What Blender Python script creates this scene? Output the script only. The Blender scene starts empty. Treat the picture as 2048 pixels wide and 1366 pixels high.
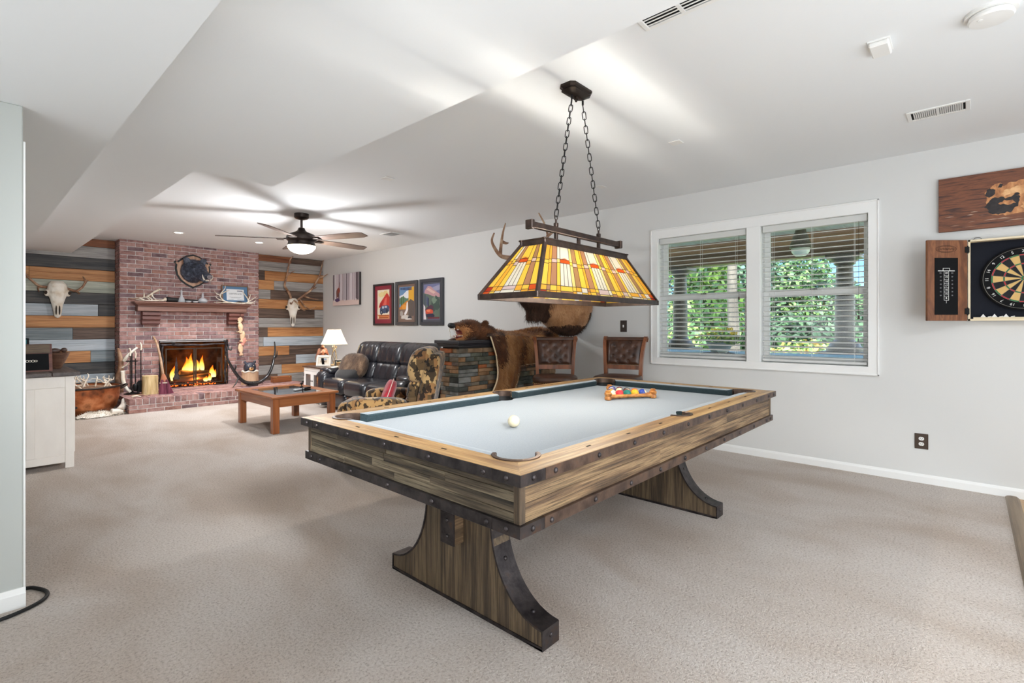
import bpy, bmesh, math, random
from math import pi, sin, cos, radians as R_
from mathutils import Vector, Matrix, Euler, noise

random.seed(11)
S = bpy.context.scene
COL = S.collection

# ------------------------------------------------------------------ camera
cam_d = bpy.data.cameras.new('camera')
cam = bpy.data.objects.new('camera', cam_d); COL.objects.link(cam)
cam.location = (0, 0, 1.23)
cam.rotation_euler = (pi/2, 0, 0.7392 - pi/2)
cam_d.sensor_width = 36.0
cam_d.lens = 36.0*1003.35/2048
cam_d.shift_y = -(683-653.05)/2048
cam_d.clip_start = 0.05; cam_d.clip_end = 400
S.camera = cam

# ------------------------------------------------------------------ world, exposure
S.view_settings.view_transform = 'Standard'
S.view_settings.look = 'None'
S.view_settings.gamma = 1.0
S.view_settings.use_curve_mapping = False
S.view_settings.exposure = 0.92
S.cycles.max_bounces = 9
S.cycles.diffuse_bounces = 5
S.cycles.glossy_bounces = 4
S.cycles.transmission_bounces = 6
S.cycles.transparent_max_bounces = 12
S.cycles.sample_clamp_indirect = 6.0
S.cycles.caustics_reflective = False
S.cycles.caustics_refractive = False
S.cycles.use_denoising = True

W = bpy.data.worlds.new('world'); S.world = W; W.use_nodes = True
_n = W.node_tree.nodes; _l = W.node_tree.links
_sky = _n.new('ShaderNodeTexSky'); _sky.sky_type = 'NISHITA'; _sky.sun_disc = False
_sky.sun_elevation = R_(48); _sky.sun_rotation = R_(250); _sky.air_density = 1.2; _sky.dust_density = 0.6
_bg = _n['Background']; _l.new(_sky.outputs[0], _bg.inputs[0]); _bg.inputs[1].default_value = 0.5

def lamp(name, kind, loc, energy, col=(1, 1, 1), rot=(0, 0, 0), size=0.1, size_y=None, spot=None, blend=.6):
    d = bpy.data.lights.new(name, kind); d.energy = energy; d.color = col
    if kind == 'AREA':
        d.size = size
        if size_y: d.shape = 'RECTANGLE'; d.size_y = size_y
    elif kind == 'SUN': d.angle = size
    else: d.shadow_soft_size = size
    if kind == 'SPOT': d.spot_size = spot; d.spot_blend = blend
    o = bpy.data.objects.new(name, d); COL.objects.link(o); o.location = loc; o.rotation_euler = rot
    return o

# sun outside, coming over the roof of the house on to the garden
lamp('sun', 'SUN', (0, 0, 20), 8.5, (1, .95, .86), (R_(38), 0, R_(-60)), R_(.6))
# soft fill lamps added behind and beside the camera; no doors there
lamp('rear_fill', 'AREA', (2.6, -2.9, 1.25), 27, (.85, .93, 1), (pi/2, 0, 0), 3.6, 2.1)
lamp('side_fill', 'AREA', (-2.4, .3, 1.25), 22, (.88, .945, 1), (pi/2, 0, -pi/2), 4.6, 2.1)
# added fill lamps, unseen: two facing the ceiling, two turned into the room
lamp('bounce_fill', 'AREA', (1.6, -1.6, .7), 12, (.87, .94, 1), (pi, 0, 0), 2.4, 2.4)
_d = Vector((2.5, 6.9, .5))-Vector((.6, -.7, 2.1))
lamp('bounce_fill', 'AREA', (-1.2, 1.5, .7), 9, (.87, .94, 1), (pi, 0, 0), 1.8, 1.8)
lamp('overhead_fill', 'AREA', (1.6, -1.5, 2.58), 56, (.93, .96, 1), (0, 0, 0), 1.2, .6)  # unseen overhead lamp, added to lift the near floor
lamp('tilted_fill', 'AREA', (1.1, -1.3, .9), 24, (.9, .955, 1), Vector((2.4, 4.6, 1.75)).to_track_quat('-Z', 'Y').to_euler(), 1.3, 1.3)
lamp('aimed_fill', 'SPOT', (.6, -.7, 2.1), 560, (.92, .965, 1), _d.to_track_quat('-Z', 'Y').to_euler(), .28, spot=R_(50), blend=1)

# ------------------------------------------------------------------ mesh builder
class MB:
    def __init__(s): s.v = []; s.f = []; s.mi = []; s.m = 0
    def add(s, vs, fs, M=None):
        o = len(s.v)
        s.v += [tuple(M @ Vector(p)) if M is not None else tuple(p) for p in vs]
        s.f += [tuple(i+o for i in f) for f in fs]; s.mi += [s.m]*len(fs); return s
    def box(s, c, d, b=0.0, M=None):
        x, y, z = d[0]/2, d[1]/2, d[2]/2
        b = min(b, x*.9, y*.9, z*.9)
        if b <= 0:
            vs = [(c[0]+i*x, c[1]+j*y, c[2]+k*z) for i in (-1, 1) for j in (-1, 1) for k in (-1, 1)]
            return s.add(vs, [(0, 1, 3, 2), (4, 6, 7, 5), (0, 4, 5, 1), (2, 3, 7, 6), (0, 2, 6, 4), (1, 5, 7, 3)], M)
        vs = []; idx = {}
        for i in (-1, 1):
            for j in (-1, 1):
                for k in (-1, 1):
                    for a in range(3):
                        p = [i*(x-b), j*(y-b), k*(z-b)]; p[a] = (i*x, j*y, k*z)[a]
                        idx[(i, j, k, a)] = len(vs); vs.append((c[0]+p[0], c[1]+p[1], c[2]+p[2]))
        fs = []
        for a in range(3):
            o = [q for q in range(3) if q != a]
            for sg in (-1, 1):
                q = []
                for (u, w) in ((-1, -1), (1, -1), (1, 1), (-1, 1)):
                    t = [0, 0, 0]; t[a] = sg; t[o[0]] = u; t[o[1]] = w; q.append(idx[(*t, a)])
                fs.append(tuple(q))
        for a in range(3):
            o = [q for q in range(3) if q != a]
            for u in (-1, 1):
                for w in (-1, 1):
                    t1 = [0, 0, 0]; t1[o[0]] = u; t1[o[1]] = w; t2 = list(t1); t1[a] = -1; t2[a] = 1
                    fs.append((idx[(*t1, o[0])], idx[(*t2, o[0])], idx[(*t2, o[1])], idx[(*t1, o[1])]))
        for i in (-1, 1):
            for j in (-1, 1):
                for k in (-1, 1):
                    fs.append((idx[(i, j, k, 0)], idx[(i, j, k, 1)], idx[(i, j, k, 2)]))
        return s.add(vs, fs, M)
    def b2(s, x0, x1, y0, y1, z0, z1, b=0.0, M=None):
        return s.box(((x0+x1)/2, (y0+y1)/2, (z0+z1)/2), (abs(x1-x0), abs(y1-y0), abs(z1-z0)), b, M)
    def prism(s, poly, h0, h1, ax='z', M=None):
        n = len(poly)
        f = {'x': lambda p, h: (h, p[0], p[1]), 'y': lambda p, h: (p[0], h, p[1]), 'z': lambda p, h: (p[0], p[1], h)}[ax]
        vs = [f(p, h0) for p in poly]+[f(p, h1) for p in poly]
        fs = [tuple(range(n-1, -1, -1)), tuple(range(n, 2*n))]+[(i, (i+1) % n, n+(i+1) % n, n+i) for i in range(n)]
        return s.add(vs, fs, M)
    def tube(s, pts, rad, n=8, closed=False, flat=1.0, M=None):
        P = [Vector(p) for p in pts]; m = len(P)
        if not hasattr(rad, '__len__'): rad = [rad]*m
        vs = []; up = None
        for i in range(m):
            if closed: t = P[(i+1) % m]-P[i-1]
            else: t = P[min(i+1, m-1)]-P[max(i-1, 0)]
            if t.length < 1e-9: t = Vector((0, 0, 1))
            t.normalize()
            if up is None:
                up = Vector((0, 0, 1)) if abs(t.z) < .9 else Vector((1, 0, 0))
            a = up-t*up.dot(t)
            if a.length < 1e-6: a = t.orthogonal()
            a.normalize(); b = t.cross(a); up = a
            for k in range(n):
                th = 2*pi*k/n; q = P[i]+(a*cos(th)*flat+b*sin(th))*rad[i]; vs.append(tuple(q))
        fs = []
        for i in range(m if closed else m-1):
            j = (i+1) % m
            for k in range(n): fs.append((i*n+k, i*n+(k+1) % n, j*n+(k+1) % n, j*n+k))
        if not closed: fs += [tuple(range(n-1, -1, -1)), tuple((m-1)*n+k for k in range(n))]
        return s.add(vs, fs, M)
    def cyl(s, p0, p1, r0, r1=None, n=14, M=None):
        return s.tube([p0, p1], [r0, r0 if r1 is None else r1], n, M=M)
    def lathe(s, prof, n=24, c=(0, 0, 0), M=None, wave=None):
        vs = []; fs = []; m = len(prof)
        for (r, z) in prof:
            for k in range(n):
                th = 2*pi*k/n; rr = r*(1+(wave(th) if wave else 0))
                vs.append((c[0]+rr*cos(th), c[1]+rr*sin(th), c[2]+z))
        for i in range(m-1):
            for k in range(n): fs.append((i*n+k, i*n+(k+1) % n, (i+1)*n+(k+1) % n, (i+1)*n+k))
        if prof[0][0] > 1e-5: fs.append(tuple(range(n-1, -1, -1)))
        if prof[-1][0] > 1e-5: fs.append(tuple((m-1)*n+k for k in range(n)))
        return s.add(vs, fs, M)
    def sq(s, c, d, e1=1.0, e2=1.0, nu=20, nv=12, M=None):
        """superellipsoid: e=1 round, e<1 boxier"""
        def w(t, e): return math.copysign(abs(t)**e, t)
        vs = []; fs = []
        for i in range(nv+1):
            ph = -pi/2+pi*i/nv
            for k in range(nu):
                th = 2*pi*k/nu
                vs.append((c[0]+d[0]/2*w(cos(ph), e1)*w(cos(th), e2), c[1]+d[1]/2*w(cos(ph), e1)*w(sin(th), e2), c[2]+d[2]/2*w(sin(ph), e1)))
        for i in range(nv):
            for k in range(nu): fs.append((i*nu+k, i*nu+(k+1) % nu, (i+1)*nu+(k+1) % nu, (i+1)*nu+k))
        return s.add(vs, fs, M)
    def loft(s, rings, M=None, caps=True):
        n = len(rings[0]); vs = [p for r in rings for p in r]; fs = []
        for i in range(len(rings)-1):
            for k in range(n): fs.append((i*n+k, i*n+(k+1) % n, (i+1)*n+(k+1) % n, (i+1)*n+k))
        if caps: fs += [tuple(range(n-1, -1, -1)), tuple((len(rings)-1)*n+k for k in range(n))]
        return s.add(vs, fs, M)
    def grid(s, fn, nu, nv, M=None):
        vs = [fn(i/nu, j/nv) for i in range(nu+1) for j in range(nv+1)]
        fs = [(i*(nv+1)+j, (i+1)*(nv+1)+j, (i+1)*(nv+1)+j+1, i*(nv+1)+j+1) for i in range(nu) for j in range(nv)]
        return s.add(vs, fs, M)
    def mesh(s, name, mats, smooth=None, weld=False):
        me = bpy.data.meshes.new(name); me.from_pydata(s.v, [], s.f)
        if not isinstance(mats, (list, tuple)): mats = [mats]
        for m in mats: me.materials.append(m)
        if len(mats) > 1: me.polygons.foreach_set('material_index', s.mi)
        bm = bmesh.new(); bm.from_mesh(me)
        if weld: bmesh.ops.remove_doubles(bm, verts=bm.verts, dist=1e-4)
        bmesh.ops.recalc_face_normals(bm, faces=bm.faces); bm.to_mesh(me); bm.free()
        if smooth:
            me.polygons.foreach_set('use_smooth', [True]*len(me.polygons))
            if smooth is not True: me.set_sharp_from_angle(angle=R_(smooth))
        me.update(); return me
    def build(s, name, mats, parent=None, smooth=None, loc=(0, 0, 0), rot=None, weld=False):
        return put(name, s.mesh(name, mats, smooth, weld), parent, loc, rot)

def put(name, me, parent=None, loc=(0, 0, 0), rot=None):
    o = bpy.data.objects.new(name, me); COL.objects.link(o)
    if parent is not None: o.parent = parent
    o.location = loc
    if rot is not None: o.rotation_euler = rot
    return o

def tag(o, label=None, cat=None, group=None, kind=None):
    if label: o['label'] = label
    if cat: o['category'] = cat
    if group: o['group'] = group
    if kind: o['kind'] = kind
    return o

def thing(name, label, cat, loc=(0, 0, 0), rz=0.0, group=None):
    o = bpy.data.objects.new(name, None); COL.objects.link(o); o.empty_display_size = .05
    o.location = loc; o.rotation_euler = (0, 0, rz)
    return tag(o, label, cat, group)

def copy_tree(o, parent=None):
    c = o.copy(); COL.objects.link(c)
    if parent is not None: c.parent = parent
    for ch in list(o.children): copy_tree(ch, c)
    return c

def struct(o): o['kind'] = 'structure'; return o

def smooth_path(pts, k=4):
    P = [Vector(p) for p in pts]; out = []
    for i in range(len(P)-1):
        a = P[max(i-1, 0)]; b = P[i]; c = P[i+1]; d = P[min(i+2, len(P)-1)]
        for j in range(k):
            t = j/k
            out.append(.5*((2*b)+(c-a)*t+(2*a-5*b+4*c-d)*t*t+(3*b-a-3*c+d)*t*t*t))
    out.append(P[-1]); return out

def horn(mb, pts, r0, r1, k=4, n=8, flat=1.0):
    p = smooth_path(pts, k); m = len(p)
    mb.tube(p, [r0+(r1-r0)*(i/(m-1))**1.3 for i in range(m)], n, flat=flat)

def arc(cx, cy, r, a0, a1, n):
    return [(cx+r*cos(R_(a0+(a1-a0)*i/n)), cy+r*sin(R_(a0+(a1-a0)*i/n))) for i in range(n+1)]

def text_mesh(name, body, size, m, parent, loc, rot, align='CENTER', ext=.0006):
    cu = bpy.data.curves.new(name, 'FONT'); cu.body = body; cu.size = size
    cu.align_x = align; cu.align_y = 'CENTER'; cu.extrude = ext; cu.resolution_u = 2
    t = bpy.data.objects.new(name, cu); COL.objects.link(t)
    me = bpy.data.meshes.new_from_object(t); bpy.data.objects.remove(t)
    me.materials.clear(); me.materials.append(m)
    return put(name, me, parent, loc, rot)
# ------------------------------------------------------------------ materials
def lin(c):
    def f(u):
        u = u/255.0
        return u/12.92 if u <= .04045 else ((u+.055)/1.055)**2.4
    return (f(c[0]), f(c[1]), f(c[2]), 1)

def ramp(nt, stops):
    r = nt.nodes.new('ShaderNodeValToRGB'); e = r.color_ramp.elements
    e[0].position, e[0].color = stops[0][0], lin(stops[0][1])
    e[1].position, e[1].color = stops[-1][0], lin(stops[-1][1])
    for p, c in stops[1:-1]:
        q = e.new(p); q.color = lin(c)
    return r

def mat(name, col, rough=.5, metal=0.0, stops=None, scale=6, stretch=(1, 1, 1), detail=4, nrough=.55, dist=0.0,
        bump=0.0, bscale=None, bstretch=None, spec=.5, rnd=0.0, rndstops=None, coat=0.0, emit=None, es=0.0, trans=0.0, gen=False, sheen=0.0, alpha=1.0):
    m = bpy.data.materials.new(name); m.use_nodes = True; nt = m.node_tree; N = nt.nodes; L = nt.links
    b = N['Principled BSDF']
    b.inputs['Base Color'].default_value = lin(col); b.inputs['Roughness'].default_value = rough
    b.inputs['Metallic'].default_value = metal; b.inputs['Specular IOR Level'].default_value = spec
    b.inputs['Coat Weight'].default_value = coat; b.inputs['Transmission Weight'].default_value = trans
    b.inputs['Sheen Weight'].default_value = sheen; b.inputs['Alpha'].default_value = alpha
    if emit: b.inputs['Emission Color'].default_value = lin(emit); b.inputs['Emission Strength'].default_value = es
    src = None; info = None
    if stops or bump or rnd or rndstops:
        tc = N.new('ShaderNodeTexCoord'); info = N.new('ShaderNodeObjectInfo')
        ad = N.new('ShaderNodeVectorMath'); ad.operation = 'MULTIPLY_ADD'
        L.new(info.outputs['Random'], ad.inputs[0]); ad.inputs[1].default_value = (37, 19, 53)
        L.new(tc.outputs['Generated' if gen else 'Object'], ad.inputs[2])
    if stops:
        mp = N.new('ShaderNodeMapping'); mp.inputs['Scale'].default_value = stretch; L.new(ad.outputs[0], mp.inputs[0])
        nz = N.new('ShaderNodeTexNoise'); nz.inputs['Scale'].default_value = scale; nz.inputs['Detail'].default_value = detail
        nz.inputs['Roughness'].default_value = nrough; nz.inputs['Distortion'].default_value = dist
        L.new(mp.outputs[0], nz.inputs['Vector'])
        rp = ramp(nt, stops); L.new(nz.outputs['Fac'], rp.inputs[0]); src = rp.outputs[0]
    if rndstops:
        r2 = ramp(nt, rndstops); r2.color_ramp.interpolation = 'CONSTANT'; L.new(info.outputs['Random'], r2.inputs[0])
        if src is None: src = r2.outputs[0]
        else:
            mx = N.new('ShaderNodeMix'); mx.data_type = 'RGBA'; mx.blend_type = 'MULTIPLY'; mx.inputs[0].default_value = 1
            L.new(r2.outputs[0], mx.inputs[6]); L.new(src, mx.inputs[7]); src = mx.outputs[2]
    if rnd:
        hs = N.new('ShaderNodeHueSaturation'); ma = N.new('ShaderNodeMapRange')
        ma.inputs[3].default_value = 1-rnd; ma.inputs[4].default_value = 1+rnd
        L.new(info.outputs['Random'], ma.inputs[0]); L.new(ma.outputs[0], hs.inputs['Value'])
        if src is None: hs.inputs['Color'].default_value = lin(col)
        else: L.new(src, hs.inputs['Color'])
        src = hs.outputs[0]
    if src is not None: L.new(src, b.inputs['Base Color'])
    if bump:
        mp2 = N.new('ShaderNodeMapping'); mp2.inputs['Scale'].default_value = bstretch or stretch; L.new(ad.outputs[0], mp2.inputs[0])
        n2 = N.new('ShaderNodeTexNoise'); n2.inputs['Scale'].default_value = bscale or scale*2; n2.inputs['Detail'].default_value = 3
        L.new(mp2.outputs[0], n2.inputs['Vector'])
        bp = N.new('ShaderNodeBump'); bp.inputs['Strength'].default_value = bump; bp.inputs['Distance'].default_value = .01
        L.new(n2.outputs['Fac'], bp.inputs['Height']); L.new(bp.outputs[0], b.inputs['Normal'])
    return m

def wood(name, dark, mid, light, axis='x', scale=9, ratio=14, rough=.5, bump=.25, rnd=.08, coat=0.0, dist=.6):
    """planks: broad figure, plus fine long grain lines that also make the relief"""
    m = mat(name, mid, rough, coat=coat, rnd=rnd, stops=[(.28, dark), (.46, mid), (.58, light), (.68, mid), (.8, dark)], scale=scale,
            stretch=tuple(2.0/ratio/1.6 if a == axis else 2.0 for a in 'xyz'), detail=6, nrough=.6, dist=dist*.5)
    nt = m.node_tree; N = nt.nodes; L = nt.links; b = N['Principled BSDF']
    ad = next(n for n in N if n.type == 'VECT_MATH')
    mp = N.new('ShaderNodeMapping'); mp.inputs['Scale'].default_value = tuple(.02 if a == axis else 1.0 for a in 'xyz'); L.new(ad.outputs[0], mp.inputs[0])
    nz = N.new('ShaderNodeTexNoise'); nz.inputs['Scale'].default_value = scale*14; nz.inputs['Detail'].default_value = 5; nz.inputs['Roughness'].default_value = .7; L.new(mp.outputs[0], nz.inputs['Vector'])
    g = min(1.0, bump*1.1); k = int(255*(1-.62*g))
    rp = ramp(nt, [(.36, (k, k, k)), (.5, (235, 235, 235)), (.62, (255, 255, 255))]); L.new(nz.outputs['Fac'], rp.inputs[0])
    x = N.new('ShaderNodeMix'); x.data_type = 'RGBA'; x.blend_type = 'MULTIPLY'; x.inputs[0].default_value = 1
    src = b.inputs['Base Color'].links[0].from_socket; L.new(src, x.inputs[6]); L.new(rp.outputs[0], x.inputs[7]); L.new(x.outputs[2], b.inputs['Base Color'])
    bp = N.new('ShaderNodeBump'); bp.inputs['Strength'].default_value = bump; bp.inputs['Distance'].default_value = .004; L.new(nz.outputs['Fac'], bp.inputs['Height']); L.new(bp.outputs[0], b.inputs['Normal'])
    return m

def translucent(name, col, rough=.4, mixg=.12, tmix=.75):
    m = bpy.data.materials.new(name); m.use_nodes = True; nt = m.node_tree; N = nt.nodes; L = nt.links
    N.remove(N['Principled BSDF']); out = N['Material Output']
    t = N.new('ShaderNodeBsdfTranslucent'); t.inputs[0].default_value = lin(col)
    d = N.new('ShaderNodeBsdfDiffuse'); d.inputs[0].default_value = lin(col)
    g = N.new('ShaderNodeBsdfGlossy'); g.inputs['Roughness'].default_value = rough; g.inputs[0].default_value = (.9, .9, .9, 1)
    a = N.new('ShaderNodeMixShader'); a.inputs[0].default_value = tmix; L.new(d.outputs[0], a.inputs[1]); L.new(t.outputs[0], a.inputs[2])
    c = N.new('ShaderNodeMixShader'); c.inputs[0].default_value = mixg; L.new(a.outputs[0], c.inputs[1]); L.new(g.outputs[0], c.inputs[2])
    L.new(c.outputs[0], out.inputs[0]); return m

def clear_glass(name, tint=(245, 250, 250), refl=.06, rough=.02):
    m = bpy.data.materials.new(name); m.use_nodes = True; nt = m.node_tree; N = nt.nodes; L = nt.links
    N.remove(N['Principled BSDF']); out = N['Material Output']
    t = N.new('ShaderNodeBsdfTransparent'); t.inputs[0].default_value = lin(tint)
    g = N.new('ShaderNodeBsdfGlossy'); g.inputs['Roughness'].default_value = rough
    fr = N.new('ShaderNodeFresnel'); fr.inputs[0].default_value = 1.45
    ad = N.new('ShaderNodeMath'); ad.operation = 'ADD'; ad.inputs[1].default_value = refl-.04; L.new(fr.outputs[0], ad.inputs[0])
    x = N.new('ShaderNodeMixShader'); L.new(ad.outputs[0], x.inputs[0]); L.new(t.outputs[0], x.inputs[1]); L.new(g.outputs[0], x.inputs[2])
    L.new(x.outputs[0], out.inputs[0]); return m

def emis(name, col, st):
    m = bpy.data.materials.new(name); m.use_nodes = True; N = m.node_tree.nodes; N.remove(N['Principled BSDF'])
    e = N.new('ShaderNodeEmission'); e.inputs[0].default_value = lin(col); e.inputs[1].default_value = st
    m.node_tree.links.new(e.outputs[0], N['Material Output'].inputs[0]); return m

_flat = {}
def flat(c, rough=.55):
    k = (tuple(c), rough)
    if k not in _flat: _flat[k] = mat('print_%02x%02x%02x' % tuple(c), c, rough)
    return _flat[k]

mk = {}
mk['wall'] = mat('wall_paint', (218, 218, 216), .85, spec=.2, bump=.03, bscale=60)
mk['wall2'] = mat('wall_paint_dimmed', (186, 189, 185), .85, spec=.2, bump=.03, bscale=60)  # wall paint darkened in colour to offset strong light on the wall end
mk['ceil'] = mat('ceiling_paint', (235, 237, 238), .9, spec=.15, bump=.03, bscale=60)
mk['trim'] = mat('white_trim_paint', (240, 240, 238), .45)
def carpet_mat():
    m = bpy.data.materials.new('carpet'); m.use_nodes = True; nt = m.node_tree; N = nt.nodes; L = nt.links; b = N['Principled BSDF']
    tc = N.new('ShaderNodeTexCoord'); n1 = N.new('ShaderNodeTexNoise'); n1.inputs['Scale'].default_value = 92; n1.inputs['Detail'].default_value = 4; n1.inputs['Roughness'].default_value = .75
    n2 = N.new('ShaderNodeTexNoise'); n2.inputs['Scale'].default_value = 1.7; n2.inputs['Detail'].default_value = 5; n2.inputs['Distortion'].default_value = .5
    mp = N.new('ShaderNodeMapping'); mp.inputs['Scale'].default_value = (1, .55, 1); L.new(tc.outputs['Object'], mp.inputs[0])
    L.new(mp.outputs[0], n2.inputs['Vector']); L.new(tc.outputs['Object'], n1.inputs['Vector'])
    r1 = ramp(nt, [(.3, (166, 150, 138)), (.47, (222, 210, 200)), (.7, (240, 231, 224))]); L.new(n1.outputs['Fac'], r1.inputs[0])
    r2 = ramp(nt, [(.36, (232, 224, 216)), (.62, (255, 255, 255))]); L.new(n2.outputs['Fac'], r2.inputs[0])
    x = N.new('ShaderNodeMix'); x.data_type = 'RGBA'; x.blend_type = 'MULTIPLY'; x.inputs[0].default_value = 1; L.new(r1.outputs[0], x.inputs[6]); L.new(r2.outputs[0], x.inputs[7])
    L.new(x.outputs[2], b.inputs['Base Color']); b.inputs['Roughness'].default_value = .95; b.inputs['Specular IOR Level'].default_value = .1; b.inputs['Sheen Weight'].default_value = .15
    bp = N.new('ShaderNodeBump'); bp.inputs['Strength'].default_value = .9; bp.inputs['Distance'].default_value = .02; L.new(n1.outputs['Fac'], bp.inputs['Height']); L.new(bp.outputs[0], b.inputs['Normal'])
    return m
mk['carpet'] = carpet_mat()
mk['brick'] = mat('brick', (160, 120, 112), .9, stops=[(.3, (190, 175, 172)), (.6, (255, 250, 248))], scale=14, detail=6,
                  rndstops=[(0, (168, 136, 132)), (.2, (180, 148, 143)), (.42, (156, 128, 128)), (.58, (186, 154, 148)), (.72, (134, 114, 118)), (.86, (172, 134, 124))], bump=.5, bscale=60, spec=.2)
mk['mortar'] = mat('mortar', (216, 210, 208), .95, stops=[(.35, (202, 196, 194)), (.65, (228, 223, 220))], scale=20, bump=.4, bscale=90, spec=.1)
mk['iron'] = mat('dark_iron', (62, 58, 60), .42, .75, stops=[(.35, (48, 44, 46)), (.6, (78, 72, 72)), (.75, (92, 72, 60))], scale=16, detail=6, bump=.12, bscale=60)
mk['rust_iron'] = mat('brown_iron', (92, 74, 64), .45, .6, stops=[(.35, (70, 56, 50)), (.6, (104, 84, 72)), (.75, (116, 84, 66))], scale=16, detail=6, bump=.12, bscale=60)
mk['black'] = mat('black_metal', (26, 25, 26), .4, .6)
mk['blackmatte'] = mat('black_matte', (14, 14, 16), .8, spec=.2)
mk['bronze'] = mat('dark_bronze', (54, 46, 42), .38, .7)
mk['lampframe'] = mat('lamp_bronze', (58, 46, 40), .42, .55, stops=[(.35, (46, 36, 32)), (.65, (72, 56, 48))], scale=20)
mk['white'] = mat('white_plastic', (236, 235, 232), .4)
mk['felt'] = mat('grey_felt', (136, 144, 150), .95, stops=[(.3, (130, 138, 144)), (.7, (143, 150, 156))], scale=160, bump=.06, bscale=300, spec=.1, sheen=.3)
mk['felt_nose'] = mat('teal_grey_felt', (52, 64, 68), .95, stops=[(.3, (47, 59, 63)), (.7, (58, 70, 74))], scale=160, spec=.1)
mk['railx'] = wood('rail_oak_x', (112, 76, 42), (172, 130, 80), (204, 166, 112), 'x', 13, 12, .45, .3, .05)
mk['raily'] = wood('rail_oak_y', (108, 72, 40), (166, 124, 76), (200, 160, 106), 'y', 13, 12, .45, .3, .05)
mk['apx'] = wood('apron_reclaimed_x', (50, 38, 28), (118, 92, 66), (162, 134, 98), 'x', 17, 12, .5, .7, .14)
mk['apy'] = wood('apron_reclaimed_y', (44, 38, 32), (104, 90, 72), (146, 132, 108), 'y', 17, 12, .5, .7, .2)
mk['pedw'] = wood('pedestal_oak', (42, 34, 27), (92, 75, 57), (126, 106, 80), 'z', 18, 12, .55, .5, .12)
mk['liner'] = mat('pocket_leather', (16, 16, 17), .6)
mk['coffee'] = wood('cherry_wood', (108, 60, 30), (150, 88, 48), (168, 104, 60), 'x', 7, 12, .35, .08, .05, coat=.2)
mk['dkwood'] = wood('dark_walnut', (36, 24, 20), (62, 42, 34), (80, 56, 46), 'x', 8, 12, .45, .1, .05)
mk['mantel'] = wood('mantel_wood', (92, 60, 50), (124, 86, 74), (146, 108, 94), 'x', 8, 14, .5, .2, .04)
mk['white_wood'] = mat('distressed_white_paint', (226, 218, 210), .6, stops=[(.24, (120, 104, 92)), (.3, (222, 214, 206)), (.7, (232, 225, 217))], scale=7, stretch=(1, 1, .5), detail=7, bump=.15)
mk['copper'] = mat('aged_copper', (176, 108, 70), .42, .7, stops=[(.3, (70, 44, 34)), (.46, (170, 98, 58)), (.6, (206, 136, 92)), (.75, (110, 66, 44))], scale=5, detail=8, bump=.2, bscale=30)
mk['antler'] = mat('pale_antler', (222, 210, 192), .6, stops=[(.3, (168, 146, 120)), (.5, (222, 210, 192)), (.7, (238, 230, 218))], scale=14, bump=.2, bscale=60)
mk['antlerbr'] = mat('brown_antler', (150, 112, 84), .55, stops=[(.3, (96, 66, 48)), (.5, (146, 108, 82)), (.72, (196, 168, 140))], scale=9, bump=.3, bscale=50)
mk['bone'] = mat('bleached_bone', (236, 228, 214), .7, stops=[(.3, (206, 188, 162)), (.5, (236, 229, 216)), (.8, (246, 242, 234))], scale=7, bump=.3, bscale=40)
mk['leather'] = mat('black_leather', (36, 37, 43), .26, spec=.8, stops=[(.35, (27, 28, 34)), (.7, (48, 48, 54))], scale=6, bump=.12, bscale=70)
mk['brleather'] = mat('brown_leather', (74, 46, 32), .36, spec=.55, stops=[(.35, (54, 33, 24)), (.7, (92, 58, 40))], scale=8, bump=.12, bscale=90)
mk['chairwood'] = wood('stool_wood', (72, 36, 18), (124, 68, 36), (150, 88, 50), 'z', 9, 12, .35, .05, .04, coat=.25)
mk['nail'] = mat('brass_nail', (196, 160, 104), .3, .9)
mk['fur_bear'] = mat('brown_bear_fur', (146, 96, 58), .9, stops=[(.26, (84, 50, 28)), (.46, (150, 100, 60)), (.62, (200, 150, 98)), (.8, (118, 74, 44))], scale=5, stretch=(1, 1, .35), detail=8, spec=.15, sheen=.3)
mk['fur_dark'] = mat('dark_bear_fur', (84, 54, 36), .9, stops=[(.3, (46, 30, 20)), (.55, (96, 60, 38)), (.8, (144, 92, 56))], scale=9, detail=8, spec=.15, sheen=.2)
mk['fur_tan'] = mat('tan_elk_fur', (168, 122, 82), .9, stops=[(.3, (132, 90, 56)), (.55, (172, 126, 86)), (.8, (190, 148, 108))], scale=6, detail=8, spec=.15, sheen=.2)
mk['fur_mane'] = mat('dark_elk_mane', (62, 44, 34), .9, stops=[(.3, (36, 26, 20)), (.55, (66, 46, 36)), (.8, (92, 68, 54))], scale=14, stretch=(1, 1, .3), detail=8, spec=.15)
mk['fur_boar'] = mat('black_boar_fur', (58, 64, 78), .42, stops=[(.3, (28, 29, 36)), (.52, (62, 68, 82)), (.75, (122, 132, 152))], scale=16, detail=8, spec=.4)
mk['fur_pillow'] = mat('brown_fur_pillow', (92, 70, 52), .9, stops=[(.3, (44, 32, 24)), (.5, (96, 72, 54)), (.7, (150, 122, 96))], scale=9, stretch=(1, 1, .5), detail=8, bump=.8, bscale=50, sheen=.3)
mk['pelt'] = mat('cream_pelt', (226, 216, 202), .95, stops=[(.3, (176, 158, 138)), (.5, (228, 220, 208)), (.8, (240, 234, 226))], scale=5, detail=7, bump=.7, bscale=50)
mk['red'] = mat('red_cloth', (168, 28, 46), .85, stops=[(.3, (146, 20, 38)), (.7, (186, 38, 56))], scale=20, bump=.2, bscale=200, sheen=.3)
mk['glass'] = clear_glass('window_glass')
mk['tglass'] = clear_glass('table_glass', (120, 112, 108), .3, .04)
mk['crystal'] = mat('crystal_glass', (224, 228, 234), .06, spec=.8, alpha=.5)
mk['shade'] = translucent('lamp_shade_cloth', (250, 238, 214), .8, .02, .6)
mk['gold'] = mat('antique_brass', (168, 150, 118), .4, .7)
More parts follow.
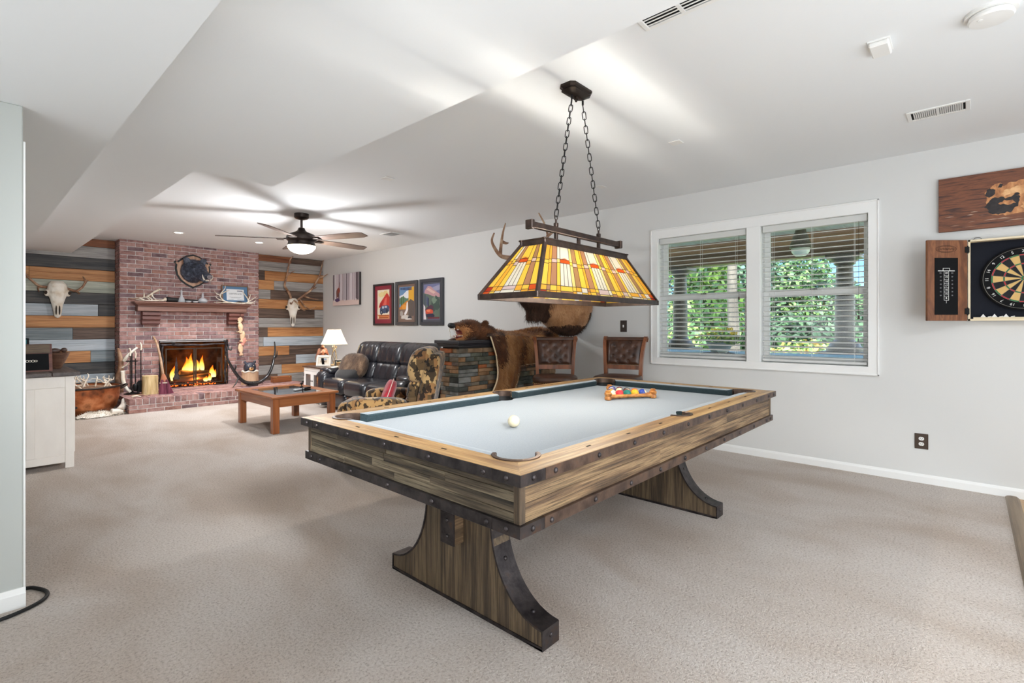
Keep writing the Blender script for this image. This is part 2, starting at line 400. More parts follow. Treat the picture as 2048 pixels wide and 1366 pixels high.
mk['rope'] = mat('cord', (60, 44, 34), .9)
mk['blind'] = translucent('blind_slat', (246, 246, 244), .5, .04, .35)
# ------------------------------------------------------------------ room shell
XW, H = 5.0924, 2.6076
YL, YR, YB = 10.2, 10.0, 9.85            # plank wall left of the fireplace, right of it, brick face

fl = struct(MB().b2(-2.5, XW, -.2, 10.2, -.1, 0).build('floor', mk['carpet']))
mk['wfloor'] = wood('oak_floor', (150, 110, 70), (190, 150, 104), (206, 170, 126), 'x', 6, 12, .4, .08, .08)
fl2 = struct(MB().b2(-2.5, XW, -3, -.2, -.1, -.012).build('floor', mk['blackmatte']))
for r in range(9):
    x = -2.5 - (r % 3)*.5
    while x < XW:
        a, b = max(x, -2.5), min(x+1.5, XW)
        if b-a > .05: MB().b2(a+.001, b-.001, -.31-r*.12+.001, -.31-(r-1)*.12-.001, -.012, 0, .0015).build('plank', mk['wfloor'], fl2)
        x += 1.5
    if r == 0: pass
mk['strip'] = wood('transition_oak', (84, 68, 52), (122, 102, 80), (140, 120, 96), 'x', 8, 12, .45, .1)
struct(MB().prism([(-.265, 0), (-.19, 0), (-.2, .012), (-.22, .016), (-.25, .014)], -2.5, XW-.012, 'x').build('trim_1', mk['strip']))

struct(MB().b2(-2.6, XW+.16, -3.1, 10.4, H, H+.12).build('ceiling', mk['ceil']))
sof = MB().prism([(-2.5, -3), (1.685, -3), (1.685, 4.14), (1.13, 4.14), (1.13, 10.2), (-2.5, 10.2)], 2.355, H+.01, 'z')
struct(sof.build('ceiling', mk['ceil']))
struct(MB().b2(-2.5, .52, -3, 10.2, 2.2, 2.36).build('ceiling', mk['ceil']))

# window wall with its opening
OY0, OY1, OZ0, OZ1 = .621, 2.498, .893, 2.18
w = MB()
w.b2(XW, XW+.16, -3.1, OY0, 0, H+.02); w.b2(XW, XW+.16, OY1, 10.4, 0, H+.02)
w.b2(XW, XW+.16, OY0, OY1, 0, OZ0); w.b2(XW, XW+.16, OY0, OY1, OZ1, H+.02)
struct(w.build('wall_right', mk['wall']))
struct(MB().b2(-2.6, XW, -3.12, -3, 0, H).build('wall_back', mk['wall']))
struct(MB().b2(-2.62, -2.5, -3, 3.1, 0, H).build('wall_side', mk['wall']))
struct(MB().b2(-2.5, .182, 3.078, 3.2, 0, 2.2, .004).build('wall_left', mk['wall2']))
struct(MB().b2(.03, .15, 3.2, 10.3, 0, 2.36).build('wall_hall', mk['wall2']))
wf = MB(); wf.b2(.03, 1.7, YL, YL+.15, 0, H); wf.b2(3.72, XW+.1, YR, YR+.2, 0, H)
wfar = struct(wf.build('wall_far', mk['blackmatte']))
struct(MB().prism([(3.064, 0), (3.078, 0), (3.078, .085), (3.072, .085), (3.066, .065), (3.064, .06)], -2.5, .19, 'x').build('baseboard_left', mk['trim']))
struct(MB().b2(.182, .1905, 3.084, 3.19, 0, 2.047, .002).build('trim_2', mk['trim']))
bbp = [(XW, 0), (XW-.014, 0), (XW-.014, .05), (XW-.01, .062), (XW-.004, .07), (XW, .07)]
struct(MB().prism(bbp, -3, 3.9, 'y').build('baseboard_right', mk['trim']))
struct(MB().prism(bbp, 4.2, 10.0, 'y').build('baseboard_right', mk['trim']))

# ------------------------------------------------------------------ windows
def window(n, y0, y1, lab):
    o = struct(thing('window_%d' % n, None, None, (XW+.12, (y0+y1)/2, OZ0)))
    hw = (y1-y0)/2; hh = OZ1-OZ0; mid = 1.545-OZ0
    for (za, zb, xo, nm) in ((0, mid+.015, 0, 'lower_sash'), (mid-.015, hh, .028, 'upper_sash')):
        s = MB(); st = .05
        s.b2(xo-.014, xo+.014, -hw, -hw+st, za, zb, .003); s.b2(xo-.014, xo+.014, hw-st, hw, za, zb, .003)
        s.b2(xo-.014, xo+.014, -hw+st, hw-st, za, za+(.06 if nm == 'lower_sash' else .05), .003)
        s.b2(xo-.014, xo+.014, -hw+st, hw-st, zb-.05, zb, .003)
        f = s.build(nm, mk['trim'], o)
        MB().b2(xo-.003, xo+.003, -hw+st-.004, hw-st+.004, za+.045, zb-.045).build('pane', mk['glass'], f)
    MB().b2(-.03, -.014, -.03, .03, mid+.01, mid+.028, .004).build('sash_lock', mk['bronze'], o)
    return o
window(1, 1.585, OY1, ''); window(2, OY0, 1.46, '')
c = MB(); cw = .075
c.prism([(OY0-cw, OZ0-.07), (OY0, OZ0), (OY0, OZ1), (OY0-cw, OZ1+.1)], XW-.018, XW, 'x')
c.prism([(OY1+cw, OZ0-.07), (OY1, OZ0), (OY1, OZ1), (OY1+cw, OZ1+.1)], XW-.018, XW, 'x')
c.prism([(OY0-cw, OZ1+.1), (OY0, OZ1), (OY1, OZ1), (OY1+cw, OZ1+.1)], XW-.018, XW, 'x')
c.prism([(OY0-cw, OZ0-.07), (OY0, OZ0), (OY1, OZ0), (OY1+cw, OZ0-.07)], XW-.018, XW, 'x')
e = .014                                                    # back band along the outer edge
for (a, b, z0, z1) in ((OY0-cw, OY0-cw+e, OZ0-.07, OZ1+.1), (OY1+cw-e, OY1+cw, OZ0-.07, OZ1+.1), (OY0-cw, OY1+cw, OZ1+.1-e, OZ1+.1), (OY0-cw, OY1+cw, OZ0-.07, OZ0-.07+e)):
    c.b2(XW-.026, XW-.016, a, b, z0, z1, .003)
c.b2(XW-.012, XW+.15, 1.46, 1.585, OZ0, OZ1, .004)           # mullion
c.b2(XW-.012, XW+.16, OY1-.002, OY1+.02, OZ0, OZ1); c.b2(XW-.012, XW+.16, OY0-.02, OY0+.002, OZ0, OZ1)
c.b2(XW-.012, XW+.16, OY0, OY1, OZ1-.002, OZ1+.02); c.b2(XW-.012, XW+.16, OY0, OY1, OZ0-.02, OZ0+.002)
struct(c.build('trim_3', mk['trim'], smooth=30))

def blind(y0, y1, lab):
    o = thing('window_blind', lab, 'blind', (XW+.045, (y0+y1)/2, OZ0), 0, None)
    hw = (y1-y0)/2-.012
    MB().b2(-.03, .03, -hw, hw, OZ1-OZ0-.062, OZ1-OZ0-.004, .004).build('headrail', mk['blind'], o)
    MB().b2(-.027, .027, -hw, hw, .012, .034, .005).build('bottom_rail', mk['blind'], o)
    sl = MB()
    n = 6; tl = R_(13)
    prof = []
    for i in range(n+1):
        t = -1+2*i/n; prof.append((.0245*t*cos(tl), .0245*t*sin(tl)+.003*(1-t*t)))
    poly = prof+[(p[0], p[1]-.0028) for p in reversed(prof)]
    sl.prism([(p[0], p[1]) for p in poly], -hw, hw, 'y')
    me = sl.mesh('slat', mk['blind'], 40)
    k = 0
    z = .06
    while z < OZ1-OZ0-.075:
        put('slat', me, o, (0, 0, z)); z += .0465
    cd = MB()
    for yy in (-hw*.78, 0, hw*.78):
        for xx in (-.026, .026): cd.cyl((xx, yy, .02), (xx, yy, OZ1-OZ0-.05), .0011, n=5)
    cd.build('ladder_cord', mk['white'], o)
    t = MB(); yy = -hw*.86
    t.cyl((-.034, yy, .42 if y0 < 1 else .62), (-.034, yy, OZ1-OZ0-.06), .0014, n=5); t.build('pull_cord', mk['rope'], o)
    t = MB(); t.lathe([(.003, .03), (.007, .02), (.009, 0), (.004, -.004)], 8, (-.034, yy, .40 if y0 < 1 else .60)); t.build('tassel', mk['dkwood'], o)
blind(1.585, OY1, 'white slatted blind over the window nearer the bar stool')
blind(OY0, 1.46, 'white slatted blind over the window nearer the dart cabinet')

# ------------------------------------------------------------------ plank walls
PK = {}
for k, (d, m_, l_) in {'o': ((140, 88, 46), (190, 130, 78), (208, 152, 98)), 'd': ((52, 40, 34), (92, 72, 60), (116, 94, 80)), 'g': ((116, 112, 110), (158, 154, 150), (178, 174, 170)),
                       'b': ((34, 34, 36), (58, 58, 60), (84, 80, 76)), 'l': ((150, 162, 172), (182, 192, 200), (198, 206, 212)), 's': ((92, 104, 110), (128, 140, 146), (150, 158, 160)),
                       'p': ((140, 146, 134), (174, 178, 162), (192, 194, 178)), 'r': ((110, 62, 38), (146, 88, 54), (166, 108, 70))}.items():
    PK[k] = wood('plank_'+k, d, m_, l_, 'x', 9, 10, .6, .25, .07, dist=1.2)
ROW = .1815
def planks(rows, x0, x1, yf, ymin):
    z = H-.002; h = .122
    for r in rows:
        x = x0; zb = max(z-h, 0)
        for (frac, k) in r:
            xe = x0+(x1-x0)*frac; pr = random.uniform(.014, .022)
            MB().b2(x+.0012, xe-.0012, yf-pr, yf+.002, zb+.0022, z-.0022, .002).build('plank', PK[k], wfar)
            x = xe
        z = zb; h = ROW
        if z <= 0.001: break
planks([[(1, 'r')], [(1, 'g')], [(1, 'b')], [(.34, 'o'), (1, 'o')], [(1, 'p')], [(1, 'b')], [(.86, 'l'), (1, 'b')], [(1, 'o')], [(.66, 's'), (1, 'd')], [(1, 'l')], [(.8, 'o'), (1, 's')],
        [(1, 'b')], [(.5, 's'), (1, 'l')], [(1, 'd')], [(1, 'g')]], .15, 1.665, YL, 0)
planks([[(.5, 'r'), (1, 'd')], [(1, 'g')], [(.12, 'd'), (1, 'o')], [(.25, 'o'), (1, 'g')], [(.2, 'g'), (1, 'd')], [(1, 'o')], [(.86, 'd'), (1, 'g')], [(1, 'g')], [(.16, 'd'), (1, 'o')],
        [(.1, 'g'), (1, 'l')], [(.47, 'o'), (1, 'd')], [(.57, 'd'), (1, 'l')], [(.36, 'g'), (1, 'o')], [(.3, 'd'), (1, 'g')], [(1, 'g')]], 3.755, XW, YR, 0)

# ------------------------------------------------------------------ chimney breast and hearth
BX0, BX1, FX0, FX1, FZ0, FZ1, HZ = 1.665, 3.755, 2.2, 3.2, .19, .968, .205
ch = thing('chimney_breast', 'red brick chimney breast around the lit fireplace', 'fireplace', (0, YB, 0))
mt = MB()
mt.b2(BX0+.012, FX0, .012, .45, 0, H); mt.b2(FX1, BX1-.012, .012, .45, 0, H)
mt.b2(FX0, FX1, .012, .45, FZ1, H); mt.b2(FX0, FX1, .012, .45, 0, FZ0)
mt.build('mortar', mk['mortar'], ch)
PX, PZ = .2135, .0677
bricks = []
nrow = int((H-HZ)/PZ)+1
for r in range(nrow):
    z0 = HZ+r*PZ; z1 = min(z0+PZ-.0095, H-.001)
    if z1-z0 < .015: continue
    x = BX0-(.1065 if r % 2 else 0)
    while x < BX1-.01:
        a, b = max(x, BX0), min(x+PX-.0095, BX1)
        x += PX
        if z0 < FZ1-.01 and b > FX0 and a < FX1:
            if a < FX0-.02: b = FX0
            elif b > FX1+.02: a = FX1
            else: continue
        if b-a < .03: continue
        bricks.append((a, b, z0, z1))
_bm = {}
def brick_mesh(w, d, h):
    k = (round(w, 3), round(d, 3), round(h, 3))
    if k not in _bm: _bm[k] = MB().box((0, 0, 0), (w, d, h), .0035).mesh('brick', mk['brick'])
    return _bm[k]
extra = MB()
for i, (a, b, z0, z1) in enumerate(sorted(bricks, key=lambda q: -(q[1]-q[0])*(q[3]-q[2]))):
    dy = random.uniform(-.003, .003)
    if i < 290: put('brick', brick_mesh(b-a, .1, z1-z0), ch, ((a+b)/2, .05+dy, (z0+z1)/2))
    else: extra.box(((a+b)/2, .05+dy, (z0+z1)/2), (b-a, .1, z1-z0), .0035)
for r in range(nrow):                                        # the return on the hall side
    z0 = HZ+r*PZ; z1 = min(z0+PZ-.0095, H-.001)
    if z1-z0 < .015: continue
    for (ya, yb) in (((.108, .31), (.32, .45)) if r % 2 else ((.112, .205), (.215, .418))):
        extra.box((BX0+.05, (ya+yb)/2, (z0+z1)/2), (.1, yb-ya, z1-z0), .0035)
extra.build('return_bricks', mk['brick'], ch)['kind'] = 'stuff'
# firebox
mk['soot'] = mat('sooty_firebrick', (60, 40, 28), .95, stops=[(.35, (30, 22, 18)), (.65, (92, 60, 38))], scale=6, spec=.1)
fb = MB(); fb.b2(FX0, FX1, .42, .45, FZ0, FZ1); fb.b2(FX0-.01, FX0+.02, .02, .44, FZ0, FZ1); fb.b2(FX1-.02, FX1+.01, .02, .44, FZ0, FZ1)
fb.b2(FX0, FX1, .02, .45, FZ1-.02, FZ1+.01); fb.b2(FX0, FX1, .012, .45, FZ0-.01, FZ0+.012)
fb.build('firebox', mk['soot'], ch)

HX0, HX1, HY = 1.58, 4.25, 8.70
he = thing('hearth', 'raised brick hearth step in front of the fireplace', 'hearth', (0, HY, 0))
MB().b2(HX0+.008, HX1-.008, .008, YB-HY+.01, 0, HZ-.008).build('mortar', mk['mortar'], he)
n = int((HX1-HX0)/.0775)
for i in range(n):
    a = HX0+i*(HX1-HX0)/n
    put('brick', brick_mesh((HX1-HX0)/n-.009, .2, .088), he, (a+(HX1-HX0)/n/2, .1+random.uniform(-.002, .002), HZ-.044))
for r, z0 in enumerate((0.002, .0585)):
    x = HX0-(.1065 if r else 0)
    while x < HX1-.02:
        a, b = max(x, HX0), min(x+PX-.0095, HX1)
        if b-a > .03: put('brick', brick_mesh(b-a, .1, .048), he, ((a+b)/2, .052+random.uniform(-.003, .003), z0+.026))
        x += PX
    for j in range(4):
        put('brick', brick_mesh(.1, .19, .048), he, (HX0+.05, .25+j*.2-(.1 if r else 0), z0+.026))
for j in range(8):
    y = .215+j*.1165; x = HX0-(.1065 if j % 2 else 0)
    if y > YB-HY-.05: break
    while x < HX1-.02:
        a, b = max(x, HX0), min(x+PX-.0095, HX1)
        if b-a > .03: put('brick', brick_mesh(b-a, .108, .06), he, ((a+b)/2, y+.054, HZ-.03+random.uniform(-.001, .001)))
        x += PX
# ------------------------------------------------------------------ pool table
TX, TY = 2.3757, 1.6508
HL, HW = 1.288, .6926
pt = thing('pool_table', 'rustic oak pool table with riveted iron straps and grey felt', 'pool table', (TX, TY, 0))
ZT, ZB = .80, .757
RW, RC = .105, .155                       # wood rail width, nose of the cushion
CO, CR = .162, .082                       # corner pocket centre offset, cut radius
SO, SR = .105, .072                       # side pocket
mx = Matrix.Scale(-1, 4, (1, 0, 0)); my = Matrix.Scale(-1, 4, (0, 1, 0))
a0 = math.degrees(math.asin((RW-CO)/CR))                # angle where the cut meets the inner edge
# long rail quarter: outer corner at (-HL,-HW), runs to the side pocket
def q_long():
    p = [(-HL, -HW)]
    p += [(0, -HW), (0, -HW+SO-SR)]
    p += [(x, -HW+SO+y) for x, y in arc(0, 0, SR, 270, 180, 8)][1:]
    cx, cy = -HL+CO, -HW+CO
    p += [(cx+x, cy+y) for x, y in arc(0, 0, CR, 360+a0, 225, 9)]
    return p
def q_end():
    cx, cy = -HL+CO, -HW+CO
    p = [(-HL, -HW), ] + [(cx+x, cy+y) for x, y in arc(0, 0, CR, 225, 90-a0, 9)]
    p += [(-HL+RW, 0), (-HL, 0)]
    return p
I4 = Matrix.Identity(4)
for M1 in (I4, my):
    m = MB()
    for M2 in (I4, mx): m.prism(q_long(), .765, ZT, 'z', M1 @ M2)
    m.build('long_rail', mk['railx'], pt)
for M1 in (I4, mx):
    m = MB()
    for M2 in (I4, my): m.prism(q_end(), .765, ZT, 'z', M1 @ M2)
    m.build('end_rail', mk['raily'], pt)
# bed
bo = .138
def bed():
    p = []
    r = CR-.012; x1 = math.sqrt(r*r-(CO-bo)**2); rs = SR-.01; xs = math.sqrt(rs*rs-(bo-SO)**2)
    def corner(sx, sy, rev):
        q = [(CO+x1, bo)]+[(CO+r*cos(R_(t)), CO+r*sin(R_(t))) for t in ([math.degrees(math.atan2(bo-CO, x1))+k*(180-2*math.degrees(math.atan2(bo-CO, x1))+0)/8*0 for k in ()])]
        t0 = math.degrees(math.atan2(bo-CO, x1)); t1 = 90-t0
        q += [(CO+r*cos(R_(t0+(t1-t0)*k/8)), CO+r*sin(R_(t0+(t1-t0)*k/8))) for k in range(1, 9)]
        q = [(sx*(HL-a), sy*(HW-b)) for a, b in q]
        return q[::-1] if rev else q
    def side(sy):
        t0 = math.degrees(math.atan2(bo-SO, xs)); q = arc(0, SO, rs, t0, 180-t0, 8)
        return [(x, sy*(HW-y)) for x, y in q]
    p += corner(-1, -1, True) + side(-1)[::-1] + corner(1, -1, False)
    p += corner(1, 1, True) + side(1) + corner(-1, 1, False)
    return p
MB().prism(bed(), ZB-.02, ZB, 'z').build('bed_cloth', mk['felt'], pt)
# cushions
def cushion(mb, u0, u1, k0, k1, f):
    prof = [(RW, ZT), (RW+.02, ZT+.001), (RC-.004, ZT-.004), (RC, ZT-.010), (RC-.012, ZB+.001), (RW, ZB+.001)]
    r0 = [f(u0+(v-RW)*k0, v, z) for v, z in prof]; r1 = [f(u1-(v-RW)*k1, v, z) for v, z in prof]
    o = len(mb.v); n = len(prof); mb.v += r0+r1
    for i in range(n):
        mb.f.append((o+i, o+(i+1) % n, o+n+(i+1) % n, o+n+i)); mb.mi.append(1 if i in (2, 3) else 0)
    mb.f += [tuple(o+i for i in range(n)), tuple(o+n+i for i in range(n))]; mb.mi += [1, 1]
cu0 = CO+CR*cos(R_(a0))+.004
for sy in (-1, 1):
    for sx in (-1, 1):
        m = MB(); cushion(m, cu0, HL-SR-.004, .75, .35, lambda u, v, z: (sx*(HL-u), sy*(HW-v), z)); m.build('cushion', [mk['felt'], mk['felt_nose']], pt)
for sx in (-1, 1):
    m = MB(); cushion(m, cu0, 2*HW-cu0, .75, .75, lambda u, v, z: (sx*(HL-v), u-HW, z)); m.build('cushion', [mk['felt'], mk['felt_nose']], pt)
# pockets
def pocket(cx, cy, r, t0, t1):
    o = MB(); rr = r-.014
    o.lathe([(.02, .675), (rr*.8, .68), (rr-.002, .70), (rr, ZB-.004), (rr+.006, ZB-.004), (rr+.006, .672), (.02, .668)], 20, (cx, cy, 0))
    B = [R_(t0+(t1-t0)*k/12) for k in range(13)]
    o.loft([[(cx+q*cos(a), cy+q*sin(a), z) for q, z in ((rr+.002, ZB-.006), (rr+.002, .79), (rr+.010, .79), (rr+.010, ZB-.006))] for a in B])
    L = o.build('pocket', mk['liner'], pt, smooth=40)
    m = MB(); n = 16
    ri, ro = r-.014, r+.001
    A = [R_(t0+(t1-t0)*k/n) for k in range(n+1)]
    rings = [[(cx+ri*cos(a), cy+ri*sin(a), .77), (cx+ro*cos(a), cy+ro*sin(a), .77), (cx+ro*cos(a), cy+ro*sin(a), ZT+.004), (cx+(ri+.003)*cos(a), cy+(ri+.003)*sin(a), ZT+.005), (cx+ri*cos(a), cy+ri*sin(a), ZT+.002)] for a in A]
    m.loft(rings); m.build('pocket_trim', mk['rust_iron'], L, smooth=35)
for sx, sy, c in ((-1, -1, 225), (1, -1, 315), (1, 1, 45), (-1, 1, 135)):
    pocket(sx*(HL-CO), sy*(HW-CO), CR, c-108, c+108)
for sy, c in ((-1, 270), (1, 90)): pocket(0, sy*(HW-SO), SR, c-92, c+92)
# sights
sg = MB().box((0, 0, 0), (.026, .007, .0012)).mesh('sight', mk['blackmatte']); sg2 = MB().box((0, 0, 0), (.007, .026, .0012)).mesh('sight', mk['blackmatte'])
for sy in (-1, 1):
    for k in (-3, -2, -1, 1, 2, 3): put('sight', sg, pt, (k*.285, sy*(HW-.055), ZT+.0003))
for sx in (-1, 1):
    for k in (-1, 0, 1): put('sight', sg2, pt, (sx*(HL-.055), k*.285, ZT+.0003))
# iron straps with rivets
rv = MB(); rv.lathe([(.0095, 0), (.009, .003), (.0065, .0055), (.0001, .007)], 10)
rvm = rv.mesh('rivet', mk['iron'], 50)
def rivet(par, p, n):
    q = Vector(n).to_track_quat('Z', 'Y').to_euler(); put('rivet', rvm, par, p, q)
def straps(z0, z1, hx, hy, t):
    cs = .115; zc = (z0+z1)/2
    for sx in (-1, 1):
        for sy in (-1, 1):
            M = Matrix.Diagonal((sx, sy, 1, 1)); m = MB()
            m.prism([(hx, hy), (hx, hy-cs), (hx-t, hy-cs), (hx-t, hy-t), (hx-cs, hy-t), (hx-cs, hy)], z0, z1, 'z', M)
            o = m.build('corner_strap', mk['iron'] if sx < 0 else mk['rust_iron'], pt)
            rivet(o, (sx*hx, sy*(hy-.058), zc), (sx, 0, 0)); rivet(o, (sx*(hx-.058), sy*hy, zc), (0, sy, 0))
    for sy in (-1, 1):
        o = MB().b2(-hx+cs+.002, hx-cs-.002, sy*hy, sy*(hy-t), z0, z1, .001).build('side_strap', mk['rust_iron'], pt)
        for k in range(10): rivet(o, (-1.126+k*.2503, sy*hy, zc), (0, sy, 0))
    for sx in (-1, 1):
        o = MB().b2(sx*hx, sx*(hx-t), -hy+cs+.002, hy-cs-.002, z0, z1, .001).build('end_strap', mk['iron'], pt)
        for k in range(5): rivet(o, (sx*hx, -.54+k*.27, zc), (sx, 0, 0))
straps(.764, ZT-.001, HL+.003, HW+.003, .012)
straps(.605, .641, HL-.012, HW-.012, .024)
# apron: planks
AX, AY = HL-.026, HW-.026
for sy in (-1, 1):
    o = None
    zs = [.641, .70, .764]
    for i in range(2):
        cuts = [-AX+.02, (-.35, .45)[i], AX-.02]
        for j in range(2):
            pr = random.uniform(0, .0022)
            MB().b2(cuts[j]+.0006, cuts[j+1]-.0006, sy*(AY-.02), sy*(AY+pr), zs[i]+.0005, zs[i+1]-.0005, .001).build('apron_plank', mk['apx'], pt)
for sx in (-1, 1):
    zs = [.641, .672, .703, .735, .764]
    for i in range(4):
        c = random.uniform(-.3, .3); cuts = [-AY+.001, c-.12, c+.25, AY-.001]
        for j in range(3):
            pr = random.uniform(0, .003)
            MB().b2(sx*(AX-.02), sx*(AX+pr), cuts[j]+.0006, cuts[j+1]-.0006, zs[i]+.0005, zs[i+1]-.0005, .001).build('apron_plank', mk['apy'], pt)
for sx in (-1, 1):
    for sy in (-1, 1): MB().b2(sx*(AX-.022), sx*(AX+.004), sy*(AY-.022), sy*(AY+.004), .641, .764, .0015).build('corner_post', mk['pedw'], pt)
MB().b2(-AX+.02, AX-.02, -AY+.02, AY-.02, .61, .66).build('bottom_board', mk['pedw'], pt)
# pedestals
PY = 1.68-TY
def ztop(w):
    w = abs(w)
    if w <= .215: return .607
    q = (w-.49)/.275
    return .44-.36*math.sqrt(max(0, 1-q*q))
for x0, x1 in ((1.480-TX, 1.575-TX), (3.252-TX, 3.347-TX)):
    ped = MB().b2(x0+.02, x1-.02, PY-.2, PY+.2, .3, .6).build('pedestal', mk['pedw'], pt)
    cuts = [-.483, -.36, -.25, -.13, -.02, .1, .215, .34, .483]
    for i in range(8):
        a, b = cuts[i]+.0007, cuts[i+1]-.0007
        n = 8 if max(abs(a), abs(b)) > .216 else 1
        top = [(PY+b+(a-b)*k/n, ztop(b+(a-b)*k/n)-.004) for k in range(n+1)]
        pr = random.uniform(0, .002)
        MB().prism([(PY+a, .006), (PY+b, .006)]+top, x0+.001-pr, x1-.001+pr, 'x').build('board', mk['pedw'], ped)
    t = .007                                             # iron edge band
    ws = [.215+(.485-.215)*(1-math.cos(R_(90*k/14))) for k in range(15)]
    for sg in (-1, 1):
        o = [(.215, .607)]+[(w, ztop(w)) for w in ws]+[(.49, .078), (.49, 0), (.215, 0)]
        inn = []
        pts = [(PY+sg*y, z) for y, z in o]
        m = MB(); xa, xb = x0-.004, x1+.004; P = pts; rings = []
        for i, (y, z) in enumerate(P):
            pv = Vector(P[max(i-1, 0)]); nx = Vector(P[min(i+1, len(P)-1)]); d = (nx-pv).normalized(); nrm = Vector((d.y, -d.x))*(-1 if sg > 0 else 1)
            if nrm.dot(Vector((PY+(y-PY)*.6, -.02))-Vector((y, z))) < 0: nrm = -nrm
            yi, zi = y+nrm.x*t*1.2, z+nrm.y*t*1.2
            rings.append([(xa, y, z), (xb, y, z), (xb, yi, zi), (xa, yi, zi)])
        m.loft(rings)
        bd = m.build('edge_band', mk['iron'], ped, smooth=40)
        for w in (.25, .40):
            z = ztop(w); e = .004; d = (ztop(w+e)-ztop(w-e))/(2*e)
            rivet(bd, ((x0+x1)/2, PY+sg*w, z), (0, -d*sg, 1))
        rivet(bd, ((x0+x1)/2, PY+sg*.49, .045), (0, sg, 0))
    MB().b2(x0-.004, x1+.004, PY-.488, PY+.488, 0, .014).build('bottom_band', mk['iron'], ped)
m = MB().b2(1.43-TX, 3.40-TX, PY-.042, PY+.042, .285, .42, .002).build('stretcher_beam', wood('beam_oak', (60, 46, 34), (112, 88, 62), (140, 112, 82), 'x', 14, 10, .55, .4), pt)
for xx, sg in ((1.43-TX, -1), (3.40-TX, 1)):
    cp = MB().b2(xx, xx+sg*.008, PY-.044, PY+.044, .283, .422, .001).build('end_plate', mk['iron'], pt)
    for z in (.318, .388): rivet(cp, (xx+sg*.008, PY, z), (sg, 0, 0))

# ------------------------------------------------------------------ balls and rack
ivory = mat('ivory_ball', (236, 222, 186), .12, spec=.6, coat=.4)
def ballmesh(col, stripe):
    m = MB(); nu, nv = 24, 16; r = .0286
    vs = []; 
    for i in range(nv+1):
        ph = -pi/2+pi*i/nv
        for k in range(nu): vs.append((r*cos(ph)*cos(2*pi*k/nu), r*cos(ph)*sin(2*pi*k/nu), r*sin(ph)))
    for i in range(nv):
        for k in range(nu):
            m.f.append((i*nu+k, i*nu+(k+1) % nu, (i+1)*nu+(k+1) % nu, (i+1)*nu+k)); m.mi.append(1 if (stripe and abs(i-nv/2+.5) > 4) else 0)
    m.v = vs
    return m.mesh('ball', [mat('ball_%d_%d_%d' % col, col, .1, spec=.6, coat=.4), ivory], True)
cb = put('cue_ball', MB().sq((0, 0, 0), (.0572,)*3, 1, 1, 28, 18).mesh('cue_ball', ivory, True), None, (1.745, 1.58, ZB+.0286))
tag(cb, 'cream white cue ball standing alone on the grey felt', 'ball')
rk = thing('ball_rack', 'amber wooden triangle rack with barrel shaped corner posts', 'rack', (0, 0, 0))
mk['rackw'] = wood('rack_wood', (130, 70, 24), (186, 116, 48), (216, 150, 78), 'x', 18, 6, .3, .1, .05, coat=.4)
A = Vector((2.80, 1.705)); Bv = Vector((3.075, 1.545)); Bd = (Bv-A); Bd = Bd/Bd.length
sd = .33; A = Vector((2.79, 1.71)); Bv = A+Bd*sd
nrm = Vector((-Bd.y, Bd.x)); Cv = A+Bd*sd/2+nrm*sd*.866
for (p, q) in ((A, Bv), (Bv, Cv), (Cv, A)):
    d = (q-p).normalized(); m = MB(); L = (q-p).length; pr = []
    for i in range(13):
        t = i/12; r = .011+.006*abs(2*t-1)**3; pr.append(((p.x+(q.x-p.x)*t, p.y+(q.y-p.y)*t, ZB+.022), r))
    m.tube([a for a, b in pr], [b for a, b in pr], 12)
    m.build('side_rail', mk['rackw'], rk, smooth=40)
for p in (A, Bv, Cv):
    m = MB(); m.lathe([(.016, 0), (.022, .004), (.024, .018), (.019, .026), (.024, .034), (.024, .046), (.016, .054), (.02, .058), (.012, .064)], 16, (p.x, p.y, ZB))
    m.build('corner_post', mk['rackw'], rk, smooth=40)
cols = [((214, 170, 30), 'yellow'), ((30, 60, 150), 'blue'), ((196, 40, 50), 'red'), ((84, 50, 120), 'purple'), ((216, 104, 40), 'orange'), ((20, 110, 100), 'green'), ((120, 34, 40), 'maroon'), ((22, 22, 24), 'black')]
order = [(1, 0), (2, 0), (5, 0), (0, 0), (1, 1), (4, 0), (2, 1), (7, 0), (3, 0), (0, 1), (6, 0), (3, 1), (4, 1), (5, 1), (6, 1)]
cen = (A+Bv+Cv)/3
near = [((4, 1)), ((2, 0)), ((5, 0)), ((0, 0)), ((7, 1))]
slots = []
s_ = .0577
for row in range(5):
    for k in range(5-row):
        slots.append(A+Bd*(sd/2+(k-(4-row)/2)*s_)+nrm*(.048+row*s_*.866))
use = [(4, 1), (2, 0), (5, 0), (0, 0), (1, 1), (0, 1), (2, 1), (6, 1), (4, 0), (3, 0), (5, 1), (7, 0), (3, 1), (6, 0), (1, 0)]
for p, (ci, st) in zip(slots, use):
    o = put('pool_ball', ballmesh(cols[ci][0], st), None, (p.x, p.y, ZB+.0286), (random.uniform(0, 1.2), random.uniform(-.6, 1.2), random.uniform(0, 6)))
    tag(o, '%s %s pool ball racked inside the amber triangle' % (cols[ci][1], 'striped' if st else 'solid'), 'ball', 'pool balls in the triangle rack')
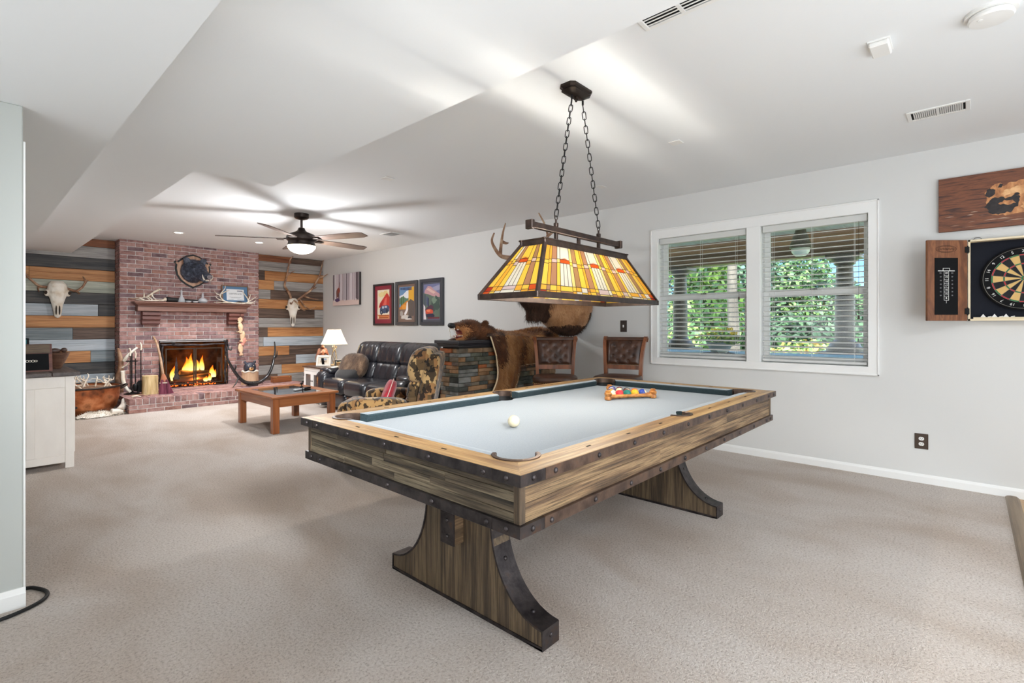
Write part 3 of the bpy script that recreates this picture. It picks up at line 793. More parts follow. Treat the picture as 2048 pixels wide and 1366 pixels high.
# ------------------------------------------------------------------ stained glass billiard lamp
LX, LY = 2.42, 1.685
bl = thing('billiard_lamp', 'long stained glass billiard lamp hanging on two chains above the pool table', 'lamp', (LX, LY, 0))
bx, by, tx, ty, zb, zt = .61, .195, .4075, .078, 1.386, 1.662
GC = {'y': (255, 234, 130), 'a': (252, 214, 104), 'w': (255, 255, 250), 'c': (255, 244, 190), 'm': (198, 166, 140), 'o': (226, 130, 46), 'r': (200, 84, 40), 'p': (240, 228, 232), 'g': (226, 212, 150), 'n': (186, 160, 128)}
GM = {k: translucent('glass_'+k, v, .25, .05, .9) for k, v in GC.items()}
rg = random.Random(5)
def panel(half_b, half_t, ob, ot, rot, cols):
    """a trapezoid panel: u in -1..1 along it, v 0..1 up it"""
    gp = MB()
    def P(u, v, off=0.0):
        hw = half_b+(half_t-half_b)*v; o = ob+(ot-ob)*v; q = Vector((u*hw, -o-off, zb+(zt-zb)*v+off*.5))
        return Matrix.Rotation(rot, 3, 'Z') @ q
    lead = MB(); panes = []
    def pane(poly, k): panes.append((poly, k))
    n = len(cols); tot = sum(c[0] for c in cols); u = -1
    for (wd, upper, band, mid, low) in cols:
        ua, ub = u, u+2*wd/tot; u = ub
        uc = (ua+ub)/2
        pk = .045 if band == 'o' else .0
        b0, b1 = .60+.03*cos(uc*9), .675+.03*cos(uc*9)
        pane([(ua, b1), (ub, b1), (ub, 1), (ua, 1)], upper)
        if band == 'o': pane([(ua, b0), (ub, b0), (ub, b1-.01), (uc, b1+.04), (ua, b1-.01)], 'o')
        else: pane([(ua, b0), (ub, b0), (ub, b1), (ua, b1)], band)
        if wd > 1.5:
            for q in range(3): pane([(ua+(ub-ua)*q/3, .17), (ua+(ub-ua)*(q+1)/3, .17), (ua+(ub-ua)*(q+1)/3, b0), (ua+(ub-ua)*q/3, b0)], mid if q != 1 else 'w')
        else: pane([(ua, .17), (ub, .17), (ub, b0), (ua, b0)], mid)
        h = rg.choice((.07, .085, .1))
        pane([(ua, .02), (ub, .02), (ub, h), (ua, h)], low[0]); pane([(ua, h), (ub, h), (ub, .17), (ua, .17)], low[1])
    L = lead
    for poly, k in panes:
        for i in range(len(poly)):
            a, b = poly[i], poly[(i+1) % len(poly)]
            if (a[0], a[1]) > (b[0], b[1]): continue
            L.cyl(P(a[0], a[1], .001), P(b[0], b[1], .001), .0016, n=5)
    pl = L.build('glass_panel', mk['lampframe'], bl)
    for poly, k in panes:
        cx = sum(p[0] for p in poly)/len(poly); cy = sum(p[1] for p in poly)/len(poly)
        q = [(cx+(p[0]-cx)*.97, cy+(p[1]-cy)*.985) for p in poly]; m = MB()
        vs = [P(a, b, .0012) for a, b in q]+[P(a, b, -.0012) for a, b in q]; nn = len(q)
        m.add(vs, [tuple(range(nn)), tuple(range(2*nn-1, nn-1, -1))]+[(i, (i+1) % nn, nn+(i+1) % nn, nn+i) for i in range(nn)])
        m.build('glass_pane', GM[k], pl)
def lowp(): return rg.choice((('a', 'y'), ('y', 'w'), ('w', 'a'), ('m', 'y'), ('y', 'c'), ('a', 'm'), ('c', 'p'), ('y', 'a')))
base = [(1, 'y', 'a', 'y'), (.5, 'a', 'y', 'a'), (1, 'm', 'p', 'm'), (.6, 'w', 'c', 'y'), (1.9, 'w', 'o', 'w'), (.6, 'c', 'y', 'c'), (.9, 'n', 'p', 'n')]
longc = []
for k in range(4): longc += [(a, b, c, d, lowp()) for a, b, c, d in (base if k < 3 else base[:2])]
longc = longc[:-1]+[(1, 'a', 'y', 'a', ('r', 'o'))]
longc[0] = (1, 'a', 'y', 'y', ('r', 'a'))
shortc = [(.9, 'y', 'a', 'y', ('o', 'r')), (.7, 'w', 'y', 'a', lowp()), (.8, 'm', 'p', 'y', lowp()), (1.8, 'y', 'o', 'w', ('w', 'p')), (.9, 'y', 'a', 'y', lowp()), (.9, 'n', 'p', 'm', lowp()), (1, 'y', 'y', 'y', ('a', 'o'))]
panel(bx-.008, tx-.008, by, ty, 0, longc); panel(bx-.008, tx-.008, by, ty, pi, longc)
panel(by-.008, ty-.006, bx, tx, pi/2, shortc); panel(by-.008, ty-.006, bx, tx, -pi/2, shortc)
for sx in (-1, 1):
    for sy in (-1, 1):
        MB().tube([(sx*bx, sy*by, zb), (sx*tx, sy*ty, zt)], .0125, 4).build('corner_bar', mk['lampframe'], bl)
fr = MB()
for sy in (-1, 1): fr.b2(-bx-.008, bx+.008, sy*by-.006, sy*by+.006, zb-.018, zb+.012, .002)
for sx in (-1, 1): fr.b2(sx*bx-.006, sx*bx+.006, -by-.008, by+.008, zb-.018, zb+.012, .002)
fr.build('bottom_rim', mk['lampframe'], bl)
fr = MB()
for sy in (-1, 1):
    fr.b2(-tx-.01, tx+.01, sy*ty-.008, sy*ty+.008, zt-.012, zt+.02, .002); fr.b2(-tx-.016, tx+.016, sy*ty-.014*0-.011, sy*ty+.011, zt+.018, zt+.026, .002)
for sx in (-1, 1):
    fr.b2(sx*tx-.008, sx*tx+.008, -ty-.01, ty+.01, zt-.012, zt+.02, .002); fr.b2(sx*tx-.011, sx*tx+.011, -ty-.016, ty+.016, zt+.018, zt+.026, .002)
fr.b2(-tx, tx, -.012, .012, zt+.004, zt+.02)                 # cross bar under the posts
fr.build('top_rim', mk['lampframe'], bl)
# top bar, posts, chains, canopy
m = MB(); m.b2(-.43, .452, -.016, .016, 1.745, 1.777, .003)
for x in (-.433, .455): m.b2(x-.012, x+.012, -.024, .024, 1.737, 1.785, .003)
m.build('hanging_bar', mk['lampframe'], bl)
pm = MB(); pm.b2(-.009, .009, -.009, .009, zt, 1.746, .002); pmm = pm.mesh('post', mk['lampframe'])
for x in (-.211, .005, .218): put('post', pmm, bl, (x, 0, 0))
for x in (-.211, .218):
    m = MB(); m.b2(x-.011, x+.011, -.011, .011, 1.776, 1.802, .003); m.cyl((x, 0, 1.80), (x, 0, 1.818), .006); m.tube([(x+.012*cos(t), 0, 1.83+.012*sin(t)) for t in [2*pi*k/12 for k in range(12)]], .0028, 6, True)
    m.build('chain_loop', mk['lampframe'], bl)
lk = MB(); n = 14
pts = []
for k in range(n):
    t = 2*pi*k/n; pts.append((.0105*cos(t), 0, .0105*sin(t)*1.0+(.013 if sin(t) > 0 else -.013)*(abs(sin(t)) > .01)))
lk.tube(pts, .0026, 6, True); lkm = lk.mesh('chain_link', mk['black'], True)
for x0, x1 in ((-.211, -.062), (.218, .048)):
    a = Vector((x0, 0, 1.838)); b = Vector((x1, 0, 2.535)); d = b-a; n = int(d.length/.0385)
    c = MB().cyl(b, b+Vector((0, 0, .025)), .006).build('chain', mk['black'], bl)
    q = d.to_track_quat('Z', 'Y')
    for k in range(n):
        p = a+d*((k+.5)/n); r = (q @ Euler((0, 0, (k % 2)*pi/2+.5)).to_quaternion()).to_euler()
        put('chain_link', lkm, c, p, r)
def octa(hx, hy, c): return [(-hx+c, -hy), (hx-c, -hy), (hx, -hy+c), (hx, hy-c), (hx-c, hy), (-hx+c, hy), (-hx, hy-c), (-hx, -hy+c)]
m = MB(); m.loft([[(x, y, z) for x, y in octa(hx, hy, .022)] for hx, hy, z in ((.105, .055, 2.6076), (.105, .055, 2.596), (.092, .045, 2.584), (.098, .05, 2.578), (.07, .034, 2.564), (.06, .028, 2.56))])
m.cyl((0, 0, 2.56), (0, 0, 2.545), .012); m.sq((0, 0, 2.54), (.016, .016, .02), nu=10, nv=6)
m.build('canopy', mk['bronze'], bl, smooth=25, loc=(-.02, 0, 0))
bulb = emis('bulb_glow', (255, 226, 170), 14.0)
for k in (-1, 0, 1):
    s = MB(); s.cyl((k*.24, 0, zt+.006), (k*.24, 0, 1.568), .013); s.build('socket', mk['bronze'], bl)
    s = MB(); s.sq((k*.24, 0, 1.54), (.036, .036, .06), nu=12, nv=8); s.build('bulb', bulb, bl, smooth=True)
    lamp('billiard_bulb', 'POINT', (LX+k*.24, LY, 1.53), 20, (1, .95, .87), size=.022)
# ------------------------------------------------------------------ ceiling fixtures
can_em = emis('downlight_lens', (255, 246, 230), 9.0)
for x, y, lab in ((2.14, 8.56, 'round recessed ceiling light nearer the hall side of the fireplace'), (3.284, 8.6, 'round recessed ceiling light nearer the window side of the fireplace, by the fan blades')):
    o = thing('recessed_light', lab, 'ceiling light', (x, y, H))
    MB().lathe([(.052, 0), (.075, 0), (.08, -.004), (.075, -.008), (.056, -.006), (.052, 0)], 28).build('trim_ring', mk['white'], o, smooth=40)
    MB().lathe([(.0001, -.003), (.052, -.002)], 24).build('lens', can_em, o)
    lamp('downlight', 'SPOT', (x, y, H-.02), 92, (.98, .985, 1), (0, 0, 0), size=.05, spot=R_(120), blend=.8)

fan = thing('ceiling_fan', 'dark bronze five blade ceiling fan with a lit bowl', 'fan', (2.803, 6.042, 0))
m = MB(); m.lathe([(.0001, H), (.085, H), (.085, H-.045), (.07, H-.06), (.02, H-.075), (.0001, H-.075)], 24); m.build('canopy', mk['bronze'], fan, smooth=40)
m = MB(); m.cyl((0, 0, H-.06), (0, 0, 2.40), .014); m.build('downrod', mk['bronze'], fan)
m = MB(); m.lathe([(.016, 2.44), (.035, 2.435), (.05, 2.40), (.075, 2.385), (.15, 2.355), (.175, 2.325), (.175, 2.29), (.15, 2.265), (.155, 2.235), (.165, 2.225), (.165, 2.215), (.0001, 2.215)], 32)
m.build('motor', mk['bronze'], fan, smooth=40)
m = MB(); m.lathe([(.165, 2.222), (.158, 2.19), (.13, 2.155), (.085, 2.13), (.03, 2.117), (.0001, 2.115)], 32); m.build('light_bowl', emis('frosted_bowl', (255, 240, 214), 3.0), fan, smooth=True)
mk['blade'] = wood('fan_blade', (60, 46, 40), (92, 74, 64), (112, 92, 80), 'y', 8, 12, .4, .05, .03)
bm_ = MB(); pr = [(-.045, .20), (-.062, .32), (-.078, .6), (-.076, .86), (-.05, .93), (.05, .915), (.066, .86), (.07, .6), (.058, .32), (.045, .20)]
bm_.prism(pr, -.004, .004, 'z', Matrix.Rotation(R_(-12), 4, 'Y'))
bmesh_ = bm_.mesh('blade', mk['blade'])
ar = MB(); ar.tube(smooth_path([(0, .12, 0), (.0, .17, .006), (0, .23, -.002)], 3), [.02, .02, .018, .018, .016, .014, .012], 8, flat=.5)
ar.b2(-.04, .04, .2, .28, -.012, -.005, .003); arm = ar.mesh('blade_arm', mk['bronze'])
for k in range(5):
    al = R_(-20+72*k); lat, dep = cos(al), sin(al); X = lat*.6737+dep*.739; Y = -lat*.739+dep*.6737
    rz = math.atan2(Y, X)-pi/2
    put('blade', bmesh_, fan, (0, 0, 2.30), (0, 0, rz)); put('blade_arm', arm, fan, (0, 0, 2.295), (0, 0, rz))
lamp('fan_bulb', 'POINT', (2.803, 6.042, 2.05), 58, (.98, .985, 1), size=.14)

def plate(name, x, y, dx, dy, h, lab, cat, b=.003, parts=None):
    o = MB().b2(x-dx/2, x+dx/2, y-dy/2, y+dy/2, H-h, H-.0003, b).build(name, mk['white']); return tag(o, lab, cat)
plate('cover_plate', 2.67, 4.0, .1, .085, .006, 'white flat cover plate on the ceiling just past the dropped soffit', 'plate')
plate('cover_plate', 4.237, 2.678, .1, .07, .006, 'white flat cover plate on the ceiling just behind the lamp chains', 'plate')
plate('cover_plate', 3.593, 1.618, .085, .085, .008, 'bright white square cover plate on the ceiling in front of the window', 'plate')
plate('cover_plate', 4.913, 5.294, .07, .07, .006, 'tiny white cover plate on the ceiling next to the picture wall', 'plate')
o = thing('motion_sensor', 'small white rectangular sensor box on the ceiling beside the smoke detector', 'sensor', (3.03, .322, H))
MB().b2(-.07, .07, -.04, .04, -.03, -.006, .006).build('cover', mk['white'], o); MB().b2(-.074, .074, -.044, .044, -.007, -.0003).build('back_plate', mk['white'], o)
o = thing('smoke_detector', 'round white smoke detector on the ceiling', 'smoke detector', (3.03, -.07, H))
MB().lathe([(.0001, 0), (.088, 0), (.088, -.014), (.0001, -.014)], 36).build('base', mk['white'], o, smooth=30)
MB().lathe([(.0001, -.016), (.074, -.016), (.078, -.03), (.072, -.038), (.03, -.042), (.0001, -.042)], 36).build('cover', mk['white'], o, smooth=30)
MB().lathe([(.008, 0), (.01, -.003), (.0001, -.004)], 12, (-.03, .035, -.04)).build('button', mk['white'], o)

def register(x0, x1, y0, y1, banks, axis, lab, nsl, sw, dark):
    o = thing('ceiling_vent', lab, 'vent', ((x0+x1)/2, (y0+y1)/2, H)); hx, hy = (x1-x0)/2, (y1-y0)/2
    MB().b2(-hx+.01, hx-.01, -hy+.01, hy-.01, -.002, -.0005).build('opening', dark, o)
    f = MB(); fw = .022 if hx > .06 else .014
    f.b2(-hx, hx, -hy, -hy+fw, -.008, 0, .002); f.b2(-hx, hx, hy-fw, hy, -.008, 0, .002)
    f.b2(-hx, -hx+fw, -hy+fw, hy-fw, -.008, 0, .002); f.b2(hx-fw, hx, -hy+fw, hy-fw, -.008, 0, .002)
    for k in range(1, banks):
        c = -hy+fw+(2*hy-2*fw)*k/banks; f.b2(-hx+fw, hx-fw, c-.008, c+.008, -.008, 0)
    f.build('frame', mk['white'], o)
    if axis == 'x':                           # slats run along x, stacked along y
        me = MB().b2(-hx+fw, hx-fw, -sw/2, sw/2, -.001, .001, 0, Matrix.Rotation(R_(25), 4, 'X')).mesh('slat', mk['white'])
        for k in range(banks):
            a = -hy+fw+(2*hy-2*fw)*k/banks+.01; b = -hy+fw+(2*hy-2*fw)*(k+1)/banks-.01
            for i in range(nsl): put('slat', me, o, (0, a+(b-a)*(i+.5)/nsl, -.005))
    else:
        for k in range(banks):
            a = -hy+fw+(2*hy-2*fw)*k/banks+(.008 if k else 0); b = -hy+fw+(2*hy-2*fw)*(k+1)/banks-(.008 if k < banks-1 else 0)
            me = MB().b2(-sw/2, sw/2, a, b, -.001, .001, 0, Matrix.Rotation(R_(20), 4, 'Y')).mesh('slat', mk['white'])
            for i in range(nsl): put('slat', me, o, (-hx+fw+(2*hx-2*fw)*(i+.5)/nsl, 0, -.005))
    return o
register(4.107, 4.292, -.005, .303, 2, 'x', 'white slotted air register on the ceiling in front of the dart cabinet', 11, .0075, mk['blackmatte'])
register(4.20, 4.42, 6.22, 6.5, 1, 'x', 'small white air register on the ceiling just past the fan', 9, .02, mk['blackmatte'])
register(1.79, 2.145, .24, 1.108, 5, 'y', 'large white return air grille with black slots, against the ceiling soffit', 14, .006, mk['blackmatte'])

# ------------------------------------------------------------------ flat print helper: polygons in picture space (s right, t up)
def picture(parent, shapes, M, name='print'):
    mb = MB(); mats = []; d = 0.0
    for col, poly in shapes:
        m = flat(col) if not isinstance(col, bpy.types.Material) else col
        if m not in mats: mats.append(m)
        mb.m = mats.index(m); d += .00025
        mb.add([M @ Vector((p[0], p[1], d)) for p in poly], [tuple(range(len(poly)))])
    o = mb.build(name, mats, parent); return o
def rect(a, b, c, d): return [(a, b), (c, b), (c, d), (a, d)]
def blobp(cx, cy, rx, ry, n=12, jit=.15, seed=0):
    q = random.Random(seed); return [(cx+rx*(1+q.uniform(-jit, jit))*cos(2*pi*k/n), cy+ry*(1+q.uniform(-jit, jit))*sin(2*pi*k/n)) for k in range(n)]
# wall plane x=XW seen from inside: s runs towards -y, t up
def wallM(y, z, off): return Matrix(((0, 0, -1, XW-off), (-1, 0, 0, y), (0, 1, 0, z), (0, 0, 0, 1)))
def frame_on_wall(name, lab, yl, yr, z0, z1, fw, fd, fm, back, cat='picture'):
    o = thing(name, lab, cat, (0, 0, 0)); Wd, Hh = yl-yr, z1-z0
    if fw:
        for nm, (a, b, c, d) in (('frame_side', (yl-fw, yl, z0, z1)), ('frame_side', (yr, yr+fw, z0, z1)), ('frame_top', (yr+fw, yl-fw, z1-fw, z1)), ('frame_bottom', (yr+fw, yl-fw, z0, z0+fw))):
            MB().b2(XW-fd, XW-.001, a, b, c, d, .004).build(nm, fm, o)
        MB().b2(XW-fd*.45, XW-.002, yr+fw, yl-fw, z0+fw, z1-fw).build('mat_board', back, o)
    else:
        MB().b2(XW-fd, XW-.001, yr, yl, z0, z1, .002).build('canvas', back, o)
    return o

# birch wood canvas with an elk
o = frame_on_wall('canvas_picture', 'square canvas picture of a red elk among bare birch trunks', 9.49, 8.50, 1.645, 2.266, 0, .045, None, mat('canvas_edge', (40, 32, 32), .7))
q = random.Random(3); sh = [((214, 204, 210), rect(0, 0, .99, .62)), ((226, 206, 200), rect(0, 0, .99, .1))]
for i in range(34):
    s = q.uniform(0, .97); wd = q.uniform(.008, .024); c = q.choice([(96, 78, 84), (128, 108, 116), (158, 142, 150), (74, 60, 68), (240, 236, 240), (236, 230, 236)])
    sh.append((c, rect(s, .08+q.uniform(0, .05), min(s+wd, .985), .618)))
sh += [((130, 84, 72), blobp(.20, .25, .05, .09, 12, .1, 1)), ((156, 76, 66), blobp(.25, .3, .045, .06, 12, .1, 2)), ((104, 60, 60), rect(.16, .1, .18, .22)), ((104, 60, 60), rect(.23, .1, .25, .24)), ((92, 70, 112), blobp(.2, .11, .09, .035, 12, .2, 3)), ((120, 66, 60), [(.26, .35), (.3, .46), (.29, .46), (.25, .37)])]
picture(o, sh, wallM(9.49, 1.645, .0455))

# three travel posters
FM = {'w': mat('dark_frame', (52, 44, 44), .45), 'g': mat('grey_frame', (72, 72, 74), .45), 'k': mat('slate_frame', (64, 66, 72), .45)}
o = frame_on_wall('framed_poster', 'framed poster with maroon mat, red mountain and blue vintage bus', 8.035, 7.42, 1.25, 1.993, .035, .045, FM['w'], flat((146, 52, 66)))
sh = [((176, 96, 104), rect(.10, .10, .51, .65)), ((120, 36, 48), rect(.105, .105, .505, .645)), ((244, 232, 206), rect(.12, .115, .495, .635)), ((240, 222, 160), blobp(.25, .55, .09, .05, 12, .2, 1)), ((236, 214, 150), blobp(.38, .57, .08, .05, 12, .2, 2)),
      ((204, 64, 56), [(.16, .32), (.2, .4), (.3, .48), (.41, .575), (.46, .55), (.495, .5), (.495, .3)]), ((226, 108, 96), [(.3, .36), (.36, .48), (.42, .5), (.40, .36)]), ((172, 44, 44), [(.18, .33), (.29, .46), (.26, .34)]),
      ((244, 236, 220), rect(.12, .2, .495, .29)), ((70, 86, 120), [(.2, .22), (.2, .3), (.26, .35), (.44, .36), (.49, .33), (.49, .25), (.36, .215)]), ((44, 54, 78), blobp(.25, .235, .045, .045, 12, .05, 3)), ((44, 54, 78), blobp(.42, .255, .035, .04, 12, .05, 4)), ((196, 206, 220), rect(.27, .3, .33, .34)), ((196, 206, 220), rect(.35, .31, .42, .345)), ((150, 160, 176), blobp(.25, .235, .02, .02, 10, .05, 5)),
      ((222, 138, 84), [(.12, .19), (.495, .19), (.495, .12), (.15, .12), (.17, .155)]), ((150, 66, 40), rect(.17, .165, .48, .178)), ((150, 66, 40), rect(.18, .13, .46, .143))]
picture(o, sh, wallM(8.035, 1.25, .0215))
o = frame_on_wall('framed_poster', 'framed poster in grey with blue sky, autumn trees and a waterfall', 7.34, 6.73, 1.252, 1.998, .055, .045, FM['g'], flat((126, 104, 94)))
sh = [((108, 146, 186), rect(.10, .09, .51, .65)), ((228, 232, 236), [(.1, .5), (.2, .52), (.3, .58), (.42, .6), (.42, .46), (.1, .44)]), ((96, 130, 112), [(.1, .46), (.2, .49), (.32, .45), (.4, .48), (.4, .36), (.1, .36)]),
      ((80, 108, 70), rect(.14, .33, .18, .48)), ((80, 116, 64), rect(.2, .34, .23, .5)), ((226, 172, 60), [(.36, .62), (.44, .64), (.51, .65), (.51, .4), (.36, .36)]), ((214, 136, 52), [(.1, .3), (.2, .36), (.33, .42), (.4, .36), (.36, .26), (.1, .25)]), ((232, 160, 70), blobp(.24, .31, .07, .04, 10, .2, 6)),
      ((132, 112, 100), rect(.10, .09, .51, .27)), ((96, 88, 84), [(.35, .4), (.42, .44), (.51, .4), (.51, .16), (.36, .14)]), ((240, 240, 240), [(.31, .38), (.34, .4), (.35, .26), (.31, .2), (.26, .16), (.24, .2), (.29, .26)]), ((214, 210, 204), blobp(.26, .14, .12, .04, 14, .25, 7)), ((72, 72, 74), blobp(.4, .13, .06, .03, 10, .2, 8)), ((176, 170, 164), blobp(.16, .2, .05, .05, 10, .25, 9)), ((234, 232, 228), blobp(.36, .105, .1, .012, 10, .2, 10))]
for i in range(9): sh.append(((60, 74, 110), rect(.135+i*.036, .605-.002*i, .160+i*.036, .638)))
picture(o, sh, wallM(7.34, 1.252, .0215))
o = frame_on_wall('framed_poster', 'framed poster in slate grey with dusky mountain, pines and a red car', 6.66, 6.072, 1.253, 1.999, .055, .045, FM['k'], flat((82, 84, 94)))
sh = [((112, 116, 152), rect(.09, .09, .50, .66)), ((150, 150, 176), [(.3, .6), (.5, .64), (.5, .56), (.36, .54)]), ((188, 146, 150), [(.12, .56), (.2, .63), (.28, .62), (.36, .56), (.5, .49), (.5, .42), (.1, .44)]), ((214, 180, 170), [(.16, .58), (.22, .6), (.4, .52), (.34, .5)]), ((96, 112, 100), [(.09, .52), (.2, .5), (.34, .46), (.5, .44), (.5, .1), (.09, .1)]), ((66, 84, 78), blobp(.4, .34, .1, .12, 12, .25, 1)), ((120, 140, 122), blobp(.36, .4, .06, .05, 10, .3, 2)),
      ((70, 76, 100), rect(.11, .3, .14, .5)), ((84, 92, 120), rect(.16, .32, .2, .46)), ((58, 64, 88), rect(.2, .3, .23, .44)), ((226, 216, 222), [(.09, .34), (.13, .3), (.16, .09), (.09, .09)]), ((88, 60, 76), [(.13, .26), (.28, .33), (.34, .3), (.34, .2), (.15, .14)]), ((206, 84, 62), blobp(.24, .215, .1, .045, 14, .1, 3)), ((232, 128, 92), blobp(.22, .23, .05, .02, 10, .1, 4)), ((46, 48, 72), blobp(.26, .15, .11, .035, 12, .1, 5)), ((112, 52, 58), rect(.2, .1, .49, .13))]
picture(o, sh, wallM(6.66, 1.253, .0215))

# canvas of the swimming bear
mk['water'] = mat('brown_water_print', (100, 62, 46), .6, stops=[(.3, (44, 32, 34)), (.44, (96, 58, 42)), (.56, (128, 78, 52)), (.68, (70, 46, 42)), (.85, (160, 118, 98))], scale=11, stretch=(1, .45, 6), detail=9, nrough=.6, dist=1.0)
o = frame_on_wall('bear_canvas', 'long canvas print of a brown bear head in dark rippled water', .175, -.83, 1.952, 2.357, 0, .035, None, mk['water'])
furp = mat('bear_print_fur', (190, 128, 78), .6, stops=[(.3, (120, 72, 44)), (.55, (196, 134, 84)), (.75, (222, 172, 120))], scale=14, stretch=(1, 2, 1), detail=8)
furd = mat('bear_print_dark', (30, 26, 28), .6, stops=[(.35, (18, 16, 20)), (.65, (48, 40, 40)), (.8, (92, 66, 52))], scale=22, detail=8)
def furry(poly, amp, seed, n=5):
    q = random.Random(seed); out = []
    for i in range(len(poly)):
        a, b = Vector(poly[i]), Vector(poly[(i+1) % len(poly)]); d = b-a; k = max(1, int(d.length/.012)); nr = Vector((d.y, -d.x)).normalized() if d.length else Vector((0, 0))
        for j in range(k): p = a+d*(j/k)+nr*q.uniform(-amp, amp); out.append((p.x, p.y))
    return out
furl = mat('bear_print_light', (226, 176, 120), .6, stops=[(.35, (196, 138, 88)), (.65, (236, 190, 138))], scale=20, detail=8)
sh = [(furp, furry([(.262, .15), (.27, .21), (.262, .25), (.275, .285), (.30, .30), (.33, .285), (.37, .30), (.42, .315), (.50, .325), (.60, .32), (.70, .29), (.80, .24), (.84, .17), (.80, .10), (.66, .075), (.50, .085), (.38, .08), (.30, .09)], .006, 1)),
      (furl, furry([(.34, .24), (.40, .275), (.50, .29), (.60, .27), (.56, .22), (.48, .21), (.42, .23), (.36, .215)], .008, 2)),
      (furd, furry([(.258, .15), (.285, .20), (.33, .215), (.38, .205), (.41, .22), (.445, .2), (.435, .15), (.40, .105), (.33, .085), (.285, .10)], .008, 3)),
      (furd, furry([(.264, .235), (.272, .275), (.298, .29), (.318, .27), (.308, .235), (.285, .222)], .005, 4)), (furp, furry([(.285, .285), (.31, .315), (.345, .318), (.352, .29), (.32, .275)], .004, 5)), (furd, furry([(.325, .285), (.338, .312), (.352, .305), (.345, .28)], .003, 6)),
      (furp, furry([(.33, .165), (.36, .185), (.40, .18), (.42, .165), (.38, .155)], .006, 7)), (furd, blobp(.425, .222, .014, .01, 10, .1, 2)), (furl, furry([(.445, .13), (.47, .19), (.55, .20), (.60, .16), (.56, .12), (.48, .10)], .006, 8)),
      (furd, furry([(.46, .085), (.52, .115), (.64, .11), (.74, .12), (.8, .10), (.66, .07)], .007, 9)), (furd, blobp(.64, .21, .02, .014, 10, .1, 3)), (furd, furry([(.74, .13), (.80, .17), (.84, .16), (.82, .11)], .004, 10))]
q = random.Random(5)
for i in range(26):
    s_, t_, L_ = q.uniform(.02, .9), q.uniform(.02, .13), q.uniform(.03, .10)
    if .26 < s_ < .8 and t_ > .07: continue
    sh.append((q.choice([(186, 156, 136), (150, 116, 96), (60, 44, 46), (204, 176, 152)]), [(s_, t_), (s_+L_*.5, t_+.004), (s_+L_, t_+.001), (s_+L_*.5, t_-.001)]))
picture(o, sh, wallM(.175, 1.952, .0355))

# switch and outlet
o = thing('light_switch', 'dark single toggle switch plate on the wall above the bar stools', 'switch', (XW, 2.916, 1.234))
MB().b2(-.006, -.0005, -.042, .042, -.066, .066, .002).build('plate', mat('dark_plate', (66, 58, 54), .4), o)
MB().b2(-.016, -.005, -.006, .006, -.014, .014, .002).build('toggle', mk['white'], o)
for z in (-.045, .045): MB().cyl((-.007, 0, z), (-.005, 0, z), .003, n=8).build('screw', mk['bronze'], o)
o = thing('wall_outlet', 'dark outlet plate with two white sockets low on the window wall', 'outlet', (XW, .279, .327))
MB().b2(-.006, -.0005, -.042, .042, -.06, .06, .002).build('plate', mat('dark_plate', (66, 50, 38), .4), o)
for z in (-.021, .021):
    s = MB().prism([(.017*cos(2*pi*k/16)*1.0, max(-.0135, min(.0135, .0165*sin(2*pi*k/16)))+z) for k in range(16)], -.009, -.005, 'x').build('socket', mk['white'], o)
    g = MB(); g.b2(-.0095, -.0088, -.0075, -.0055, z-.002, z+.006); g.b2(-.0095, -.0088, .0055, .0075, z-.002, z+.006); g.cyl((-.0095, 0, z-.007), (-.0088, 0, z-.007), .0022, n=8); g.build('slots', mk['blackmatte'], s)

# ------------------------------------------------------------------ dart cabinet
mk['dartwood'] = wood('cabinet_wood', (84, 46, 24), (122, 72, 40), (146, 92, 54), 'z', 9, 3, .45, .15, .02, dist=2)
mk['dartfelt'] = mat('navy_felt', (14, 18, 30), .95)
mk['cream'] = mat('cream_edge', (232, 216, 184), .6)
CY0, CY1, CZ0, CZ1 = -.58, .008, 1.272, 1.868
dc = thing('dart_cabinet', 'open wooden dart cabinet with black chalk scoreboards on its doors', 'dart cabinet', (0, 0, 0))
MB().b2(XW-.012, XW-.001, CY0, CY1, CZ0, CZ1).build('back_panel', mk['dartfelt'], dc)
c = MB()
for (a, b, z0, z1) in ((CY0, CY0+.014, CZ0, CZ1), (CY1-.014, CY1, CZ0, CZ1), (CY0, CY1, CZ1-.014, CZ1), (CY0, CY1, CZ0, CZ0+.014)): c.b2(XW-.085, XW-.001, a, b, z0, z1, .001)
c.build('case', mk['cream'], dc)
MB().b2(XW-.06, XW-.02, CY0+.03, CY1-.03, CZ0+.014, CZ0+.026).build('dart_ledge', mk['cream'], dc)
m = MB(); m.tube(arc_pts := [(XW-.03, -.045+.022*cos(t), CZ1+.022*sin(t)) for t in [pi*k/10 for k in range(11)]], .0018, 6); m.build('hanging_loop', mk['black'], dc)
for k in range(3):
    d = MB(); y = -.10-k*.06; d.cyl((XW-.04, y, CZ0+.028), (XW-.04, y-.02, CZ0+.032), .003); d.prism([(y+.01, CZ0+.027), (y+.04, CZ0+.027), (y+.025, CZ0+.05)], XW-.041, XW-.039, 'x'); d.build('flight_holder', mk['white'], dc)
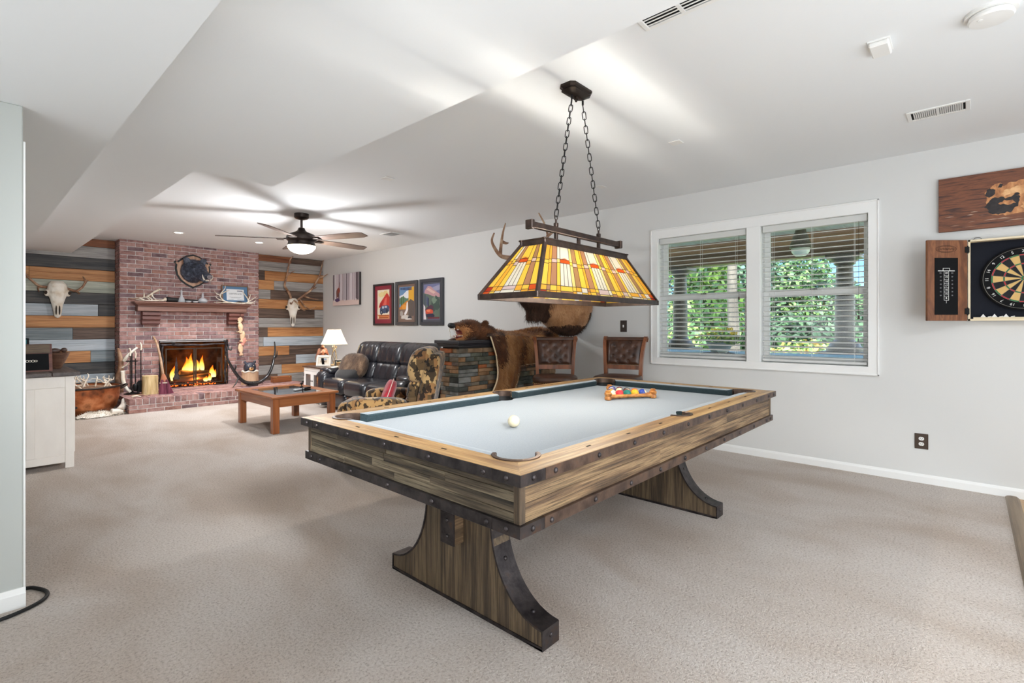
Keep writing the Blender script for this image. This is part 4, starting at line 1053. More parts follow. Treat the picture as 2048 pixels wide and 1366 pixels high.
def dart_door(org, ang, hx):
    """hinged leaf, local x runs left to right seen from the room, local -y is the face seen from there"""
    Wd, Hh = .298, CZ1-CZ0
    o = MB().b2(.002, Wd, 0, .022, 0, Hh, .003).build('door', mk['dartwood'], dc, loc=(org[0], org[1], CZ0)); o.rotation_euler = (0, 0, ang)
    y = -.001
    MB().b2(.052, .225, y-.0008, .001, .045, .465).build('chalk_panel', mk['blackmatte'], o)
    g = MB(); yy = y-.0014
    def ln(a, b, z0, z1): g.b2(a, b, yy-.0006, yy, z0, z1)
    cx = .138
    ln(cx-.062, cx+.062, .366, .371); ln(cx-.026, cx+.026, .366, .369); ln(cx-.026, cx+.026, .386, .389); ln(cx-.026, cx-.023, .366, .389); ln(cx+.023, cx+.026, .366, .389)
    ln(cx-.018, cx-.0155, .15, .366); ln(cx+.0155, cx+.018, .15, .366); ln(cx-.018, cx+.018, .15, .153); ln(cx-.001, cx+.001, .13, .15)
    for k in range(1, 7): ln(cx-.018, cx+.018, .15+k*.0308, .152+k*.0308)
    g.build('score_lines', mk['white'], o)
    for k, n in enumerate(('20', '19', '18', '17', '16', '15', 'B')):
        text_mesh('score_number', n, .02, mk['white'], o, (cx, yy, .352-k*.0308), (pi/2, 0, 0))
    gr = mat('chalk_grey', (150, 150, 152), .7)
    for k, (a, b) in enumerate((('501', '301'), ('60', '57'), ('54', '51'), ('48', '45'), ('40', '36'), ('32', '30'), ('28', '25'))):
        text_mesh('score_number', a, .012, gr, o, (cx-.042, yy, .352-k*.0275), (pi/2, 0, 0)); text_mesh('score_number', b, .012, gr, o, (cx+.044, yy, .352-k*.0275), (pi/2, 0, 0))
    e = MB()
    for r in (1, .82): e.tube([(cx+.075*r*cos(2*pi*k/28), -.0005, .53+.026*r*sin(2*pi*k/28)) for k in range(28)], .0013, 5, True)
    for i in range(5):
        a = -.045+i*.0225; e.tube(smooth_path([(cx+a-.008, -.0005, .522), (cx+a, -.0005, .538), (cx+a+.006, -.0005, .522), (cx+a+.012, -.0005, .536)], 3), .0012, 5)
    e.build('oval_emblem', mat('burnt_brand', (60, 32, 18), .7), o)
    for z in (.07, .525):
        h = MB(); h.b2(hx-.02, hx+.02, -.004, 0, z-.022, z+.022, .001); h.cyl((hx, -.003, z-.028), (hx, -.003, z+.028), .004, n=8); h.build('hinge', mk['black'], o)
    return o
L = Vector((4.79-(XW-.088), .24-CY1, 0)).normalized()*.3
dart_door((XW-.088+L.x, CY1+L.y), math.atan2(-L.y, -L.x), .296)
dart_door((XW-.088, CY0), math.atan2(-.235, -.185), .0)
# dartboard, hung in the case
BYc, BZc = -.287, 1.572
db = thing('dartboard', 'round dartboard with red and green rings inside the open cabinet', 'dartboard', (XW-.0125, BYc, BZc))
RY = Matrix(((0, 0, -1, 0), (-1, 0, 0, 0), (0, 1, 0, 0), (0, 0, 0, 1)))
MB().lathe([(.0001, 0), (.2255, 0), (.2255, .03), (.22, .034), (.0001, .034)], 60, M=RY).build('board', mk['blackmatte'], db, smooth=30)
sc = {'b': flat((20, 20, 22), .8), 'c': flat((216, 178, 112), .8), 'r': flat((190, 40, 52), .8), 'g': flat((34, 120, 66), .8)}
m = MB(); order = [sc['b'], sc['c'], sc['r'], sc['g']]
def ring(r0, r1, a0, a1, mi, z=.0345):
    m.m = mi; n = 4; p = [(r0*cos(a0+(a1-a0)*k/n), r0*sin(a0+(a1-a0)*k/n)) for k in range(n+1)]+[(r1*cos(a1+(a0-a1)*k/n), r1*sin(a1+(a0-a1)*k/n)) for k in range(n+1)]
    m.add([RY @ Vector((a, b, z)) for a, b in p], [tuple(range(len(p)))])
for k in range(20):
    a1 = pi/2-(k-.5)*pi/10; a0_ = a1-pi/10; d = k % 2 == 0
    ring(.0159, .099, a0_, a1, 0 if d else 1); ring(.107, .162, a0_, a1, 0 if d else 1); ring(.099, .107, a0_, a1, 2 if d else 3); ring(.162, .170, a0_, a1, 2 if d else 3)
for k in range(20): ring(.0, .0064, k*pi/10, (k+1)*pi/10, 2); ring(.0064, .0159, k*pi/10, (k+1)*pi/10, 3)
m.build('scoring_segments', order, db)
m = MB()
for r in (.0159, .099, .107, .162, .170, .213): m.tube([RY @ Vector((r*cos(2*pi*k/60), r*sin(2*pi*k/60), .0355)) for k in range(60)], .0008 if r < .2 else .0014, 4, True)
for k in range(20): a = pi/2-(k-.5)*pi/10; m.tube([RY @ Vector((.016*cos(a), .016*sin(a), .0355)), RY @ Vector((.17*cos(a), .17*sin(a), .0355))], .0007, 4)
m.build('wire_spider', mat('spider_wire', (190, 190, 190), .3, .9), db)
for k, n in enumerate((20, 1, 18, 4, 13, 6, 10, 15, 2, 17, 3, 19, 7, 16, 8, 11, 14, 9, 12, 5)):
    a = pi/2-k*pi/10; r = .192; p = RY @ Vector((r*cos(a), r*sin(a), .0352))
    rot = (RY.to_3x3() @ Matrix.Rotation(a-pi/2, 3, 'Z')).to_euler()
    text_mesh('number', str(n), .027, mk['white'], db, p, rot)
# ------------------------------------------------------------------ organic helpers
def blob(name, mb, mats, parent, voxel=.012, sm=6, disp=0.0, dscale=6.0, weld=False):
    """one continuous skin over overlapping volumes (voxel remesh), applied"""
    me = mb.mesh(name, mats if isinstance(mats, list) else [mats], True)
    t = bpy.data.objects.new('t', me); COL.objects.link(t)
    r = t.modifiers.new('r', 'REMESH'); r.mode = 'VOXEL'; r.voxel_size = voxel; r.use_smooth_shade = True
    s = t.modifiers.new('s', 'SMOOTH'); s.iterations = sm; s.factor = .5
    dg = bpy.context.evaluated_depsgraph_get(); out = bpy.data.meshes.new_from_object(t.evaluated_get(dg)); out.name = name
    bpy.data.objects.remove(t)
    out.materials.clear()
    for m in (mats if isinstance(mats, list) else [mats]): out.materials.append(m)
    if disp:
        for v in out.vertices: v.co += v.normal*disp*noise.noise(v.co*dscale)
    out.polygons.foreach_set('use_smooth', [True]*len(out.polygons))
    return put(name, out, parent)

def fur(ob, n, length, bend, mats, mi_fn=None, width=.0016, seed=1, jit=.35, keep=None):
    """short hair over a mesh: each hair a two-triangle blade"""
    rq = random.Random(seed); me = ob.data
    cum = []; t = 0
    for p in me.polygons: t += p.area; cum.append(t)
    import bisect
    vs = []; fs = []; mi = []
    B = Vector(bend)
    for _ in range(n):
        p = me.polygons[min(bisect.bisect(cum, rq.random()*t), len(cum)-1)]
        ids = p.vertices; a = me.vertices[ids[0]].co; k = rq.randrange(1, len(ids)-1); b = me.vertices[ids[k]].co; c = me.vertices[ids[k+1]].co
        u, v = rq.random(), rq.random()
        if u+v > 1: u, v = 1-u, 1-v
        q = a+(b-a)*u+(c-a)*v
        if keep and not keep(q): continue
        nr = p.normal
        tang = B-nr*B.dot(nr)
        d = (nr*.55+tang*.9+Vector((rq.uniform(-jit, jit), rq.uniform(-jit, jit), rq.uniform(-jit, jit)))).normalized()
        L = length*rq.uniform(.55, 1.15); s = d.cross(nr)
        if s.length < 1e-4: continue
        s = s.normalized()*width
        m = q+d*L*.55; e = q+d*L*.9+tang*L*.25
        o = len(vs); vs += [tuple(q-s-nr*.002), tuple(q+s-nr*.002), tuple(m+s*.8), tuple(m-s*.8), tuple(e)]
        fs += [(o, o+1, o+2, o+3), (o+3, o+2, o+4)]; k = mi_fn(q) if mi_fn else 0; mi += [k, k]
    nm = bpy.data.meshes.new('fur'); nm.from_pydata(vs, [], fs)
    for m in mats: nm.materials.append(m)
    if len(mats) > 1: nm.polygons.foreach_set('material_index', mi)
    o = put('fur', nm, ob); o['kind'] = 'stuff'; return o

def channel(mb, prof, y0, y1, chans, depth=.05, ends=.12, M=None, ny=28, seg=2):
    """padded roll with stitched channels: closed (x,z) profile swept along y"""
    P = prof; cx = sum(p[0] for p in P)/len(P); cz = sum(p[1] for p in P)/len(P)
    rings = []
    for i in range(ny+1):
        t = i/ny; y = y0+(y1-y0)*t
        k = 1-depth*max(0.0, 1-abs(math.sin(pi*t*chans))*2.2) if chans else 1
        e = min(t, 1-t)/ends
        if e < 1: k *= .55+.45*math.sqrt(max(0, 1-(1-e)**2))
        rings.append([(cx+(p[0]-cx)*k, y, cz+(p[1]-cz)*k) for p in P])
    return mb.loft(rings, M)
def rprof(x0, x1, z0, z1, e=.5, n=20, lean=0.0):
    def w(t): return math.copysign(abs(t)**e, t)
    cx, cz, a, b = (x0+x1)/2, (z0+z1)/2, (x1-x0)/2, (z1-z0)/2
    return [(cx+a*w(cos(2*pi*k/n))+lean*(cz+b*w(sin(2*pi*k/n))-z0), cz+b*w(sin(2*pi*k/n))) for k in range(n)]

# ------------------------------------------------------------------ black leather sofa (faces -x)
so = thing('leather_sofa', 'black leather three seat reclining sofa along the picture wall', 'sofa', (0, 0, 0))
SY0, SY1, AW = 5.12, 7.40, .27
m = MB(); m.b2(3.78, 4.62, SY0+.05, SY1-.05, .06, .34, .03); m.build('base', mk['leather'], so, smooth=40)
m = MB(); m.b2(4.38, 4.66, SY0+.1, SY1-.1, .2, .80, .05); m.build('back_shell', mk['leather'], so, smooth=40)
sw = (SY1-SY0-2*AW)/3
for k in range(3):
    a = SY0+AW+k*sw; b = a+sw
    m = MB(); channel(m, rprof(3.60, 4.25, .24, .475, .42), a+.004, b-.004, 1, .02, .14); m.build('seat_cushion', mk['leather'], so, smooth=True)
    m = MB(); channel(m, rprof(3.66, 3.8, .05, .26, .45), a+.01, b-.01, 1, .02, .1); m.build('footrest', mk['leather'], so, smooth=True)
    m = MB(); channel(m, rprof(4.05, 4.34, .42, .72, .55, lean=.32), a+.004, b-.004, 3, .05, .14); m.build('lumbar_cushion', mk['leather'], so, smooth=True)
    m = MB(); channel(m, rprof(4.12, 4.45, .665, 1.0, .62, lean=.26), a-.002, b+.002, 4, .035, .13); m.build('head_cushion', mk['leather'], so, smooth=True)
for a in (SY0, SY1-AW):
    m = MB(); m.sq((4.08, a+AW/2, .3), (.92, AW, .55), .35, .35, 24, 14); m.build('arm', mk['leather'], so, smooth=True)
    m = MB(); m.sq((4.02, a+AW/2, .555), (.66, AW+.05, .13), .6, .45, 24, 12); m.build('arm_pad', mk['leather'], so, smooth=True)
m = MB(); m.tube(smooth_path([(4.2, SY1-.12, .62), (4.22, SY1-.1, .7), (4.25, SY1-.1, .735)], 3), .022, 8); m.build('recline_lever', mk['bronze'], so, smooth=True)
pl = MB(); pl.sq((0, 0, 0), (.19, .5, .40), .75, .55, 26, 16)
o = pl.build('fur_pillow', mk['fur_pillow'], None, True, (4.0, 6.89, .63), (0, R_(24), R_(14)))
tag(o, 'mottled brown fur pillow on the far seat of the black sofa', 'pillow'); fur(o, 2600, .02, (0, .3, -.6), [mk['fur_pillow']], width=.002)
o = MB().sq((0, 0, 0), (.14, .44, .34), .7, .5, 24, 14).build('throw_pillow', mat('black_velvet', (26, 24, 24), .8, sheen=.4), None, True, (3.93, 6.90, .54), (0, R_(52), R_(10)))
tag(o, 'dark pillow tucked under the brown fur pillow on the black sofa', 'pillow')

# ------------------------------------------------------------------ wildlife print recliner, local front is -y
def patch_mat():
    m = bpy.data.materials.new('wildlife_patch_cloth'); m.use_nodes = True; nt = m.node_tree; N = nt.nodes; L = nt.links; b = N['Principled BSDF']
    tc = N.new('ShaderNodeTexCoord'); vo = N.new('ShaderNodeTexVoronoi'); vo.inputs['Scale'].default_value = 9; vo.distance = 'CHEBYCHEV'; vo.inputs['Randomness'].default_value = .7
    L.new(tc.outputs['Object'], vo.inputs['Vector'])
    sp = N.new('ShaderNodeSeparateColor'); L.new(vo.outputs['Color'], sp.inputs[0])
    r1 = ramp(nt, [(0, (176, 136, 84)), (.22, (126, 88, 52)), (.45, (186, 152, 102)), (.65, (92, 70, 42)), (.84, (152, 110, 66))]); r1.color_ramp.interpolation = 'CONSTANT'; L.new(sp.outputs[0], r1.inputs[0])
    nz = N.new('ShaderNodeTexNoise'); nz.inputs['Scale'].default_value = 17; nz.inputs['Detail'].default_value = 3; nz.inputs['Distortion'].default_value = .4; L.new(tc.outputs['Object'], nz.inputs['Vector'])
    r2 = ramp(nt, [(.515, (255, 255, 255)), (.525, (40, 28, 22))]); r2.color_ramp.interpolation = 'LINEAR'; L.new(nz.outputs['Fac'], r2.inputs[0])
    mx_ = N.new('ShaderNodeMix'); mx_.data_type = 'RGBA'; mx_.blend_type = 'MULTIPLY'; mx_.inputs[0].default_value = .92
    L.new(r1.outputs[0], mx_.inputs[6]); L.new(r2.outputs[0], mx_.inputs[7]); L.new(mx_.outputs[2], b.inputs['Base Color']); b.inputs['Roughness'].default_value = .9; b.inputs['Sheen Weight'].default_value = .2
    return m
pm = patch_mat()
ac = thing('recliner_chair', 'padded recliner in brown wildlife patchwork cloth, beyond the pool table', 'armchair', (2.70, 3.93, 0), math.atan2(-.72, -.70))
Mx = Matrix(((0, 1, 0, 0), (1, 0, 0, 0), (0, 0, 1, 0), (0, 0, 0, 1)))     # swaps x and y so a channel runs along x
m = MB(); m.sq((0, .04, .2), (.78, .8, .36), .3, .3, 24, 12); m.build('base', pm, ac, True)
m = MB(); channel(m, rprof(-.44, .22, .3, .5, .45), -.27, .27, 1, .02, .14, Mx); m.build('seat_cushion', pm, ac, True)
m = MB(); channel(m, rprof(-.62, -.40, .1, .585, .55), -.30, .30, 1, .03, .14, Mx); m.build('footrest', pm, ac, True)
for sx in (-1, 1):
    m = MB(); m.sq((sx*.37, -.06, .31), (.17, .78, .56), .4, .4, 24, 14); m.build('arm', pm, ac, True)
    m = MB(); m.sq((sx*.375, -.12, .57), (.2, .66, .15), .6, .5, 24, 12); m.build('arm_pad', pm, ac, True)
m = MB(); channel(m, rprof(.22, .41, .2, 1.03, .42, lean=.24), -.37, .37, 0, 0, .05, Mx); m.build('back_shell', pm, ac, True)
m = MB(); channel(m, rprof(.12, .32, .46, .66, .7, lean=.3), -.29, .29, 2, .03, .14, Mx); m.build('lumbar_pad', pm, ac, True)
m = MB(); channel(m, rprof(.16, .36, .60, .80, .7, lean=.28), -.29, .29, 2, .03, .14, Mx); m.build('middle_pad', pm, ac, True)
m = MB(); channel(m, rprof(.16, .46, .76, 1.08, .75, lean=.26), -.345, .345, 1, .03, .14, Mx); m.build('head_pad', pm, ac, True)
ac.scale = (.92, .76, .965)
rp = thing('red_pillow', 'bright red cushion with pale piping on the patchwork recliner', 'pillow', (2.655, 3.985, .575), math.atan2(-.674, -.739)+.2); rp.scale = (.95, .8, .82)
m = MB(); m.sq((0, 0, 0), (.40, .14, .36), .8, .55, 26, 16, Matrix.Rotation(R_(42), 4, 'Y')); o = m.build('cushion', mk['red'], rp, True); o.rotation_euler = (R_(-20), 0, 0)
c = MB(); w_ = lambda t, e: math.copysign(abs(t)**e, t)
Mr = Matrix.Rotation(R_(42), 4, 'Y')
c.tube([Mr @ Vector((.202*w_(cos(2*pi*k/40), .55), .0, .182*w_(sin(2*pi*k/40), .8))) for k in range(40)], .006, 6, True); o2 = c.build('piping', mat('pale_piping', (222, 190, 180), .8), rp, True); o2.rotation_euler = (R_(-20), 0, 0)

# ------------------------------------------------------------------ coffee table
ct = thing('coffee_table', 'square cherry wood coffee table with a dark glass inset top', 'table', (2.765, 6.385, 0))
hx, hy, zt_ = .41, .565, .43
for sy in (-1, 1): MB().b2(-hx, hx, sy*hy, sy*(hy-.14), zt_-.028, zt_, .006).build('top_rail', mk['coffee'], ct)
mk['coffeey'] = wood('cherry_wood_y', (108, 60, 30), (150, 88, 48), (168, 104, 60), 'y', 7, 12, .35, .08, .05, coat=.2)
mk['coffeez'] = wood('cherry_wood_z', (108, 58, 28), (152, 86, 44), (172, 102, 56), 'z', 7, 12, .35, .08, .05, coat=.2)
for sx in (-1, 1): MB().b2(sx*hx, sx*(hx-.13), -hy+.14, hy-.14, zt_-.028, zt_, .006).build('top_rail', mk['coffeey'], ct)
MB().b2(-hx+.128, hx-.128, -hy+.138, hy-.138, zt_-.012, zt_-.003).build('glass_inset', mk['tglass'], ct)
MB().b2(-hx+.12, hx-.12, -hy+.13, hy-.13, zt_-.10, zt_-.09).build('display_tray', mk['dkwood'], ct)
for sx in (-1, 1):
    for sy in (-1, 1): MB().b2(sx*(hx-.03), sx*(hx-.105), sy*(hy-.03), sy*(hy-.105), 0, zt_-.028, .004).build('leg', mk['coffeez'], ct)
for sy in (-1, 1): MB().b2(-hx+.105, hx-.105, sy*(hy-.036), sy*(hy-.06), zt_-.13, zt_-.028, .002).build('apron', mk['coffee'], ct)
for sx in (-1, 1): MB().b2(sx*(hx-.036), sx*(hx-.06), -hy+.105, hy-.105, zt_-.13, zt_-.028, .002).build('apron', mk['coffeey'], ct)
def remote(loc, rz, col, lab, L=.19):
    o = thing('remote_control', lab, 'remote', loc, rz)
    MB().box((0, 0, .010), (.045, L, .018), .004).build('body', col, o)
    bt = MB().cyl((0, 0, 0), (0, 0, .003), .004, n=8).mesh('button', mat('button_grey', (120, 120, 124), .5))
    for i in range(3):
        for j in range(5): put('button', bt, o, (-.012+.012*i, -L*.3+j*L*.13, .0185))
    return o
remote((2.97, 6.30, zt_), R_(-58), mk['black'], 'black remote control lying on the coffee table, longer of the two')
remote((2.86, 6.24, zt_), R_(-66), mat('silver_plastic', (186, 188, 190), .35), 'silver remote control lying on the coffee table', .15)
o = thing('figurine', 'small dark bird figurine standing on the coffee table', 'figurine', (3.04, 6.55, zt_), .6)
m = MB(); m.lathe([(.022, 0), (.022, .006), (.006, .012), (.006, .03), (.0001, .032)], 12); m.build('stand', mk['bronze'], o, 40)
m = MB(); m.sq((0, 0, .045), (.06, .032, .034), nu=14, nv=8); m.sq((.03, 0, .062), (.026, .022, .024), nu=12, nv=8); m.cyl((.04, 0, .062), (.056, 0, .06), .004, .001, 6); m.tube([(-.02, 0, .046), (-.055, 0, .04)], [.01, .004], 6, flat=.4); m.build('bird', mk['black'], o, True)

# ------------------------------------------------------------------ side table, lamp and what stands on it
st = thing('side_table', 'white side table with two glazed doors and a dark top, beside the sofa', 'table', (4.02, 7.75, 0))
sx_, sy_, sz_ = .25, .285, .59
MB().b2(-sx_-.02, sx_+.02, -sy_-.02, sy_+.02, sz_-.022, sz_, .004).build('top', mk['dkwood'], st)
m = MB(); m.b2(-sx_+.012, sx_, -sy_, -sy_+.018, .08, sz_-.022); m.b2(-sx_+.012, sx_, sy_-.018, sy_, .08, sz_-.022); m.b2(sx_-.012, sx_, -sy_, sy_, .08, sz_-.022); m.b2(-sx_+.012, sx_, -sy_, sy_, .08, .10)
m.b2(-sx_, -sx_+.014, -sy_, sy_, sz_-.075, sz_-.022); m.build('body', mk['trim'], st)
for a in (-1, 1):
    for b in (-1, 1): MB().b2(a*sx_, a*(sx_-.045), b*sy_, b*(sy_-.045), 0, .10, .003).build('leg', mk['trim'], st)
for k in (-1, 1):
    a, b = (-sy_+.004, -.002) if k < 0 else (.002, sy_-.004)
    m = MB(); f = .05
    m.b2(-sx_-.004, -sx_+.014, a, a+f, .09, sz_-.078); m.b2(-sx_-.004, -sx_+.014, b-f, b, .09, sz_-.078); m.b2(-sx_-.004, -sx_+.014, a+f, b-f, .09, .09+f); m.b2(-sx_-.004, -sx_+.014, a+f, b-f, sz_-.078-f, sz_-.078)
    d = m.build('door', mk['trim'], st)
    MB().b2(-sx_+.003, -sx_+.007, a+f, b-f, .09+f, sz_-.078-f).build('pane', mat('smoked_pane', (92, 92, 90), .12), d)
    MB().sq((-sx_-.012, -.03*-k if 0 else k*.022, .36), (.018, .018, .018), nu=10, nv=6).build('knob', mk['bronze'], d, True)
    MB().b2(-sx_-.008, -sx_-.003, (a if k < 0 else b)-.006, (a if k < 0 else b)+.006, .42, .47).build('hinge', mk['black'], d)
tl = thing('table_lamp', 'lit table lamp with a cream bell shade and twisted iron cage stem', 'lamp', (4.14, 7.74, sz_))
m = MB(); m.lathe([(.075, 0), (.08, .008), (.06, .018), (.02, .028), (.012, .05), (.0001, .05)], 24); m.build('base', mk['gold'], tl, smooth=40)
for k in range(4):
    a = k*pi/2+.4; m = MB()
    m.tube(smooth_path([(.012*cos(a), .012*sin(a), .04), (.03*cos(a+.5), .03*sin(a+.5), .08), (.042*cos(a+1.1), .042*sin(a+1.1), .15), (.03*cos(a+1.7), .03*sin(a+1.7), .22), (.010*cos(a+2.2), .010*sin(a+2.2), .26)], 4), .006, 6)
    m.tube(smooth_path([(.01*cos(a), .01*sin(a), .26), (.035*cos(a), .035*sin(a), .275), (.05*cos(a), .05*sin(a), .30), (.032*cos(a), .032*sin(a), .315), (.026*cos(a), .026*sin(a), .298)], 4), .005, 6)
    m.build('cage_rod', mk['gold'], tl, True)
m = MB(); m.cyl((0, 0, .25), (0, 0, .42), .008); m.build('stem', mk['gold'], tl)
m = MB(); prof = [(.208, .345), (.198, .36), (.165, .43), (.135, .50), (.112, .56), (.10, .592)]
m.lathe(prof, 48, wave=lambda t: .008*cos(16*t)); me = m.mesh('shade', mk['shade'], True)
bm2 = bmesh.new(); bm2.from_mesh(me); bmesh.ops.delete(bm2, geom=[f for f in bm2.faces if len(f.verts) > 8], context='FACES_ONLY'); bm2.to_mesh(me); bm2.free(); put('shade', me, tl)
m = MB(); m.tube([(.208*cos(2*pi*k/40), .208*sin(2*pi*k/40), .345) for k in range(40)], .004, 6, True); m.tube([(.1*cos(2*pi*k/30), .1*sin(2*pi*k/30), .592) for k in range(30)], .004, 6, True); m.build('shade_trim', mk['gold'], tl, True)
MB().sq((0, 0, .46), (.05, .05, .08), nu=12, nv=8).build('bulb', emis('lamp_bulb', (255, 224, 176), 10), tl, True)
lamp('table_lamp_bulb', 'POINT', (4.14, 7.74, sz_+.46), 22, (1, .86, .68), size=.04)
def photo(loc, rz, w, h, lab, fm, inner, shapes, tilt=-14):
    o = thing('photo_frame', lab, 'photo frame', loc, rz); T = Matrix.Rotation(R_(tilt), 4, 'X'); f = w*.13
    for nm, (a, b, c, d) in (('frame_side', (-w/2, -w/2+f, 0, h)), ('frame_side', (w/2-f, w/2, 0, h)), ('frame_top', (-w/2+f, w/2-f, h-f, h)), ('frame_bottom', (-w/2+f, w/2-f, 0, f))):
        MB().b2(a, b, -.016, 0, c, d, .003, T).build(nm, fm, o)
    MB().b2(-w/2+f, w/2-f, -.006, -.002, f, h-f, 0, T).build('mat_board', inner, o)
    MB().b2(-.02, .02, 0, .004, 0, h*.8, 0, Matrix.Rotation(R_(18), 4, 'X')).build('easel_back', mk['blackmatte'], o)
    if shapes: picture(o, shapes, T @ Matrix(((1, 0, 0, -w/2), (0, 0, -1, -.0065), (0, 1, 0, 0), (0, 0, 0, 1))))
    return o
face = math.atan2(-.72, .69)
photo((3.93, 7.70, sz_), face, .23, .175, 'white framed photo leaning back at the front of the side table', mat('white_frame', (232, 226, 216), .5), flat((226, 214, 196)), [((150, 160, 178), rect(.07, .10, .16, .125)), ((190, 170, 146), rect(.06, .06, .17, .095)), ((120, 104, 92), blobp(.115, .075, .03, .014, 10, .2, 1))])
photo((4.13, 7.58, sz_), face, .13, .10, 'small dark framed photo beside the table lamp base', mat('dark_frame2', (56, 48, 44), .5), flat((150, 160, 146)), [((86, 92, 78), rect(.03, .02, .1, .05))])
cv = thing('wood_carving', 'reddish brown carved eagle sculpture behind the side table photo', 'carving', (4.02, 7.93, sz_))
m = MB(); mk['redwood'] = wood('redwood', (70, 36, 22), (108, 60, 38), (132, 82, 56), 'z', 9, 6, .5, .3, .03)
m.sq((0, 0, .08), (.12, .1, .17), .6, .6, 14, 10); m.sq((0, 0, .2), (.1, .09, .16), .8, .8, 14, 10)
for sg in (-1, 1):
    for k in range(5): horn(m, [(sg*.02, -.01*k, .27-.015*k), (sg*(.07+.01*k), -.02, .27-.03*k), (sg*(.10+.008*k), -.03, .18-.03*k)], .02, .006, 3, 6, .5)
m.sq((0, -.03, .30), (.06, .08, .06), nu=12, nv=8); m.cyl((0, -.07, .295), (0, -.095, .28), .012, .003, 8)
blob('eagle', m, mk['redwood'], cv, .008, 3)
bk = thing('wooden_box', 'small honey coloured wooden box on the side table next to the sofa arm', 'box', (4.14, 7.50, sz_), face)
MB().b2(-.075, .075, -.045, .045, 0, .05, .004).build('body', mk['raily'], bk); MB().b2(-.078, .078, -.048, .048, .05, .062, .004).build('lid', mk['raily'], bk)
wr = thing('iron_scroll', 'little black iron scroll ornament on the side table', 'ornament', (4.20, 7.50, sz_+.062), face)
m = MB(); m.tube([(.026*cos(2*pi*k/18), 0, .04+.026*sin(2*pi*k/18)) for k in range(18)], .005, 6, True); m.b2(-.03, .03, -.015, .015, 0, .012, .003); m.build('ring', mk['black'], wr, True)
wr.location = (4.22, 7.455, sz_); 

